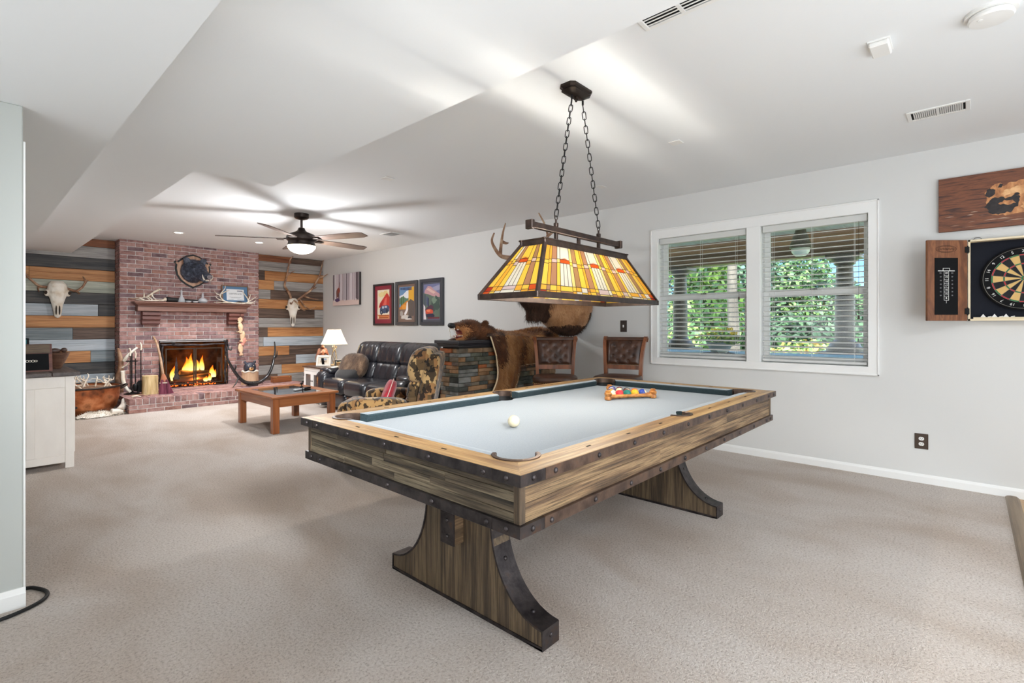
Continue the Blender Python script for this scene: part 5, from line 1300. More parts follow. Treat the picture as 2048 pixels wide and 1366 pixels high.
# ------------------------------------------------------------------ bar stools (local front is -y)
def make_stool(lab, loc, rz):
    o = thing('bar_stool', lab, 'bar stool', loc, rz)
    SZ = .70
    m = MB(); m.sq((0, -.01, SZ-.005), (.46, .45, .085), .5, .55, 30, 12); m.build('seat', mk['brleather'], o, True)
    m = MB(); m.b2(-.215, .215, -.22, .2, SZ-.085, SZ-.03, .012); m.build('seat_frame', mk['chairwood'], o, 40)
    n = MB().sq((0, 0, 0), (.008, .008, .008), nu=6, nv=4).mesh('nail', mk['nail'], True)
    nm = MB()
    for k in range(24): nm.sq((-.2+.4*k/23, -.223, SZ-.03), (.009, .008, .009), nu=6, nv=4)
    for sg in (-1, 1):
        for k in range(22): nm.sq((sg*.218, -.2+.38*k/21, SZ-.03), (.008, .009, .009), nu=6, nv=4)
    nm.build('nailheads', mk['nail'], o, True)['kind'] = 'stuff'
    for sx in (-1, 1):
        m = MB(); m.loft([[(sx*x+a*w, y+b*w, z) for a, b in ((-1, -1), (1, -1), (1, 1), (-1, 1))] for x, y, z, w in ((.20, -.22, 0, .018), (.19, -.20, .35, .021), (.185, -.19, SZ-.05, .026))]); m.build('front_leg', mk['chairwood'], o)
        # back post: leg, upright and backward scroll
        pth = [(.195, .25, 0), (.19, .215, .3), (.185, .19, SZ-.06), (.187, .185, SZ+.06), (.192, .19, SZ+.17), (.203, .212, SZ+.29), (.213, .245, SZ+.375), (.217, .275, SZ+.41)]
        m = MB(); P = smooth_path([(sx*x, y, z) for x, y, z in pth], 4)
        m.loft([[(p.x+a*.017, p.y+b*(.024 if p.z > .3 else .02), p.z) for a, b in ((-1, -1), (1, -1), (1, 1), (-1, 1))] for p in P]); b = m.build('back_post', mk['chairwood'], o, 50)
        m = MB(); m.cyl((sx*.197, .285, SZ+.395), (sx*.238, .285, SZ+.395), .030, n=18); m.cyl((sx*.195, .285, SZ+.395), (sx*.243, .285, SZ+.395), .014, n=12); m.build('scroll', mk['chairwood'], b, 40)
    for z, y in ((.22, -.2), (.3, .2)):
        MB().b2(-.19, .19, y-.014, y+.014, z-.016, z+.016, .004).build('stretcher', mk['chairwood'], o)
    for sx in (-1, 1): MB().b2(sx*.19-.012, sx*.19+.012, -.19, .2, .25, .28, .004).build('stretcher', mk['chairwood'], o)
    def surf(z): # back curve
        t = (z-SZ)/.41; return .175+.012*t+.085*t**2.4
    MB().loft([[(x, surf(SZ+.10)-.012, SZ+.08), (x, surf(SZ+.10)+.018, SZ+.08), (x, surf(SZ+.12)+.018, SZ+.125), (x, surf(SZ+.12)-.012, SZ+.125)] for x in (-.175, 0, .175)]).build('back_rail', mk['chairwood'], o)
    btn = []
    for r in range(5):
        c = (-.055, .055) if r % 2 == 0 else (-.105, 0, .105)
        for x in c: btn.append((x, SZ+.165+r*.05))
    def f(u, v):
        x = -.172+.344*u; z = SZ+.128+.26*v; x *= 1+.13*v
        e = min(u, 1-u, v, 1-v); puff = .022*min(1, e/.12)
        d = 0
        for bx_, bz_ in btn:
            q = (x-bx_*(1+.1*v))**2+(z-bz_)**2; d += .017*math.exp(-q/.0004)
        return (x, surf(z)-.008-puff+d, z)
    m = MB(); m.grid(f, 34, 26)
    m.grid(lambda u, v: ((-.172+.344*u)*(1+.13*v), surf(SZ+.128+.26*v)+.022, SZ+.128+.26*v), 8, 8)
    m.build('back_pad', mk['brleather'], o, True)
    m = MB(); m.tube([(x, .268, SZ+.392) for x in (-.2, 0, .2)], .027, 16); m.build('top_roll', mk['brleather'], o, 50)
    bme = MB().sq((0, 0, 0), (.018, .012, .018), nu=10, nv=6).mesh('button', mk['brleather'], True)
    for bx_, bz_ in btn: put('button', bme, o, (bx_*(1+.1*(bz_-SZ-.128)/.26), surf(bz_)-.016, bz_))
    nn = MB()
    for k in range(22): nn.sq((-.165+.33*k/21, surf(SZ+.13)-.016, SZ+.131), (.007, .006, .007), nu=6, nv=4)
    nn.build('back_nailheads', mk['nail'], o, True)['kind'] = 'stuff'
    return o
s1 = make_stool('tufted brown leather bar stool in front of the stone bar and bear rug', (4.10, 3.14, 0), math.atan2(-.79, .61))
s2 = copy_tree(s1); s2.location = (4.53, 2.66, 0); s2.rotation_euler = (0, 0, math.atan2(-.97, .24)); s2['label'] = 'tufted brown leather bar stool against the bare wall beside the window'
for s in (s1, s2): s['group'] = 'leather bar stools'

# ------------------------------------------------------------------ stone bar
sb = thing('stone_bar', 'half wall bar clad in multicoloured ledge stone with a dark wooden top', 'bar', (0, 0, 0))
QX, QY0, QY1 = 3.46, 3.90, 4.19
MB().b2(QX+.02, XW-.001, QY0+.02, QY1-.01, 0, 1.02).build('core', mk['mortar'] if 0 else mat('dark_grout', (58, 54, 50), .95), sb)
mk['stone'] = mat('ledge_stone', (130, 120, 108), .85, stops=[(.3, (150, 140, 130)), (.6, (235, 230, 224)), (.8, (255, 250, 240))], scale=9, detail=8,
    rndstops=[(0, (104, 112, 108)), (.14, (136, 126, 112)), (.26, (88, 94, 92)), (.38, (160, 134, 108)), (.5, (112, 116, 104)), (.6, (176, 140, 106)), (.7, (118, 106, 98)), (.8, (146, 150, 150)), (.92, (184, 112, 72))], bump=.7, bscale=26, spec=.25)
rq = random.Random(21); z = .0; stm = {}
def stone(a, b, z0, z1, side):
    dpt = .035; pr = rq.uniform(0, .012)
    if side: c = (QX-pr+dpt/2, (a+b)/2, (z0+z1)/2); d = (dpt, b-a, z1-z0)
    else: c = ((a+b)/2, QY0-pr+dpt/2, (z0+z1)/2); d = (b-a, dpt, z1-z0)
    k = tuple(round(q, 2) for q in d)
    if k not in stm: stm[k] = MB().box((0, 0, 0), (k[0]-.003, k[1] if not side else k[1]-.003, k[2]-.003), .004).mesh('stone', mk['stone'])
    put('stone', stm[k], sb, c)
while z < 1.0:
    h = rq.choice((.04, .05, .06)); h = min(h, 1.015-z)
    if h < .02: break
    x = QX-.004
    while x < XW-.02:
        w_ = min(rq.choice((.09, .13, .17, .22, .28)), XW-x); stone(x, x+w_, z, z+h, False); x += w_
    y = QY0
    while y < QY1-.01:
        w_ = min(rq.choice((.1, .14, .2)), QY1-y); stone(y, y+w_, z, z+h, True); y += w_
    z += h
m = MB(); 
for (o_, z0, z1) in ((.022, 1.015, 1.035), (.034, 1.035, 1.05), (.05, 1.05, 1.085)): m.b2(QX-o_, XW-.001, QY0-o_, QY1+o_, z0, z1, .005)
m.build('bar_top', mat('black_brown_top', (44, 42, 46), .35, coat=.3), sb)
# ------------------------------------------------------------------ fireplace doors, fire
fs = thing('fireplace_screen', 'black iron fireplace screen with two glass doors and branch and pine cone trim', 'fireplace screen', (0, YB, HZ))
gx0, gx1, gz = 2.185, 3.215, .79
m = MB()
for (a, b, c, d) in ((gx0, gx0+.012, 0, gz), (gx1-.012, gx1, 0, gz), (gx0, gx1, gz-.012, gz), (gx0, gx1, 0, .012)): m.b2(a, b, -.035, -.005, c, d, .002)
m.build('outer_frame', mk['black'], fs)
m = MB(); q = random.Random(2)
for (a, b) in (((gx0+.04, .02), (gx0+.045, gz-.06)), ((gx1-.045, .02), (gx1-.04, gz-.06)), ((gx0+.02, gz-.075), (gx1-.02, gz-.08))):
    for j in range(2):
        p = []; n = 9
        for i in range(n):
            t = i/(n-1); p.append((a[0]+(b[0]-a[0])*t+q.uniform(-.012, .012), -.03+q.uniform(-.008, .004), a[1]+(b[1]-a[1])*t+q.uniform(-.012, .012)))
        horn(m, p, .016, .012, 3, 7)
m.build('branch_trim', mk['iron'], fs, True)
for x, z in ((gx0+.19, gz-.055), (gx1-.05, gz-.04)):
    m = MB()
    for r in range(5):
        for k in range(7): a = 2*pi*(k+.5*(r % 2))/7; m.sq((x+.022*(1-r*.15)*cos(a), -.045-.004*r, z+.02-.012*r+.0*sin(a)), (.018, .02, .012), nu=6, nv=4)
    m.build('pine_cone', mk['iron'], fs, True)
dg = clear_glass('fire_glass', (236, 226, 214), .05, .03)
for a, b in ((gx0+.085, (gx0+gx1)/2-.003), ((gx0+gx1)/2+.003, gx1-.085)):
    m = MB(); f = .022
    m.b2(a, a+f, -.022, -.008, .04, .66, .002); m.b2(b-f, b, -.022, -.008, .04, .66, .002); m.b2(a+f, b-f, -.022, -.008, .04, .04+f, .002); m.b2(a+f, b-f, -.022, -.008, .66-f, .66, .002)
    d = m.build('door', mat('bronze_door_frame', (66, 54, 44), .4, .6), fs)
    MB().b2(a+f, b-f, -.016, -.013, .04+f, .66-f).build('pane', dg, d)
    MB().cyl(((b-.012) if a < 2.5 else (a+.012), -.034, .30), ((b-.012) if a < 2.5 else (a+.012), -.034, .40), .005, n=8).build('handle', mk['black'], d)
m = MB()                                                     # pine tree cut-out on the left door
m.prism([(gx0+.19, .14), (gx0+.29, .14), (gx0+.262, .24), (gx0+.275, .24), (gx0+.252, .35), (gx0+.262, .35), (gx0+.24, .52), (gx0+.218, .35), (gx0+.228, .35), (gx0+.205, .24), (gx0+.218, .24)], -.026, -.022, 'y')
m.build('pine_tree_cutout', mk['iron'], fs)
FY = YB+.20
gr = thing('fire_grate', 'black iron grate holding the burning logs', 'grate', (2.7, FY, HZ))
for k in range(7): MB().tube(smooth_path([(-.36+k*.12, -.13, .075), (-.36+k*.12, -.12, .05), (-.36+k*.12, .12, .05), (-.36+k*.12, .13, .10)], 3), .008, 6).build('bar', mk['black'], gr, True)
for y in (-.09, .09):
    m = MB(); m.b2(-.38, .38, y-.008, y+.008, .035, .05)
    for x in (-.34, .34): m.b2(x-.008, x+.008, y-.008, y+.008, 0, .05)
    m.build('leg_rail', mk['black'], gr)
mk['bark'] = mat('charred_bark', (96, 70, 50), .9, stops=[(.3, (40, 30, 24)), (.5, (120, 92, 66)), (.7, (176, 146, 108))], scale=14, stretch=(.3, 1, 1), detail=7, bump=.8, bscale=40)
def log(p0, p1, r, lab, name='fire_log'):
    o = thing(name, lab, 'log', (0, 0, 0)); m = MB(); q = random.Random(int(p0[0]*1000)); P = Vector(p0); D = Vector(p1)-P
    m.tube([P+D*t+Vector((q.uniform(-.006, .006), 0, q.uniform(-.006, .006))) for t in [k/6 for k in range(7)]], [r*(1+q.uniform(-.08, .08)) for _ in range(7)], 12)
    m.build('bark', mk['bark'], o, 50)
    m = MB()
    for e, s in ((P, -1), (P+D, 1)): m.cyl(e, e+D.normalized()*s*.003, r*.86, n=12)
    m.build('cut_ends', mat('log_end', (206, 170, 120), .8), o); return o
log((2.42, FY-.06, HZ+.115), (2.98, FY-.05, HZ+.155), .047, 'thick split log lying across the front of the fire grate')
log((2.40, FY+.06, HZ+.11), (3.00, FY+.05, HZ+.105), .05, 'log at the back of the fire grate')
log((2.52, FY-.05, HZ+.235), (3.02, FY+.06, HZ+.20), .042, 'log stacked slanting on top of the fire')
def flame_mat():
    m = bpy.data.materials.new('flame'); m.use_nodes = True; nt = m.node_tree; N = nt.nodes; L = nt.links; N.remove(N['Principled BSDF'])
    tc = N.new('ShaderNodeTexCoord'); sx = N.new('ShaderNodeSeparateXYZ'); L.new(tc.outputs['Generated'], sx.inputs[0])
    rp = ramp(nt, [(0, (255, 238, 170)), (.35, (255, 214, 110)), (.65, (255, 150, 40)), (1, (220, 70, 10))]); L.new(sx.outputs[2], rp.inputs[0])
    e = N.new('ShaderNodeEmission'); L.new(rp.outputs[0], e.inputs[0]); e.inputs[1].default_value = 2.6
    t = N.new('ShaderNodeBsdfTransparent'); lw = N.new('ShaderNodeLayerWeight'); lw.inputs[0].default_value = .45
    ad = N.new('ShaderNodeMath'); ad.operation = 'MULTIPLY_ADD'; L.new(sx.outputs[2], ad.inputs[0]); ad.inputs[1].default_value = .55; L.new(lw.outputs['Facing'], ad.inputs[2])
    cl = N.new('ShaderNodeMath'); cl.operation = 'MINIMUM'; L.new(ad.outputs[0], cl.inputs[0]); cl.inputs[1].default_value = .96
    x = N.new('ShaderNodeMixShader'); L.new(cl.outputs[0], x.inputs[0]); L.new(e.outputs[0], x.inputs[1]); L.new(t.outputs[0], x.inputs[2]); L.new(x.outputs[0], N['Material Output'].inputs[0]); return m
fm_ = flame_mat(); q = random.Random(9); fi = 0
FL = ['broad bright flame in the middle of the fire, left of the door joint', 'tall thin flame beside the broad one in the middle of the fire', 'low flame on the hall side of the broad middle flame', 'flame right behind the joint between the glass doors', 'tall flame just past the joint between the glass doors',
      'flame at the hall end of the fire, taller of two', 'small flame at the hall end of the fire, next to the pine tree cut out', 'flame at the window end of the fire, taller of two', 'small flame at the window end of the fire', 'low flame in the embers in front of the logs, nearer the window end', 'low flame in the embers in front of the logs, nearer the door joint']
for x, y, z, h, w in ((2.66, .02, .20, .30, .075), (2.71, .03, .20, .36, .05), (2.61, .03, .2, .22, .045), (2.80, .04, .22, .24, .05), (2.88, .03, .22, .30, .045), (2.43, -.02, .10, .26, .055), (2.47, -.03, .12, .17, .035), (3.03, -.02, .12, .22, .055), (3.07, -.01, .12, .14, .03), (2.96, -.09, .07, .13, .04), (2.90, -.10, .06, .10, .045)):
    m = MB(); n = 10; rings = []
    for i in range(n+1):
        t = i/n; r = w*(math.sin(pi*min(1, t*.86+.14))**.8)*(1-t)**.35+.001; ox = .35*w*math.sin(t*5+x*40)*t
        rings.append([(x+ox+r*cos(2*pi*k/10), FY+y+r*.7*sin(2*pi*k/10), HZ+z+h*t) for k in range(10)])
    o = m.loft(rings).build('flame', fm_, None, True)
    tag(o, FL[fi], 'flame', 'flames in the fireplace'); fi += 1
em = mat('ember', (60, 20, 10), .9, emit=(255, 90, 26), es=2.2); ash = mat('ember_dark', (40, 28, 24), .95)
m = MB()
for i in range(150):
    m.m = 0 if q.random() < .55 else 1; s = q.uniform(.014, .032); m.sq((q.uniform(2.38, 3.06), FY-.12+q.uniform(-.04, .1), HZ+.012+q.uniform(0, .035)), (s, s, s*.7), .7, .7, 6, 4)
tag(m.build('ember_bed', [em, ash], None), 'bed of glowing red embers under the burning logs', 'embers', kind='stuff')
lamp('fire_glow', 'POINT', (2.7, FY-.02, HZ+.33), 9, (1, .48, .14), size=.09)
lamp('fire_glow', 'POINT', (2.75, FY-.1, HZ+.10), 4, (1, .42, .12), size=.05)

# ------------------------------------------------------------------ mantel
mn = thing('mantel_shelf', 'brown wooden mantel shelf on two stepped corbels over the fireplace', 'mantel', (2.672, YB, 0))
m = MB(); hm = .862; MZ = 1.628
m.b2(-hm, hm, -.25, 0, MZ-.022, MZ, .006); m.build('shelf_top', mk['mantel'], mn)
m = MB(); m.loft([[(-a, -d, z), (a, -d, z), (a, 0, z), (-a, 0, z)] for a, d, z in ((hm-.06, .19, MZ-.075), (hm-.05, .20, MZ-.055), (hm-.02, .232, MZ-.035), (hm-.012, .24, MZ-.022))]); m.build('cornice', mk['mantel'], mn)
MB().b2(-hm+.055, hm-.055, -.18, 0, MZ-.15, MZ-.075, .004).build('frieze', mk['mantel'], mn)
dkm = wood('mantel_dark', (70, 32, 26), (104, 54, 44), (132, 82, 70), 'x', 8, 10, .45, .2, .03)
for xc in (-.615, .645):
    c = MB().b2(xc-.115, xc+.115, -.10, 0, MZ-.37, MZ-.15, .004).build('corbel', dkm, mn)
    for k, (d, z) in enumerate(((.16, MZ-.215), (.145, MZ-.285), (.12, MZ-.35))):
        MB().prism([(-d, z), (-d, z+.012), (-d+.012, z+.055), (0, z+.055), (0, z-.01), (-d+.02, z-.01)], xc-.12, xc+.12, 'x').build('step', dkm, c, 35)

# ------------------------------------------------------------------ things on the mantel
def antler(lab, pts, tines, mt, r0=.016, r1=.005, group=None, loc=(0, 0, 0), rz=0, burr=True):
    o = thing('antler', lab, 'antler', loc, rz, group); m = MB(); horn(m, pts, r0, r1)
    if burr: m.sq(pts[0], (r0*3.1, r0*3.1, r0*2), .8, .8, 10, 6)
    o2 = m.build('main_beam', mt, o, True)
    for t in tines: n = MB(); horn(n, t, r0*.72, r0*.18, 4, 7); n.build('tine', mt, o, True)
    return o
MY = YB-.12
antler('pale shed antler propped at the hall end of the mantel, its thick end raised', [(2.17, MY, 1.83), (2.10, MY, 1.79), (2.03, MY, 1.73), (1.96, MY+.02, 1.69), (1.90, MY, 1.69)],
       [[(2.06, MY, 1.75), (2.08, MY-.02, 1.70), (2.13, MY-.05, 1.645)], [(1.98, MY, 1.70), (2.02, MY-.03, 1.67), (2.02, MY-.05, 1.64)], [(1.96, MY, 1.69), (1.96, MY, 1.74), (1.965, MY, 1.775)]], mk['antler'], .019, .006)
antler('pale shed antler lying flat at the hall end of the mantel', [(2.20, MY-.05, 1.655), (2.12, MY-.06, 1.65), (2.0, MY-.06, 1.645), (1.84, MY-.07, 1.65)], [[(2.06, MY-.06, 1.65), (2.03, MY-.04, 1.69), (1.98, MY-.03, 1.72)], [(1.95, MY-.06, 1.65), (1.9, MY-.03, 1.675), (1.84, MY-.03, 1.69)]], mk['antler'], .016, .005)
antler('dark tipped antler lying behind the pale ones at the hall end of the mantel', [(2.05, MY+.05, 1.65), (1.95, MY+.05, 1.66), (1.86, MY+.05, 1.672), (1.78, MY+.04, 1.665)], [], mk['antlerbr'], .014, .004)
ph = thing('powder_horn', 'long black powder horn lying along the mantel', 'powder horn', (0, 0, 0))
m = MB(); horn(m, [(2.26, MY-.02, 1.675), (2.4, MY-.02, 1.668), (2.56, MY-.01, 1.66), (2.72, MY, 1.66), (2.84, MY+.02, 1.655)], .042, .012, 4, 14); m.build('horn', mk['liner'], ph, True)
m = MB(); m.sq((2.235, MY-.03, 1.672), (.05, .06, .06), .8, .8, 12, 8); m.build('end_knob', mk['antler'], ph, True)
def decanter(x, y, lab, prof):
    o = thing('decanter', lab, 'decanter', (x, y, MZ)); m = MB(); m.lathe(prof, 24); m.build('body', mk['crystal'], o, 45)
    z = prof[-1][1]; m = MB(); m.lathe([(.008, z-.01), (.008, z), (.016, z+.006), (.017, z+.02), (.008, z+.034), (.0001, z+.036)], 14); m.build('stopper', mk['crystal'], o, 45); return o
decanter(2.465, MY-.04, 'tall slim clear glass decanter on the mantel below the boar head', [(.04, 0), (.055, .01), (.052, .03), (.04, .07), (.02, .10), (.014, .14), (.018, .175)])
decanter(2.78, MY-.03, 'round bellied clear glass decanter on the mantel below the boar head', [(.045, 0), (.07, .02), (.075, .045), (.055, .075), (.02, .095), (.015, .12), (.02, .14)])
for i, (x, l) in enumerate(((2.56, 'low clear glass dish between the two decanters, nearer the slim one'), (2.66, 'low clear glass dish between the two decanters, nearer the round one'))):
    o = thing('glass_dish', l, 'dish', (x, MY-.07, MZ)); m = MB(); m.lathe([(.02, 0), (.04, .012), (.046, .03), (.042, .03), (.036, .014), (.0001, .006)], 20); m.build('bowl', mk['crystal'], o, 45)
    m = MB(); m.sq((0, 0, .022), (.04, .04, .02), nu=10, nv=6); m.build('crystal_lump', mk['crystal'], o, 30)
cf = thing('certificate_frame', 'framed certificate with a blue mat leaning on the brick above the mantel', 'picture', (3.335, YB-.05, MZ))
T = Matrix.Rotation(R_(-7), 4, 'X'); w_, h_, f_ = .45, .345, .02
frm = mat('champagne_frame', (130, 104, 86), .4, .3)
for nm, (a, b, c, d) in (('frame_side', (-w_/2, -w_/2+f_, 0, h_)), ('frame_side', (w_/2-f_, w_/2, 0, h_)), ('frame_top', (-w_/2+f_, w_/2-f_, h_-f_, h_)), ('frame_bottom', (-w_/2+f_, w_/2-f_, 0, f_))): MB().b2(a, b, -.022, 0, c, d, .003, T).build(nm, frm, cf)
MB().b2(-w_/2+f_, w_/2-f_, -.008, -.003, f_, h_-f_, 0, T).build('blue_mat', mat('blue_mat', (88, 124, 158), .8), cf)
MB().b2(-.145, .145, -.0095, -.008, .075, .275, 0, T).build('paper', mat('paper', (236, 238, 240), .8), cf)
ink = mat('grey_ink', (96, 104, 112), .8); ink2 = mat('dark_ink', (40, 52, 66), .8)
text_mesh('lettering', 'CERTIFICATE', .036, ink, cf, T @ Vector((0, -.0105, .19)), (pi/2-R_(7), 0, 0))
m = MB(); m.b2(.03, .12, -.0105, -.0098, .24, .252, 0, T)
for a, b, z in ((-.1, .1, .13), (-.07, .07, .115), (-.12, -.03, .09), (.03, .12, .09)): m.b2(a, b, -.0105, -.0098, z, z+.003, 0, T)
m.build('ink_lines', ink2, cf)
antler('white antler with raised tines below the certificate, on the boar head side', [(3.36, MY-.06, 1.645), (3.25, MY-.07, 1.65), (3.12, MY-.07, 1.67), (3.05, MY-.06, 1.74), (3.06, MY-.05, 1.81), (3.12, MY-.05, 1.90), (3.125, MY-.05, 1.95)],
       [[(3.06, MY-.06, 1.77), (2.99, MY-.05, 1.80), (2.95, MY-.04, 1.86)], [(3.06, MY-.05, 1.80), (3.14, MY-.06, 1.85), (3.19, MY-.06, 1.87)], [(3.1, MY-.07, 1.68), (3.0, MY-.08, 1.71), (2.955, MY-.08, 1.765)], [(3.2, MY-.07, 1.65), (3.05, MY-.1, 1.65), (2.93, MY-.1, 1.645)]], mk['antler'], .015, .005)
antler('white antler with raised tines below the certificate, at the mantel end', [(3.40, MY-.06, 1.645), (3.46, MY-.07, 1.65), (3.5, MY-.07, 1.68), (3.49, MY-.06, 1.74), (3.45, MY-.05, 1.80), (3.41, MY-.05, 1.87)],
       [[(3.5, MY-.07, 1.70), (3.53, MY-.06, 1.77), (3.55, MY-.05, 1.82)], [(3.5, MY-.07, 1.68), (3.58, MY-.07, 1.73), (3.64, MY-.07, 1.78)], [(3.47, MY-.07, 1.655), (3.57, MY-.09, 1.67), (3.63, MY-.09, 1.72)], [(3.45, MY-.08, 1.65), (3.54, MY-.1, 1.645), (3.6, MY-.1, 1.65)]], mk['antler'], .015, .005)
o = thing('ram_horn', 'small grey curled horn lying in front of the certificate', 'horn', (0, 0, 0)); m = MB(); horn(m, [(3.28, MY-.05, 1.645), (3.36, MY-.04, 1.672), (3.45, MY-.05, 1.66), (3.5, MY-.07, 1.645)], .017, .005); m.build('horn', mk['iron'], o, True)

# ------------------------------------------------------------------ boar head on its plaque
bh = thing('boar_mount', 'black boar head with white tusks on a shield plaque over the mantel', 'boar mount', (2.672, YB, 2.18))
sh_ = [(0, -.285), (.10, -.235), (.18, -.17), (.235, -.08), (.255, .03), (.245, .10), (.275, .125), (.255, .15), (.23, .135), (.17, .19), (.10, .245), (0, .275)]
shp = sh_+[(-x, z) for x, z in reversed(sh_[1:-1])]
MB().prism([(x*1.04, z*1.04) for x, z in shp], -.018, -.001, 'y').build('plaque_border', mk['liner'], bh)
MB().prism([(x*.94, z*.94) for x, z in shp], -.028, -.016, 'y').build('plaque', wood('plaque_wood', (122, 80, 56), (180, 134, 104), (206, 164, 134), 'z', 8, 8, .35, .05, .02, coat=.4), bh)
m = MB(); D = Vector((.10, -.34, -.12)); B0_ = Vector((-.01, -.02, .0))
def ring_(c, rx, rz, tilt=0, n=16): return [(c[0]+rx*cos(2*pi*k/n), c[1]+tilt*sin(2*pi*k/n), c[2]+rz*sin(2*pi*k/n)) for k in range(n)]
m.loft([ring_((-.01, -.015, -.01), .19, .20), ring_((-.005, -.08, .0), .185, .195), ring_((.01, -.15, .0), .155, .16), ring_((.035, -.22, -.02), .12, .125), ring_((.065, -.30, -.06), .088, .085), ring_((.095, -.38, -.095), .064, .06), ring_((.118, -.45, -.12), .054, .048), ring_((.123, -.465, -.124), .044, .038)])
m.loft([ring_((.03, -.2, -.10), .07, .05), ring_((.07, -.31, -.16), .052, .036), ring_((.095, -.38, -.195), .038, .024), ring_((.105, -.41, -.20), .02, .012)])
for sg in (-1, 1): m.loft([ring_((sg*.09, -.10, .11), .07, .05), ring_((sg*.125, -.13, .175), .058, .035), ring_((sg*.155, -.14, .235), .018, .014)])
head = blob('head', m, mk['fur_boar'], bh, .011, 4, .006, 14)
fur(head, 1500, .028, (.1, .6, -.25), [mk['fur_boar']], width=.0016, keep=lambda q: q.y > -.28)
m = MB()
for sg in (-1, 1): horn(m, [(.105+sg*.045, -.40, -.17), (.105+sg*.07, -.42, -.135), (.105+sg*.075, -.41, -.085)], .014, .004, 4, 7)
for k in range(5): m.cyl((.08+.011*k, -.408+.002*abs(k-2), -.19), (.08+.011*k, -.411, -.165), .006, .003, 6)
m.build('tusks', mk['bone'], head, True)
m = MB()
for sg in (-1, 1): m.sq((.04+sg*.075, -.245, .045), (.022, .018, .02), nu=10, nv=6)
m.build('eyes', mk['liner'], head, True)
m = MB(); m.sq((.124, -.462, -.124), (.085, .022, .066), .8, .8, 14, 8); sn = m.build('snout_disc', mat('snout', (128, 120, 122), .3), head, True)
for sg in (-1, 1): MB().sq((.124+sg*.016, -.474, -.126), (.014, .006, .018), nu=8, nv=5).build('nostril', mk['liner'], head, True)

# ------------------------------------------------------------------ skulls with antlers
def skull(par, s, lean, wide=1.0):
    """nose down skull, local -y out of the wall, top of the head at z=0"""
    m = MB(); T = Matrix.Rotation(R_(lean), 4, 'X')
    def r(z, y, a, b): return [T @ Vector((wide*s*a*cos(2*pi*k/14), s*(y+b*sin(2*pi*k/14)), s*z)) for k in range(14)]
    m.loft([r(.0, -.06, .055, .05), r(-.04, -.08, .085, .07), r(-.11, -.085, .095, .075), r(-.19, -.08, .088, .065), r(-.25, -.07, .07, .055), r(-.33, -.06, .052, .045), r(-.42, -.05, .040, .035), r(-.48, -.045, .03, .025), r(-.5, -.045, .012, .012)])
    for sg in (-1, 1): m.sq(T @ Vector((sg*s*.098*wide, -s*.075, -s*.165)), (s*.05, s*.08, s*.085), .8, .8, 12, 8)
    o = blob('skull', m, mk['bone'], par, .008*s/1.0, 3, .003, 30)
    dk = mat('socket_shadow', (52, 42, 34), .95)
    for sg in (-1, 1):
        MB().sq(T @ Vector((sg*s*.108*wide, -s*.118, -s*.165)), (s*.034, s*.03, s*.05), nu=12, nv=8).build('eye_socket', dk, o, True)
        MB().sq(T @ Vector((sg*s*.017, -s*.093, -s*.40)), (s*.018, s*.02, s*.13), nu=10, nv=8).build('nose_opening', dk, o, True)
    return o, T
ds = thing('deer_skull', 'bleached skull with short brown antlers on the plank wall above the cabinet', 'skull', (.965, YL-.025, 1.90))
skull(ds, 1.1, -6, 1.12)
for sg, tips in ((-1, [[(-.05, -.05, -.09), (-.13, -.07, -.085), (-.2, -.1, -.075), (-.27, -.12, -.01), (-.335, -.12, .07), (-.325, -.12, .09)], [(-.2, -.1, -.08), (-.215, -.14, -.12), (-.205, -.16, -.165)]]), (1, [[(.08, -.05, -.08), (.15, -.06, -.11), (.215, -.08, -.125), (.28, -.1, -.07), (.325, -.11, .02), (.35, -.1, .04)], [(.22, -.08, -.13), (.245, -.12, -.16), (.235, -.15, -.175)], [(.315, -.1, -.01), (.315, -.1, .05), (.29, -.1, .1)]])):
    m = MB(); horn(m, tips[0], .021, .012); b = m.build('antler', mk['antlerbr'], ds, True)
    for t in tips[1:]: n = MB(); horn(n, t, .017, .006); n.build('tine', mk['antlerbr'], b, True)
es = thing('elk_skull', 'narrow white elk skull with tall branching antlers in the corner by the pictures', 'skull', (4.45, YR-.03, 1.77))
o, T = skull(es, 1.12, -10, .95); o.rotation_euler = (0, 0, R_(-24))
Lb = [[(-.05, -.06, -.03), (-.13, -.14, .10), (-.23, -.22, .20), (-.27, -.25, .26), (-.245, -.28, .42), (-.22, -.3, .60), (-.19, -.3, .74), (-.13, -.3, .82)], [(-.22, -.22, .19), (-.26, -.3, .20), (-.285, -.34, .205)], [(-.24, -.27, .43), (-.19, -.34, .49), (-.13, -.36, .53)], [(-.06, -.1, .0), (-.02, -.24, -.08), (.03, -.34, -.2), (.075, -.38, -.225)], [(-.1, -.1, -.06), (-.12, -.2, -.1), (-.1, -.26, -.03)]]
Rb = [[(.05, -.06, -.03), (.16, -.12, .08), (.28, -.2, .2), (.36, -.26, .36), (.42, -.30, .52), (.44, -.31, .66), (.475, -.32, .8)], [(.39, -.28, .44), (.46, -.36, .47), (.53, -.40, .52)], [(.10, -.08, .02), (.13, -.2, -.12), (.2, -.32, -.2), (.29, -.4, -.14)], [(.16, -.12, .07), (.25, -.26, .02), (.36, -.36, .0)], [(.30, -.22, .23), (.36, -.2, .24), (.4, -.18, .255)]]
for tips in (Lb, Rb):
    m = MB(); horn(m, tips[0], .025, .009); b = m.build('antler', mk['antlerbr'], es, True)
    for t in tips[1:]: n = MB(); horn(n, t, .018, .005); n.build('tine', mk['antlerbr'], b, True)

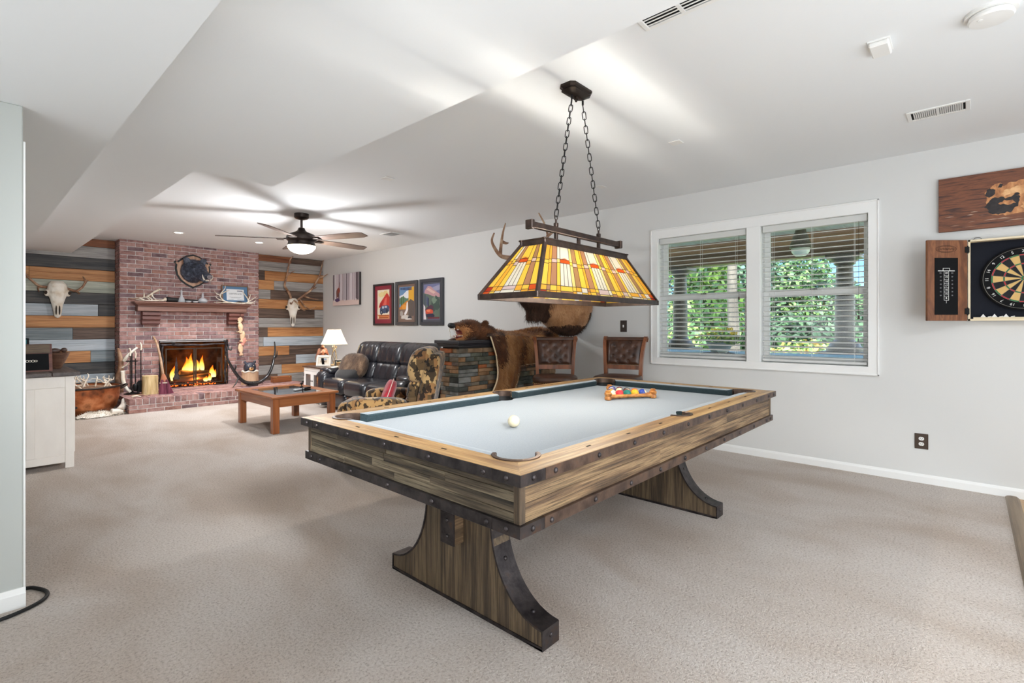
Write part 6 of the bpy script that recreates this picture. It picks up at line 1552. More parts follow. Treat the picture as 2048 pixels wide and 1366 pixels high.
# ------------------------------------------------------------------ hearth things
def tubs(o, name, pts, r0, r1, mt, k=4, n=8): m = MB(); horn(m, pts, r0, r1, k, n); return m.build(name, mt, o, True)
ft = thing('fire_tool_stand', 'black fire tool stand with antler handled poker, tongs and shovel', 'fire tools', (1.74, 9.40, HZ))
m = MB(); m.lathe([(.10, 0), (.10, .012), (.03, .03), (.012, .05), (.0001, .05)], 20); m.cyl((0, 0, .03), (0, 0, .62), .009); m.tube([(.07*cos(2*pi*k/20), .07*sin(2*pi*k/20), .50) for k in range(20)], .006, 6, True); m.build('stand', mk['black'], ft, 40)
for i, (x, y, h) in enumerate(((-.03, -.06, .60), (.035, -.05, .56), (.11, -.02, .68))):
    t = MB(); t.cyl((x, y, .08), (x, y, h), .0065, n=8)
    if i == 2: t.prism([(-.05, .02), (.05, .02), (.055, .16), (.03, .20), (-.03, .20), (-.055, .16)], -.006, .006, 'y', Matrix.Translation((x, y, 0)))
    if i == 1: t.sq((x, y, .10), (.07, .05, .12), .7, .7, 10, 8)
    o = t.build('tool', mk['black'], ft)
    tubs(o, 'antler_handle', [(x, y, h-.02), (x+.005, y, h+.05), (x-.01, y, h+.10)], .012, .009, mk['antler'])
dw = thing('driftwood_branch', 'twisted pale and dark driftwood branch leaning behind the fire tools', 'branch', (0, 0, 0))
tubs(dw, 'trunk', [(1.62, 9.55, HZ+.02), (1.61, 9.55, .45), (1.635, 9.55, .62), (1.625, 9.55, .78), (1.60, 9.55, .90)], .05, .018, mk['antlerbr'])
tubs(dw, 'pale_limb', [(1.66, 9.5, .70), (1.70, 9.48, .78), (1.76, 9.46, .85), (1.82, 9.45, .91)], .024, .014, mk['bone'])
tubs(dw, 'pale_limb', [(1.64, 9.5, .60), (1.70, 9.48, .66), (1.73, 9.46, .73)], .012, .006, mk['bone'])
tubs(dw, 'pale_foot', [(1.64, 9.45, .56), (1.64, 9.42, .42), (1.67, 9.38, .30), (1.72, 9.36, .24)], .03, .02, mk['bone'])
for i, (pts, l) in enumerate((([(1.66, 8.95, HZ+.016), (1.74, 8.92, HZ+.03), (1.84, 8.9, HZ+.014)], 'short tan antler piece lying on the hearth brick, longest of the pair'), ([(1.64, 8.86, HZ+.014), (1.69, 8.84, HZ+.03), (1.74, 8.83, HZ+.012)], 'small curved antler piece at the front corner of the hearth'))):
    o = thing('antler_piece', l, 'antler', (0, 0, 0)); tubs(o, 'piece', pts, .016, .006, mk['antlerbr'] if i == 0 else mk['antler'])
sg_ = thing('log_stump', 'short upright cut log with peeling tan bark standing on the hearth', 'log', (1.93, 9.22, HZ))
q = random.Random(4); m = MB(); n = 26; prof = [1+q.uniform(-.06, .06) for _ in range(n)]
m.loft([[(.105*s*prof[k]*cos(2*pi*k/n), .105*s*prof[k]*sin(2*pi*k/n), z) for k in range(n)] for s, z in ((1.05, 0), (1.0, .05), (.97, .2), (.98, .275))])
m.build('bark', mat('tan_bark', (190, 160, 116), .9, stops=[(.3, (104, 84, 60)), (.48, (206, 178, 126)), (.65, (226, 202, 156)), (.8, (146, 110, 76))], scale=12, stretch=(1.4, 1.4, .2), detail=7, bump=.9, bscale=30), sg_, 60)
MB().cyl((0, 0, .275), (0, 0, .279), .096, n=24).build('cut_top', mat('log_end2', (216, 190, 146), .8), sg_)
br = thing('broom', 'maroon bristle hearth broom with a twisted wooden handle', 'broom', (2.075, 9.05, HZ))
m = MB(); horn(m, [(-.01, .02, .28), (-.02, .10, .5), (-.035, .25, .75), (-.045, .42, .86)], .019, .015, 5, 10); m.build('handle', wood('broom_handle', (110, 80, 60), (160, 124, 96), (186, 152, 122), 'z', 10, 8), br, True)
mar = mat('maroon_bristle', (128, 62, 84), .9, stops=[(.3, (86, 36, 54)), (.55, (140, 70, 92)), (.8, (176, 112, 128))], scale=60, stretch=(1, 1, .06), detail=4)
m = MB(); m.loft([[(ox+w*cos(2*pi*k/24), .02*0+d*sin(2*pi*k/24), z) for k in range(24)] for ox, w, d, z in ((.025, .095, .03, 0), (.015, .08, .03, .08), (.0, .052, .028, .18), (-.008, .036, .026, .25))])
q = random.Random(8)
for k in range(140):
    a = q.uniform(-1, 1); d = q.choice((-1, 1)); x0 = -.004+.04*a; x1 = .025+.097*a+q.uniform(-.006, .006); m.tube([(x0, d*.027, .22), ((x0+x1)/2, d*.031, .10), (x1, d*.03, q.uniform(-.0, .012))], .0018, 4)
m.build('bristles', mar, br, 60)
m = MB(); m.loft([[(ox+w*cos(2*pi*k/20), d*sin(2*pi*k/20), z) for k in range(20)] for ox, w, d, z in ((0, .052, .03, .185), (-.006, .04, .03, .24), (-.01, .024, .022, .29), (-.01, .02, .02, .30))]); m.build('binding_cap', mat('tan_binding', (176, 112, 82), .8), br, 50)
m = MB()
for z, w in ((.175, .056), (.165, .058)): m.tube([(w*cos(2*pi*k/20), .032*sin(2*pi*k/20), z) for k in range(20)], .004, 5, True)
m.build('stitching', mk['antler'], br, True)
# big black antler stand
ad = thing('antler_sculpture', 'pair of glossy black antlers joined as a wide bowl on a low stand', 'antler stand', (0, 0, 0))
gl = mat('black_lacquer', (20, 20, 24), .22, spec=.6, coat=.5)
AYY = 9.15
tubs(ad, 'antler', [(3.38, AYY, .25), (3.28, AYY, .27), (3.18, AYY, .35), (3.08, AYY, .50), (2.99, AYY, .68), (2.975, AYY, .80), (3.01, AYY, .93)], .034, .012, gl, 5, 10)
tubs(ad, 'antler', [(3.38, AYY, .25), (3.5, AYY, .26), (3.62, AYY, .34), (3.70, AYY, .48), (3.74, AYY, .64), (3.765, AYY, .8), (3.755, AYY, .96)], .034, .01, gl, 5, 10)
for t in ([(3.09, AYY, .48), (3.10, AYY-.05, .54), (3.095, AYY-.06, .58)], [(2.99, AYY, .68), (2.95, AYY-.04, .76), (2.96, AYY-.06, .82)], [(3.0, AYY, .86), (3.04, AYY-.02, .84), (3.05, AYY-.02, .90)], [(3.74, AYY, .66), (3.775, AYY-.04, .70), (3.78, AYY-.05, .80)], [(3.16, AYY, .37), (3.1, AYY-.06, .28), (3.04, AYY-.08, .21)], [(3.5, AYY, .26), (3.58, AYY+.1, .24), (3.62, AYY+.16, .21)]): tubs(ad, 'tine', t, .017, .005, gl)
m = MB(); m.b2(3.3, 3.46, AYY-.06, AYY+.06, HZ, HZ+.03, .008)
m.build('foot', gl, ad)
# carved bear on a stump
cb_ = thing('carved_bear_stump', 'carved black bear head peeking out of a wooden stump on the hearth', 'carving', (3.44, 9.42, HZ))
m = MB(); n = 22; q = random.Random(6); pf = [1+q.uniform(-.05, .05) for _ in range(n)]
m.loft([[(.135*s*pf[k]*cos(2*pi*k/n), .12*s*pf[k]*sin(2*pi*k/n), z) for k in range(n)] for s, z in ((1.08, 0), (1.0, .06), (.98, .22), (1.02, .235), (.86, .24), (.82, .20))])
m.build('stump', mat('stump_wood', (190, 150, 118), .8, stops=[(.3, (120, 82, 60)), (.5, (196, 158, 126)), (.75, (220, 188, 156))], scale=9, stretch=(1, 1, .2), detail=7, bump=.6, bscale=30), cb_, 60)
m = MB(); m.tube([(.128*cos(2*pi*k/30), .112*sin(2*pi*k/30), .232+.01*math.sin(k*1.3)) for k in range(30)], .014, 7, True); m.build('rim', mk['bone'], cb_, True)
m = MB(); m.sq((0, 0, .30), (.2, .17, .19), .9, .9, 20, 12); m.sq((-.02, -.09, .285), (.10, .09, .085), .9, .9, 14, 10)
for sg in (-1, 1): m.sq((sg*.08, .0, .395), (.055, .03, .055), nu=12, nv=8)
hd = blob('bear_head', m, mat('carved_black', (40, 42, 52), .4, stops=[(.3, (26, 26, 32)), (.7, (62, 66, 80))], scale=20, bump=.3), cb_, .008, 3)
m = MB(); m.sq((-.022, -.128, .282), (.075, .03, .06), nu=14, nv=8); m.build('muzzle_patch', mat('tan_muzzle', (204, 150, 92), .5), hd, True)
m = MB(); m.sq((-.022, -.142, .298), (.032, .018, .022), nu=10, nv=6); m.build('nose', mk['liner'], hd, True)
for sg in (-1, 1): MB().sq((-.012+sg*.045, -.085, .335), (.014, .012, .014), nu=8, nv=6).build('eye', mk['bone'], hd, True)
# hanging string of carved pieces
hs = thing('hanging_carvings', 'string of pale carved fish shapes hanging under the open end of the mantel', 'hanging ornament', (3.375, YB-.16, 0))
m = MB(); m.tube(smooth_path([(0, 0, 1.46), (.01, 0, 1.2), (0, 0, .95), (.01, 0, .72)], 3), .004, 5); m.build('cord', mk['rope'], hs)
peach = mat('peach_carving', (222, 190, 150), .6, stops=[(.35, (198, 150, 116)), (.6, (232, 206, 168))], scale=10); rosy = mat('rosy_carving', (206, 140, 122), .6)
for i, (x, z, l, a, mt) in enumerate(((-.01, 1.34, .12, 12, peach), (.0, 1.21, .20, -8, peach), (.03, 1.05, .20, 10, peach), (.05, .96, .15, 20, rosy), (.0, .82, .22, -6, peach))):
    m = MB(); T = Matrix.Translation((x, -.02, z)) @ Matrix.Rotation(R_(a), 4, 'Y')
    m.loft([[T @ Vector((w*cos(2*pi*k/12), .022*min(1, w*40)*sin(2*pi*k/12), l*(t-.5))) for k in range(12)] for t, w in ((0, .034), (.08, .04), (.2, .018), (.4, .04), (.65, .046), (.85, .03), (1, .008))])
    o = m.build('fish', mt, hs, True)
    if i in (1, 2, 3): n = MB(); sgn = -1 if i == 2 else 1; horn(n, [T @ Vector((0, 0, -l*.2)), T @ Vector((sgn*-.05, -.01, -l*.35)), T @ Vector((sgn*-.085, -.02, -l*.3))], .012, .004, 3, 6); n.build('fin', mt, o, True)
o = thing('keepsake_box', 'flat brown wooden box standing on the hearth behind the coffee table', 'box', (3.98, 9.40, HZ))
MB().b2(-.17, .17, -.06, .06, 0, .11, .006).build('body', mk['coffee'], o); MB().b2(-.172, .172, -.062, .062, .085, .09).build('lid_seam', mk['dkwood'], o)
for x in (-.12, .12): MB().sq((x, -.063, .095), (.02, .01, .02), nu=8, nv=6).build('stud', mk['nail'], o, True)

# ------------------------------------------------------------------ copper pot full of antlers, pelt
pot = thing('copper_cauldron', 'large aged copper cauldron filled with small pale antlers', 'pot', (1.13, 9.22, 0))
PRx = [(.26, .0), (.33, .02), (.395, .10), (.425, .22), (.435, .36), (.45, .375), (.45, .385), (.425, .385), (.41, .22), (.37, .10), (.0001, .06)]
m = MB(); m.lathe(PRx, 40); m.build('body', mk['copper'], pot, smooth=40)
m = MB(); m.tube([(.452*cos(2*pi*k/40), .452*sin(2*pi*k/40), .383) for k in range(40)], .014, 8, True); m.build('rim', mk['bronze'], pot, True)
for sg in (-1, 1):
    m = MB(); m.tube(smooth_path([(sg*.43, -.08, .33), (sg*.50, -.06, .37), (sg*.52, 0, .38), (sg*.50, .06, .37), (sg*.43, .08, .33)], 4), .012, 8); m.build('handle', mk['bronze'], pot, True)
MB().cyl((0, 0, .34), (0, 0, .365), .40, n=32).build('filling', mk['antlerbr'], pot)
q = random.Random(12)
for i in range(20):
    a = q.uniform(0, 2*pi); r = q.uniform(.02, .33); x, y = 1.13+r*cos(a), 9.22+r*sin(a); h = q.uniform(.10, .21); lx, ly = q.uniform(-.10, .10), q.uniform(-.06, .06)
    z0 = .37; p = [(x, y, z0), (x+lx*.5, y+ly*.4, z0+h*.45), (x+lx, y+ly, z0+h*.8), (x+lx*.8, y+ly*1.2, z0+h)]
    o = thing('small_antler', 'small pale forked antler standing in the copper cauldron', 'antler', (0, 0, 0), 0, 'antlers in the copper cauldron')
    tubs(o, 'beam', p, .012, .004, mk['antler'], 3, 6)
    tubs(o, 'tine', [(x+lx*.5, y+ly*.4, z0+h*.45), (x+lx*.5+q.choice((-1, 1))*.05, y+ly*.5-.02, z0+h*.6), (x+lx*.5+q.choice((-1, 1))*.06, y+ly*.5-.02, z0+h*.85)], .009, .003, mk['antler'], 3, 6)
pe = thing('cream_pelt', 'cream coloured animal pelt lying at the foot of the copper cauldron', 'pelt', (0, 0, 0))
def pelt_f(u, v):
    x = 1.02+.54*u; w = .16*(1-.5*abs(2*u-1)**3); y = 8.74+.14*u+(v-.5)*2*w
    return (x, y, .012+.045*max(0, noise.noise(Vector((u*5, v*4, 3.1))))+.05*math.sin(pi*v)*math.sin(pi*min(1, u*1.2)))
m = MB(); m.grid(pelt_f, 22, 10); m.grid(lambda u, v: (lambda p: (p[0], p[1], .002))(pelt_f(u, v)), 22, 10)
hide = m.build('hide', mk['pelt'], pe, True); fur(hide, 1500, .03, (.2, -.6, -.2), [mk['pelt']], width=.0025)
tubs(pe, 'leg', [(1.5, 8.86, .04), (1.56, 8.95, .10), (1.585, 9.05, .17)], .05, .03, mk['pelt'])
tubs(pe, 'hoof_end', [(1.40, 8.80, .05), (1.47, 8.81, .045), (1.53, 8.80, .03)], .04, .02, mk['pelt'])
o = thing('shed_antler', 'small shed antler lying on the carpet against the hearth side', 'antler', (0, 0, 0)); tubs(o, 'beam', [(1.48, 8.98, .03), (1.53, 8.9, .06), (1.56, 8.84, .03)], .022, .01, mk['antlerbr'])

# ------------------------------------------------------------------ white cabinet in the hall
wc = thing('white_cabinet', 'long distressed white cabinet with a dark plank top behind the wall end', 'cabinet', (.36, 6.72, 0))
cx, cy, cz = .305, .92, .80
m = MB(); m.b2(-.2, cx, -cy+.012, cy, .06, cz, 0); m.build('body', mk['white_wood'], wc)
for a in (-.2+.03, cx-.03):
    for b in (-cy+.03, cy-.03): MB().b2(a-.03, a+.03, b-.03, b+.03, 0, cz, .004).build('corner_post', mk['white_wood'], wc)
for z0, z1 in ((.05, .115), (.70, cz)): MB().b2(-.14, cx-.06, -cy+.002, -cy+.02, z0, z1, .003).build('end_rail', mk['white_wood'], wc)
MB().b2(.0, .055, -cy+.003, -cy+.02, .115, .70, .003).build('end_stile', mk['white_wood'], wc)
for k in range(3):
    y0 = -cy+.07+k*.6
    d = MB().b2(cx, cx+.014, y0, y0+.56, .12, .76, .004).build('door', mk['white_wood'], wc); MB().sq((cx+.025, y0+.05, .5), (.024, .024, .024), nu=10, nv=6).build('knob', mk['bronze'], d, True)
for k in range(3): MB().b2(-.2-.01+.185*k, -.2-.01+.185*(k+1)-.002, -cy-.03, cy+.02, cz, cz+.035, .004).build('top_plank', wood('cab_top', (40, 32, 30), (70, 58, 54), (92, 80, 74), 'y', 8, 12, .5, .2, .06), wc)
bx = thing('display_box', 'slanted dark wooden display box with a black front on the white cabinet', 'box', (.40, 6.02, cz+.035))
T = Matrix.Rotation(R_(-16), 4, 'X')
m = MB(); m.b2(-.13, .145, 0, .03, 0, .25, .003, T); m.prism([(0, 0), (.20, 0), (.10, .235), (.075, .235)], -.13, .145, 'x'); m.build('body', wood('box_wood', (60, 26, 20), (96, 46, 34), (120, 66, 48), 'x', 9, 8), bx)
MB().b2(-.12, .122, -.003, .002, .012, .16, 0, T).build('front', mk['blackmatte'], bx)
MB().b2(-.13, .13, -.003, .004, .165, .245, .001, T).build('top_board', wood('box_board', (50, 36, 24), (84, 64, 44), (104, 84, 60), 'x', 12, 6), bx)
m = MB()
for k in range(5): m.tube([T @ Vector((-.035+k*.018+.010*cos(2*pi*j/12), -.0045, .095+.007*sin(2*pi*j/12)*(1+.3*(k % 2)))) for j in range(12)], .002, 5, True)
m.build('crest', mk['bone'], bx)
sc_ = thing('tablet_screen', 'dark edged screen standing behind the display box on the cabinet', 'screen', (.36, 6.35, cz+.035)); T = Matrix.Rotation(R_(-16), 4, 'X')
MB().b2(-.16, .06, 0, .016, 0, .30, .004, T).build('body', mk['blackmatte'], sc_); MB().b2(-.15, .045, -.002, .001, .015, .285, 0, T).build('glass', mat('screen_glass', (60, 110, 112), .08), sc_)
bo = thing('carved_bowl', 'dark carved wooden bowl with a bear on its rim on the cabinet', 'bowl', (.60, 6.32, cz+.035))
m = MB(); m.lathe([(.03, 0), (.045, .03), (.08, .11), (.095, .15), (.085, .15), (.07, .11), (.0001, .03)], 24); m.build('bowl', wood('bowl_wood', (60, 38, 28), (98, 66, 50), (120, 88, 68), 'x', 9, 6), bo, 40)
m = MB(); m.sq((-.02, -.06, .17), (.09, .05, .05), nu=14, nv=8); m.sq((.045, -.06, .175), (.05, .045, .045), nu=12, nv=8); m.sq((-.07, -.05, .165), (.05, .04, .035), nu=10, nv=6); m.build('bear_rim', mk['dkwood'], bo, True)
cb2 = thing('power_cable', 'black cable curling out on the carpet around the wall end', 'cable', (0, 0, 0))
m = MB(); m.tube(smooth_path([(-.9, 2.99, .008), (-.3, 3.0, .008), (.0, 2.985, .008), (.13, 2.99, .008), (.235, 3.05, .008), (.265, 3.13, .008), (.235, 3.22, .008), (.19, 3.26, .008), (.0, 3.30, .008)], 6), .008, 8); m.build('cord', mk['liner'], cb2, True)

# ------------------------------------------------------------------ elk shoulder mount on the window wall
em_ = thing('elk_mount', 'brown elk shoulder mount with dark mane hanging behind the glass lamp', 'elk mount', (0, 0, 0))
m = MB()
def er(x, zb_, zt2, hw, y): cz_ = (zb_+zt2)/2; h_ = (zt2-zb_)/2; return [(x, y+hw*cos(2*pi*k/20), cz_+h_*sin(2*pi*k/20)) for k in range(20)]
m.loft([er(5.09, 1.16, 1.90, .24, 3.56), er(4.96, 1.11, 1.94, .27, 3.55), er(4.78, 1.12, 1.95, .27, 3.54), er(4.6, 1.17, 1.96, .23, 3.53), er(4.43, 1.26, 1.97, .19, 3.52), er(4.27, 1.33, 1.97, .165, 3.51), er(4.12, 1.38, 1.98, .15, 3.50), er(4.0, 1.46, 1.98, .135, 3.49), er(3.9, 1.58, 1.98, .12, 3.46)])
m.loft([[(4.27+.20*cos(2*pi*k/14), 3.50+.08*sin(2*pi*k/14), z) for k in range(14)] for z in (1.62, 1.42)]+[[(4.20+.13*cos(2*pi*k/14), 3.50+.05*sin(2*pi*k/14), 1.29) for k in range(14)]])
m.sq((3.98, 3.42, 1.86), (.26, .24, .25), .9, .9, 18, 12); m.sq((4.0, 3.27, 1.77), (.16, .30, .16), .9, .9, 16, 10); m.sq((4.01, 3.16, 1.72), (.12, .12, .12), .8, .8, 14, 8)
for sg in (-1, 1): m.loft([[(3.98+sg*(.1+d)+w*cos(2*pi*k/10), 3.47, 1.9+d*.7+w*.6*sin(2*pi*k/10)) for k in range(10)] for d, w in ((0, .03), (.07, .05), (.15, .04), (.2, .005))])
me_ = blob('elk', m, [mk['fur_tan'], mk['fur_mane']], em_, .018, 4, .006, 9)
def elk_mi(q): return 1 if (q.x < 4.36+.10*noise.noise(q*6) and q.z < 1.80) or (q.z < 1.24+.05*noise.noise(q*8) and q.x > 4.5) or (q.x > 5.0 and q.z < 1.4) else 0
for p in me_.data.polygons: p.material_index = elk_mi(p.center)
fur(me_, 9000, .035, (.25, 0, -1), [mk['fur_tan'], mk['fur_mane']], elk_mi, .0018)
fur(me_, 5000, .07, (.15, 0, -1), [mk['fur_tan'], mk['fur_mane']], lambda q: 1, .0022, 5, keep=lambda q: q.x < 4.36 and q.z < 1.6)
m = MB()
for sg in (-1, 1): m.sq((3.99+sg*.075, 3.31, 1.83), (.026, .026, .026), nu=10, nv=6)
m.build('eyes', mk['liner'], me_, True); MB().sq((4.01, 3.105, 1.73), (.07, .04, .05), nu=12, nv=8).build('nose', mk['liner'], me_, True)
A1 = [[(3.93, 3.5, 1.95), (3.90, 3.62, 1.96), (3.87, 3.70, 1.99), (3.80, 3.72, 2.07), (3.765, 3.72, 2.14), (3.80, 3.72, 2.22)], [(3.872, 3.70, 1.99), (3.885, 3.70, 2.1), (3.915, 3.70, 2.24), (3.955, 3.70, 2.345)], [(3.90, 3.70, 2.14), (3.94, 3.68, 2.125), (3.96, 3.66, 2.13)]]
A2 = [[(4.05, 3.5, 1.95), (4.3, 3.6, 2.02), (4.55, 3.68, 2.12), (4.69, 3.7, 2.26), (4.64, 3.7, 2.42), (4.52, 3.7, 2.55)], [(4.68, 3.7, 2.3), (4.76, 3.68, 2.36), (4.80, 3.66, 2.42)], [(4.4, 3.62, 2.05), (4.4, 3.5, 2.1), (4.42, 3.42, 2.16)]]
for tips in (A1, A2):
    m = MB(); horn(m, tips[0], .026, .008); b = m.build('antler', mk['antlerbr'], me_, True)
    b.parent = em_
    for t in tips[1:]: n = MB(); horn(n, t, .02, .005); n.build('tine', mk['antlerbr'], b, True)

# ------------------------------------------------------------------ bear rug over the bar
bg_ = thing('bear_rug', 'brown bear skin rug with open jawed head draped over the stone bar', 'bear rug', (0, 0, 0))
YF = 3.835; YBk = 4.27
bottom = [(0, 3.80, .36), (.1, 3.95, .33), (.2, 4.10, .36), (.30, 4.25, .52), (.36, 4.31, .66), (.40, 4.33, .775), (.55, 4.52, .79), (.75, 4.78, .80), (1, 5.03, .85)]
def lerpb(u):
    for i in range(len(bottom)-1):
        if bottom[i][0] <= u <= bottom[i+1][0]+1e-9:
            t = (u-bottom[i][0])/(bottom[i+1][0]-bottom[i][0]); return (bottom[i][1]+(bottom[i+1][1]-bottom[i][1])*t, bottom[i][2]+(bottom[i+1][2]-bottom[i][2])*t)
def topx(u): return 3.84+1.19*u
def crest(u): return 1.165+.02*math.sin(u*9)+(.03 if u > .8 else 0)*(u-.8)*5
def rug(u, v):
    xt = topx(u); xb_, zb_ = lerpb(u); cr_ = crest(u)
    w = .012*noise.noise(Vector((u*9, v*5, 1.7)))+.008*noise.noise(Vector((u*22, v*9, 4)))
    if v < .36:
        t = v/.36; a = pi*(1-t)*.5                                   # over the top from the back edge
        y = YBk+(YF-YBk)*t; z = 1.10+(cr_-1.10)*math.sin(pi*(.12+.8*t))**.6 if t < 1 else 1.1
        x = xt
        if t < .12: z = min(z, .95+t*2)
    else:
        t = (v-.36)/.64
        z0 = 1.10+(cr_-1.10)*math.sin(pi*.92)**.6
        z = z0+(zb_-z0)*t; x = xt+(xb_-xt)*t+.13*math.sin(pi*min(1, t*1.0))*(1-u)**2
        y = YF-.018-.022*math.sin(pi*min(1, t*1.3))*.6
    return (x, y-w*1.6, z+w*.4)
m = MB(); m.grid(rug, 60, 44); n0 = len(m.v); th = .016
nv_ = [Vector(p) for p in m.v]
m2 = MB(); m2.grid(lambda u, v: (lambda p: (p[0], p[1]+(th if v > .36 else 0), p[2]-(th if v <= .36 else 0)))(rug(u, v)), 60, 44)
hide = m.build('hide', mk['fur_bear'], bg_, True)
m2.build('lining', mat('hide_lining', (226, 206, 176), .9), bg_, True)
edge = MB()
for fx in (lambda t: rug(0, t), lambda t: rug(t, 1)):
    edge.tube([Vector(fx(k/60))+Vector((0, .006, 0)) for k in range(22 if fx(0)[2] > .9 else 0, 61)], .009, 6)
edge.build('felt_edge', mat('felt_edge', (232, 208, 172), .9), bg_, True)
JT = random.Random(77)
def bear_mi(q): return 1 if noise.noise(Vector((q.x*5, q.y*3, q.z*2.2)))+.3*max(0, 1-abs(q.x-4.02)/.10)-.16+JT.uniform(-.16, .16) > .24 else 0
for p in hide.data.polygons: p.material_index = 0
hide.data.materials.append(mk['fur_dark'])
for p in hide.data.polygons: p.material_index = bear_mi(p.center)
fur(hide, 15000, .045, (.3, -.15, -1), [mk['fur_bear'], mk['fur_dark']], bear_mi, .0019, 3)
m = MB()
m.sq((3.72, 4.02, 1.195), (.32, .24, .22), .9, .9, 22, 14); m.sq((3.90, 4.02, 1.155), (.36, .30, .20), .9, .9, 20, 12)
m.sq((3.60, 4.02, 1.225), (.17, .15, .11), .9, .9, 18, 10); m.sq((3.53, 4.02, 1.235), (.16, .115, .072), .85, .85, 16, 10); m.sq((3.46, 4.02, 1.242), (.06, .085, .055), .8, .8, 12, 8)
jaw = Matrix.Translation((3.60, 4.02, 1.15)) @ Matrix.Rotation(R_(-10), 4, 'Y')
m.sq((-.06, 0, -.045), (.26, .11, .05), .8, .8, 18, 8, jaw); m.sq((.04, 0, -.03), (.16, .13, .09), .9, .9, 16, 8, jaw)
for sg in (-1, 1): m.sq((3.875, 4.02+sg*.09, 1.262), (.10, .045, .075), .9, .9, 14, 8)
hd = blob('head', m, [mk['fur_dark'], mat('tan_muzzle_fur', (170, 112, 66), .85), mk['liner'], mat('mouth_pink', (120, 54, 48), .4)], bg_, .009, 3)
for p in hd.data.polygons:
    c_ = p.center
    k = 0
    if c_.x < 3.635+JT.uniform(-.045, .045) and c_.z < 1.235+JT.uniform(-.02, .02) and c_.x > 3.49: k = 1
    if c_.x < 3.478 and c_.z > 1.2: k = 2
    if 3.50 < c_.x < 3.66 and abs(c_.y-4.02) < .045 and ((c_.z < 1.20 and p.normal.z < -.3 and c_.z > 1.15) or (c_.z < 1.135 and p.normal.z > .3)): k = 3
    p.material_index = k
fur(hd, 5200, .022, (.9, 0, -.2), [mk['fur_dark'], mk['fur_bear']], lambda q: 1 if (q.x < 3.62 and q.z < 1.22) else 0, .0013, 4, keep=lambda q: q.x > 3.49 and not (3.49 < q.x < 3.66 and 1.10 < q.z < 1.205 and abs(q.y-4.02) < .06))
m = MB()
for sg in (-1, 1):
    horn(m, [(3.475, 4.02+sg*.034, 1.215), (3.470, 4.02+sg*.036, 1.19), (3.478, 4.02+sg*.034, 1.165)], .008, .002, 3, 6)
    horn(m, [(3.490, 4.02+sg*.036, 1.118), (3.480, 4.02+sg*.037, 1.14), (3.486, 4.02+sg*.035, 1.16)], .008, .002, 3, 6)
    for k in range(4): m.cyl((3.51+.02*k, 4.02+sg*.042, 1.205), (3.51+.02*k, 4.02+sg*.042, 1.19), .005, .002, 6); m.cyl((3.52+.02*k, 4.02+sg*.042, 1.125), (3.52+.02*k, 4.02+sg*.042, 1.14), .005, .002, 6)
for k in range(5): m.cyl((3.468, 4.0+.01*k, 1.215), (3.468, 4.0+.01*k, 1.20), .004, .002, 6); m.cyl((3.476, 4.0+.01*k, 1.115), (3.474, 4.0+.01*k, 1.13), .004, .002, 6)
m.build('teeth', mk['bone'], hd, True)
m = MB(); m.sq((3.56, 4.02, 1.128), (.16, .06, .02), nu=14, nv=6); m.build('tongue', mat('tongue', (176, 92, 88), .35), hd, True)
for sg in (-1, 1): MB().sq((3.635, 4.02+sg*.068, 1.262), (.022, .016, .02), nu=10, nv=6).build('eye', mk['liner'], hd, True)
# ------------------------------------------------------------------ outside
lawnm = mat('lawn', (128, 160, 84), .95, stops=[(.35, (104, 140, 66)), (.65, (156, 180, 104))], scale=1.2, detail=8, spec=.1)
g = MB().b2(XW+.3, 120, -60, 90, -.4, -.15).build('lawn', lawnm); struct(g)
struct(MB().b2(XW+.16, 8.7, -6, 9, -.3, -.03).build('porch_slab', mat('concrete', (224, 222, 218), .9, stops=[(.3, (214, 212, 208)), (.7, (234, 232, 228))], scale=2)))
struct(MB().b2(17.0, 19.5, -60, 90, -.16, -.13).build('driveway', mat('pale_drive', (216, 212, 206), .9)))
pr_ = thing('porch_roof', 'covered porch roof with pale board ceiling and brown beam outside the windows', 'porch roof', (0, 0, 0))
pb = wood('porch_board', (222, 206, 182), (242, 232, 214), (248, 240, 226), 'x', 5, 12, .6, .1, .08)
bme = MB().b2(XW+.17, 8.1, -.073, .073, 2.56, 2.575, .002).mesh('board', pb)
for k in range(72): put('board', bme, pr_, (0, -3.2+k*.15, 0))
MB().b2(XW+.17, 8.45, -4, 8, 2.58, 2.66).build('roof_deck', mk['blackmatte'], pr_)
bbm = wood('porch_beam', (70, 44, 30), (112, 74, 52), (134, 94, 70), 'y', 4, 12, .6, .1)
MB().b2(8.08, 8.30, -4, 8, 2.22, 2.40, .01).build('beam', bbm, pr_)
MB().b2(8.04, 8.34, -4, 8, 2.40, 2.57, .01).build('fascia', wood('porch_fascia', (130, 84, 56), (176, 124, 88), (196, 146, 110), 'y', 4, 12, .6, .1), pr_)
colm = mat('dark_brown_column', (78, 62, 58), .5)
def column(y, lab):
    o = thing('porch_column', lab, 'column', (8.2, y, -.03))
    MB().b2(-.24, .24, -.24, .24, 0, .86, .006).build('pedestal', mat('maroon_pedestal', (92, 66, 64), .6), o)
    m = MB(); m.b2(-.27, .27, -.27, .27, .86, .92, .006); m.lathe([(.22, .92), (.22, .97), (.19, .99), (.18, 1.02), (.14, 1.05), (.118, 1.08)], 28); m.build('base_moulding', colm, o, 35)
    m = MB(); m.lathe([(.118, 1.08), (.118, 1.6), (.10, 2.10)], 28); m.build('shaft', colm, o, 40)
    m = MB(); m.lathe([(.10, 2.10), (.13, 2.12), (.13, 2.14), (.16, 2.17), (.17, 2.2)], 28); m.b2(-.2, .2, -.2, .2, 2.19, 2.25, .006); m.build('capital', colm, o, 35)
    return o
c1 = column(1.27, 'dark round porch column seen through the blind next to the dart cabinet')
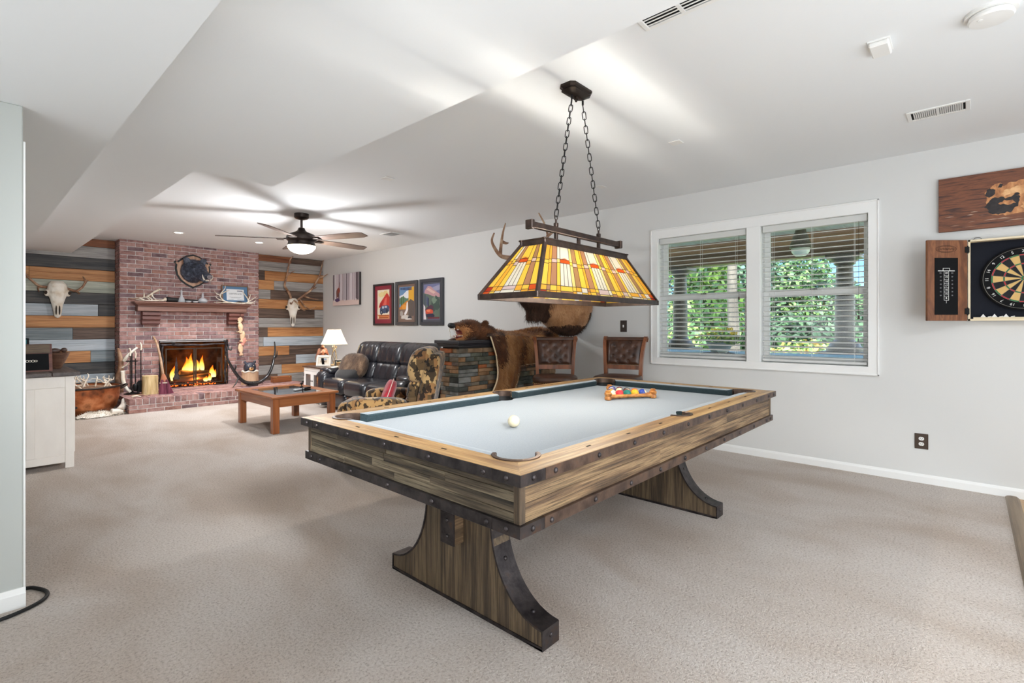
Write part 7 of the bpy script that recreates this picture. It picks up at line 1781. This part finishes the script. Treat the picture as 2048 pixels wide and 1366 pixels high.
c2 = copy_tree(c1); c2.location = (8.2, 3.62, -.03); c2['label'] = 'dark round porch column seen at the edge of the blind beside the bar stool'
for c_ in (c1, c2): c_['group'] = 'porch columns'
ln_ = thing('porch_lantern', 'dark hanging porch lantern with a white glass base, outside the window', 'lantern', (6.75, 1.49, 0))
m = MB(); m.cyl((0, 0, 2.40), (0, 0, 2.56), .012); m.lathe([(.05, 2.42), (.06, 2.36), (.085, 2.30), (.09, 2.26), (.11, 2.22), (.12, 2.17), (.0001, 2.165)], 20); m.build('hood', colm, ln_, 35)
MB().lathe([(.10, 2.165), (.095, 2.12), (.06, 2.075), (.0001, 2.07)], 20).build('glass_bowl', mat('milk_glass', (232, 230, 232), .3), ln_, True)
ht = thing('hot_tub', 'blue grey covered spa tub on the porch below the windows', 'spa tub', (6.75, 1.6, -.03))
m = MB(); m.b2(-.8, .8, -1.9, 1.9, 0, .78, .03); m.build('cabinet', mat('slate_blue', (78, 94, 112), .6), ht, 30)
m = MB(); m.b2(-.84, .0, -1.94, 1.94, .78, .90, .03); m.b2(.005, .84, -1.94, 1.94, .78, .90, .03); m.build('cover', mat('pale_slate_cover', (150, 164, 178), .7), ht, 30)
# foliage
def leaves(name, spots, n, size, mats, parent, seed, up=.3):
    q = random.Random(seed); vs = []; fs = []; mi = []
    for _ in range(n):
        (cx, cy, cz, rx, ry, rz) = q.choice(spots)
        while True:
            a, b, c = q.uniform(-1, 1), q.uniform(-1, 1), q.uniform(-1, 1); d = a*a+b*b+c*c
            if .25 < d < 1: break
        p = Vector((cx+a*rx, cy+b*ry, cz+c*rz)); nrm = Vector((a+q.uniform(-.8, .8), b+q.uniform(-.8, .8), c+up+q.uniform(-.8, .8))).normalized()
        t = nrm.orthogonal().normalized(); t = (Matrix.Rotation(q.uniform(0, 6.28), 3, nrm) @ t); s = nrm.cross(t); L = size*q.uniform(.6, 1.3)
        o = len(vs); vs += [tuple(p-t*L), tuple(p+s*L*.5), tuple(p+t*L), tuple(p-s*L*.5)]; fs.append((o, o+1, o+2, o+3)); mi.append(q.randrange(len(mats)))
    me = bpy.data.meshes.new(name); me.from_pydata(vs, [], fs)
    for m_ in mats: me.materials.append(m_)
    me.polygons.foreach_set('material_index', mi); o = put(name, me, parent); o['kind'] = 'stuff'; return o
lg = {k: translucent('leaf_'+k, c, .6, .04, .22) for k, c in {'d': (52, 80, 52), 'm': (84, 116, 74), 'l': (122, 154, 86), 'y': (168, 188, 100), 'b': (96, 128, 112), 'o': (196, 150, 70)}.items()}
barkm = mat('tree_bark', (104, 94, 88), .95, stops=[(.3, (72, 62, 58)), (.7, (124, 112, 104))], scale=3, stretch=(1, 1, .2), bump=.5)
def tree(x, y, h, r, pal, lab, n, seed, trunk=.14, size=.16, low=.0):
    o = thing('tree', lab, 'tree', (x, y, -.15)); q = random.Random(seed); sp = []
    for i in range(9):
        a = q.uniform(0, 6.28); k = q.uniform(0, .65)*r; zz = h*(low+.18+(.72-low)*i/8.0); w = r*(.75-.35*abs(i/8-.35))
        sp.append((k*cos(a), k*sin(a), zz, w, w, h*.18))
    leaves('crown', sp, int(n*1.7), size*.72, [lg[c] for c in pal], o, seed)
    m = MB(); horn(m, [(0, 0, 0), (.05, .05, h*.3), (0, -.05, h*.6), (.05, 0, h*.85)], trunk, trunk*.35, 3, 10); m.build('trunk', barkm, o, True); return o
T_ = [(15.5, 6.1, 4.2, 1.3, 'ylm', 'bright yellow green tree outside, behind the post at the bar stool end', 5200), (24, 8.0, 6.2, 1.8, 'dmb', 'tall dark tree behind the bright one, next to the bare trunk', 4200), (27, 10.2, 6.6, 2.1, 'dmd', 'dark bushy tree furthest along behind the bright green tree', 4200),
      (26, 6.4, 4.6, 1.9, 'mld', 'mid green tree seen at the mullion side of the dart end window', 4200), (28, 5.2, 3.9, 2.0, 'mlb', 'mid green tree in the middle of the dart end window', 4200), (27, 3.9, 3.0, 1.7, 'dml', 'dark green tree right behind the round porch column', 4200), (29, 2.7, 2.8, 1.9, 'mdb', 'green tree past the porch column at the dart cabinet end', 4000), (26, 12.4, 6.4, 2.0, 'dmb', 'dark tree beyond the edge of the bar stool end window', 3000)]
for i, (x, y, h, r, pal, lab, n) in enumerate(T_): tree(x, y, h, r, pal, lab, n, 40+i, size=.17, low=0 if i != 1 else .2)
bt_ = thing('bare_trunk', 'thick pale tree trunk rising beside the flowers outside', 'tree', (14.2, 4.76, -.15)); m = MB(); horn(m, [(0, 0, 0), (.02, 0, 1.2), (-.03, .03, 2.6), (0, 0, 5)], .17, .1, 4, 14); m.build('trunk', barkm, bt_, True)
leaves('crown', [(0, 0, 4.6, 1.1, 1.1, .8), (.2, .4, 3.7, .9, .6, .5)], 1500, .15, [lg['m'], lg['d']], bt_, 77)
hg = thing('hedge_row', 'dark clipped shrub row along the far side of the lawn', 'hedge', (22.5, 6.5, -.15)); leaves('foliage', [(0, -6+k*1.2, .9, .9, 1.0, .95) for k in range(12)], 9000, .15, [lg['d'], lg['m'], lg['d']], hg, 91)
m = MB()
for k in range(12): m.cyl((0, -6+k*1.2, 0), (0, -6+k*1.2, 1.2), .05, n=6)
m.build('stems', barkm, hg)['kind'] = 'stuff'
ys = thing('yellow_shrub', 'pale yellow green flowering shrub on the lawn beside the porch column', 'shrub', (12.4, 2.55, -.15)); leaves('foliage', [(0, 0, .55, .8, .9, .55), (.2, .7, .45, .6, .7, .45)], 3200, .08, [lg['y'], lg['l'], lg['y'], lg['o']], ys, 33); m = MB(); m.cyl((0, 0, 0), (0, 0, .6), .04); m.build('stem', barkm, ys)
pl_ = thing('flower_planter', 'grey planter of yellow flowers standing on the spa cover', 'planter', (7.25, 2.62, .87))
m = MB(); m.lathe([(.0001, 0), (.12, 0), (.17, .12), (.185, .13), (.175, .14), (.0001, .13)], 24); m.build('pot', mat('grey_pot', (150, 152, 156), .8), pl_, 40)
leaves('leaves', [(0, 0, .2, .22, .26, .09), (0, -.12, .17, .16, .2, .08)], 500, .035, [lg['l'], lg['m'], lg['y']], pl_, 3); yel = mat('yellow_petal', (240, 196, 60), .7)
q = random.Random(6); pm_ = MB()
for k in range(6): a = k*pi/3; pm_.sq((.02*cos(a), .02*sin(a), 0), (.03, .02, .008), nu=6, nv=4, M=None)
pm_.sq((0, 0, .006), (.016, .016, .012), nu=6, nv=4); pme = pm_.mesh('flower', yel, True)
for k in range(34): put('flower', pme, pl_, (q.uniform(-.2, .2), q.uniform(-.3, .25), q.uniform(.2, .33)), (q.uniform(-.8, .8), q.uniform(-1.2, 0), 0))
ty_ = thing('serving_tray', 'dark oval tray with white bowl lying on the spa cover', 'tray', (6.45, 2.35, .87)); m = MB(); m.lathe([(.0001, 0), (.16, 0), (.2, .025), (.195, .03), (.155, .008), (.0001, .008)], 28); m.build('tray', colm, ty_, 40); m = MB(); m.lathe([(.03, .008), (.07, .05), (.066, .05), (.0001, .016)], 20, (.02, -.05, 0)); m.build('bowl', mk['white'], ty_, 40)
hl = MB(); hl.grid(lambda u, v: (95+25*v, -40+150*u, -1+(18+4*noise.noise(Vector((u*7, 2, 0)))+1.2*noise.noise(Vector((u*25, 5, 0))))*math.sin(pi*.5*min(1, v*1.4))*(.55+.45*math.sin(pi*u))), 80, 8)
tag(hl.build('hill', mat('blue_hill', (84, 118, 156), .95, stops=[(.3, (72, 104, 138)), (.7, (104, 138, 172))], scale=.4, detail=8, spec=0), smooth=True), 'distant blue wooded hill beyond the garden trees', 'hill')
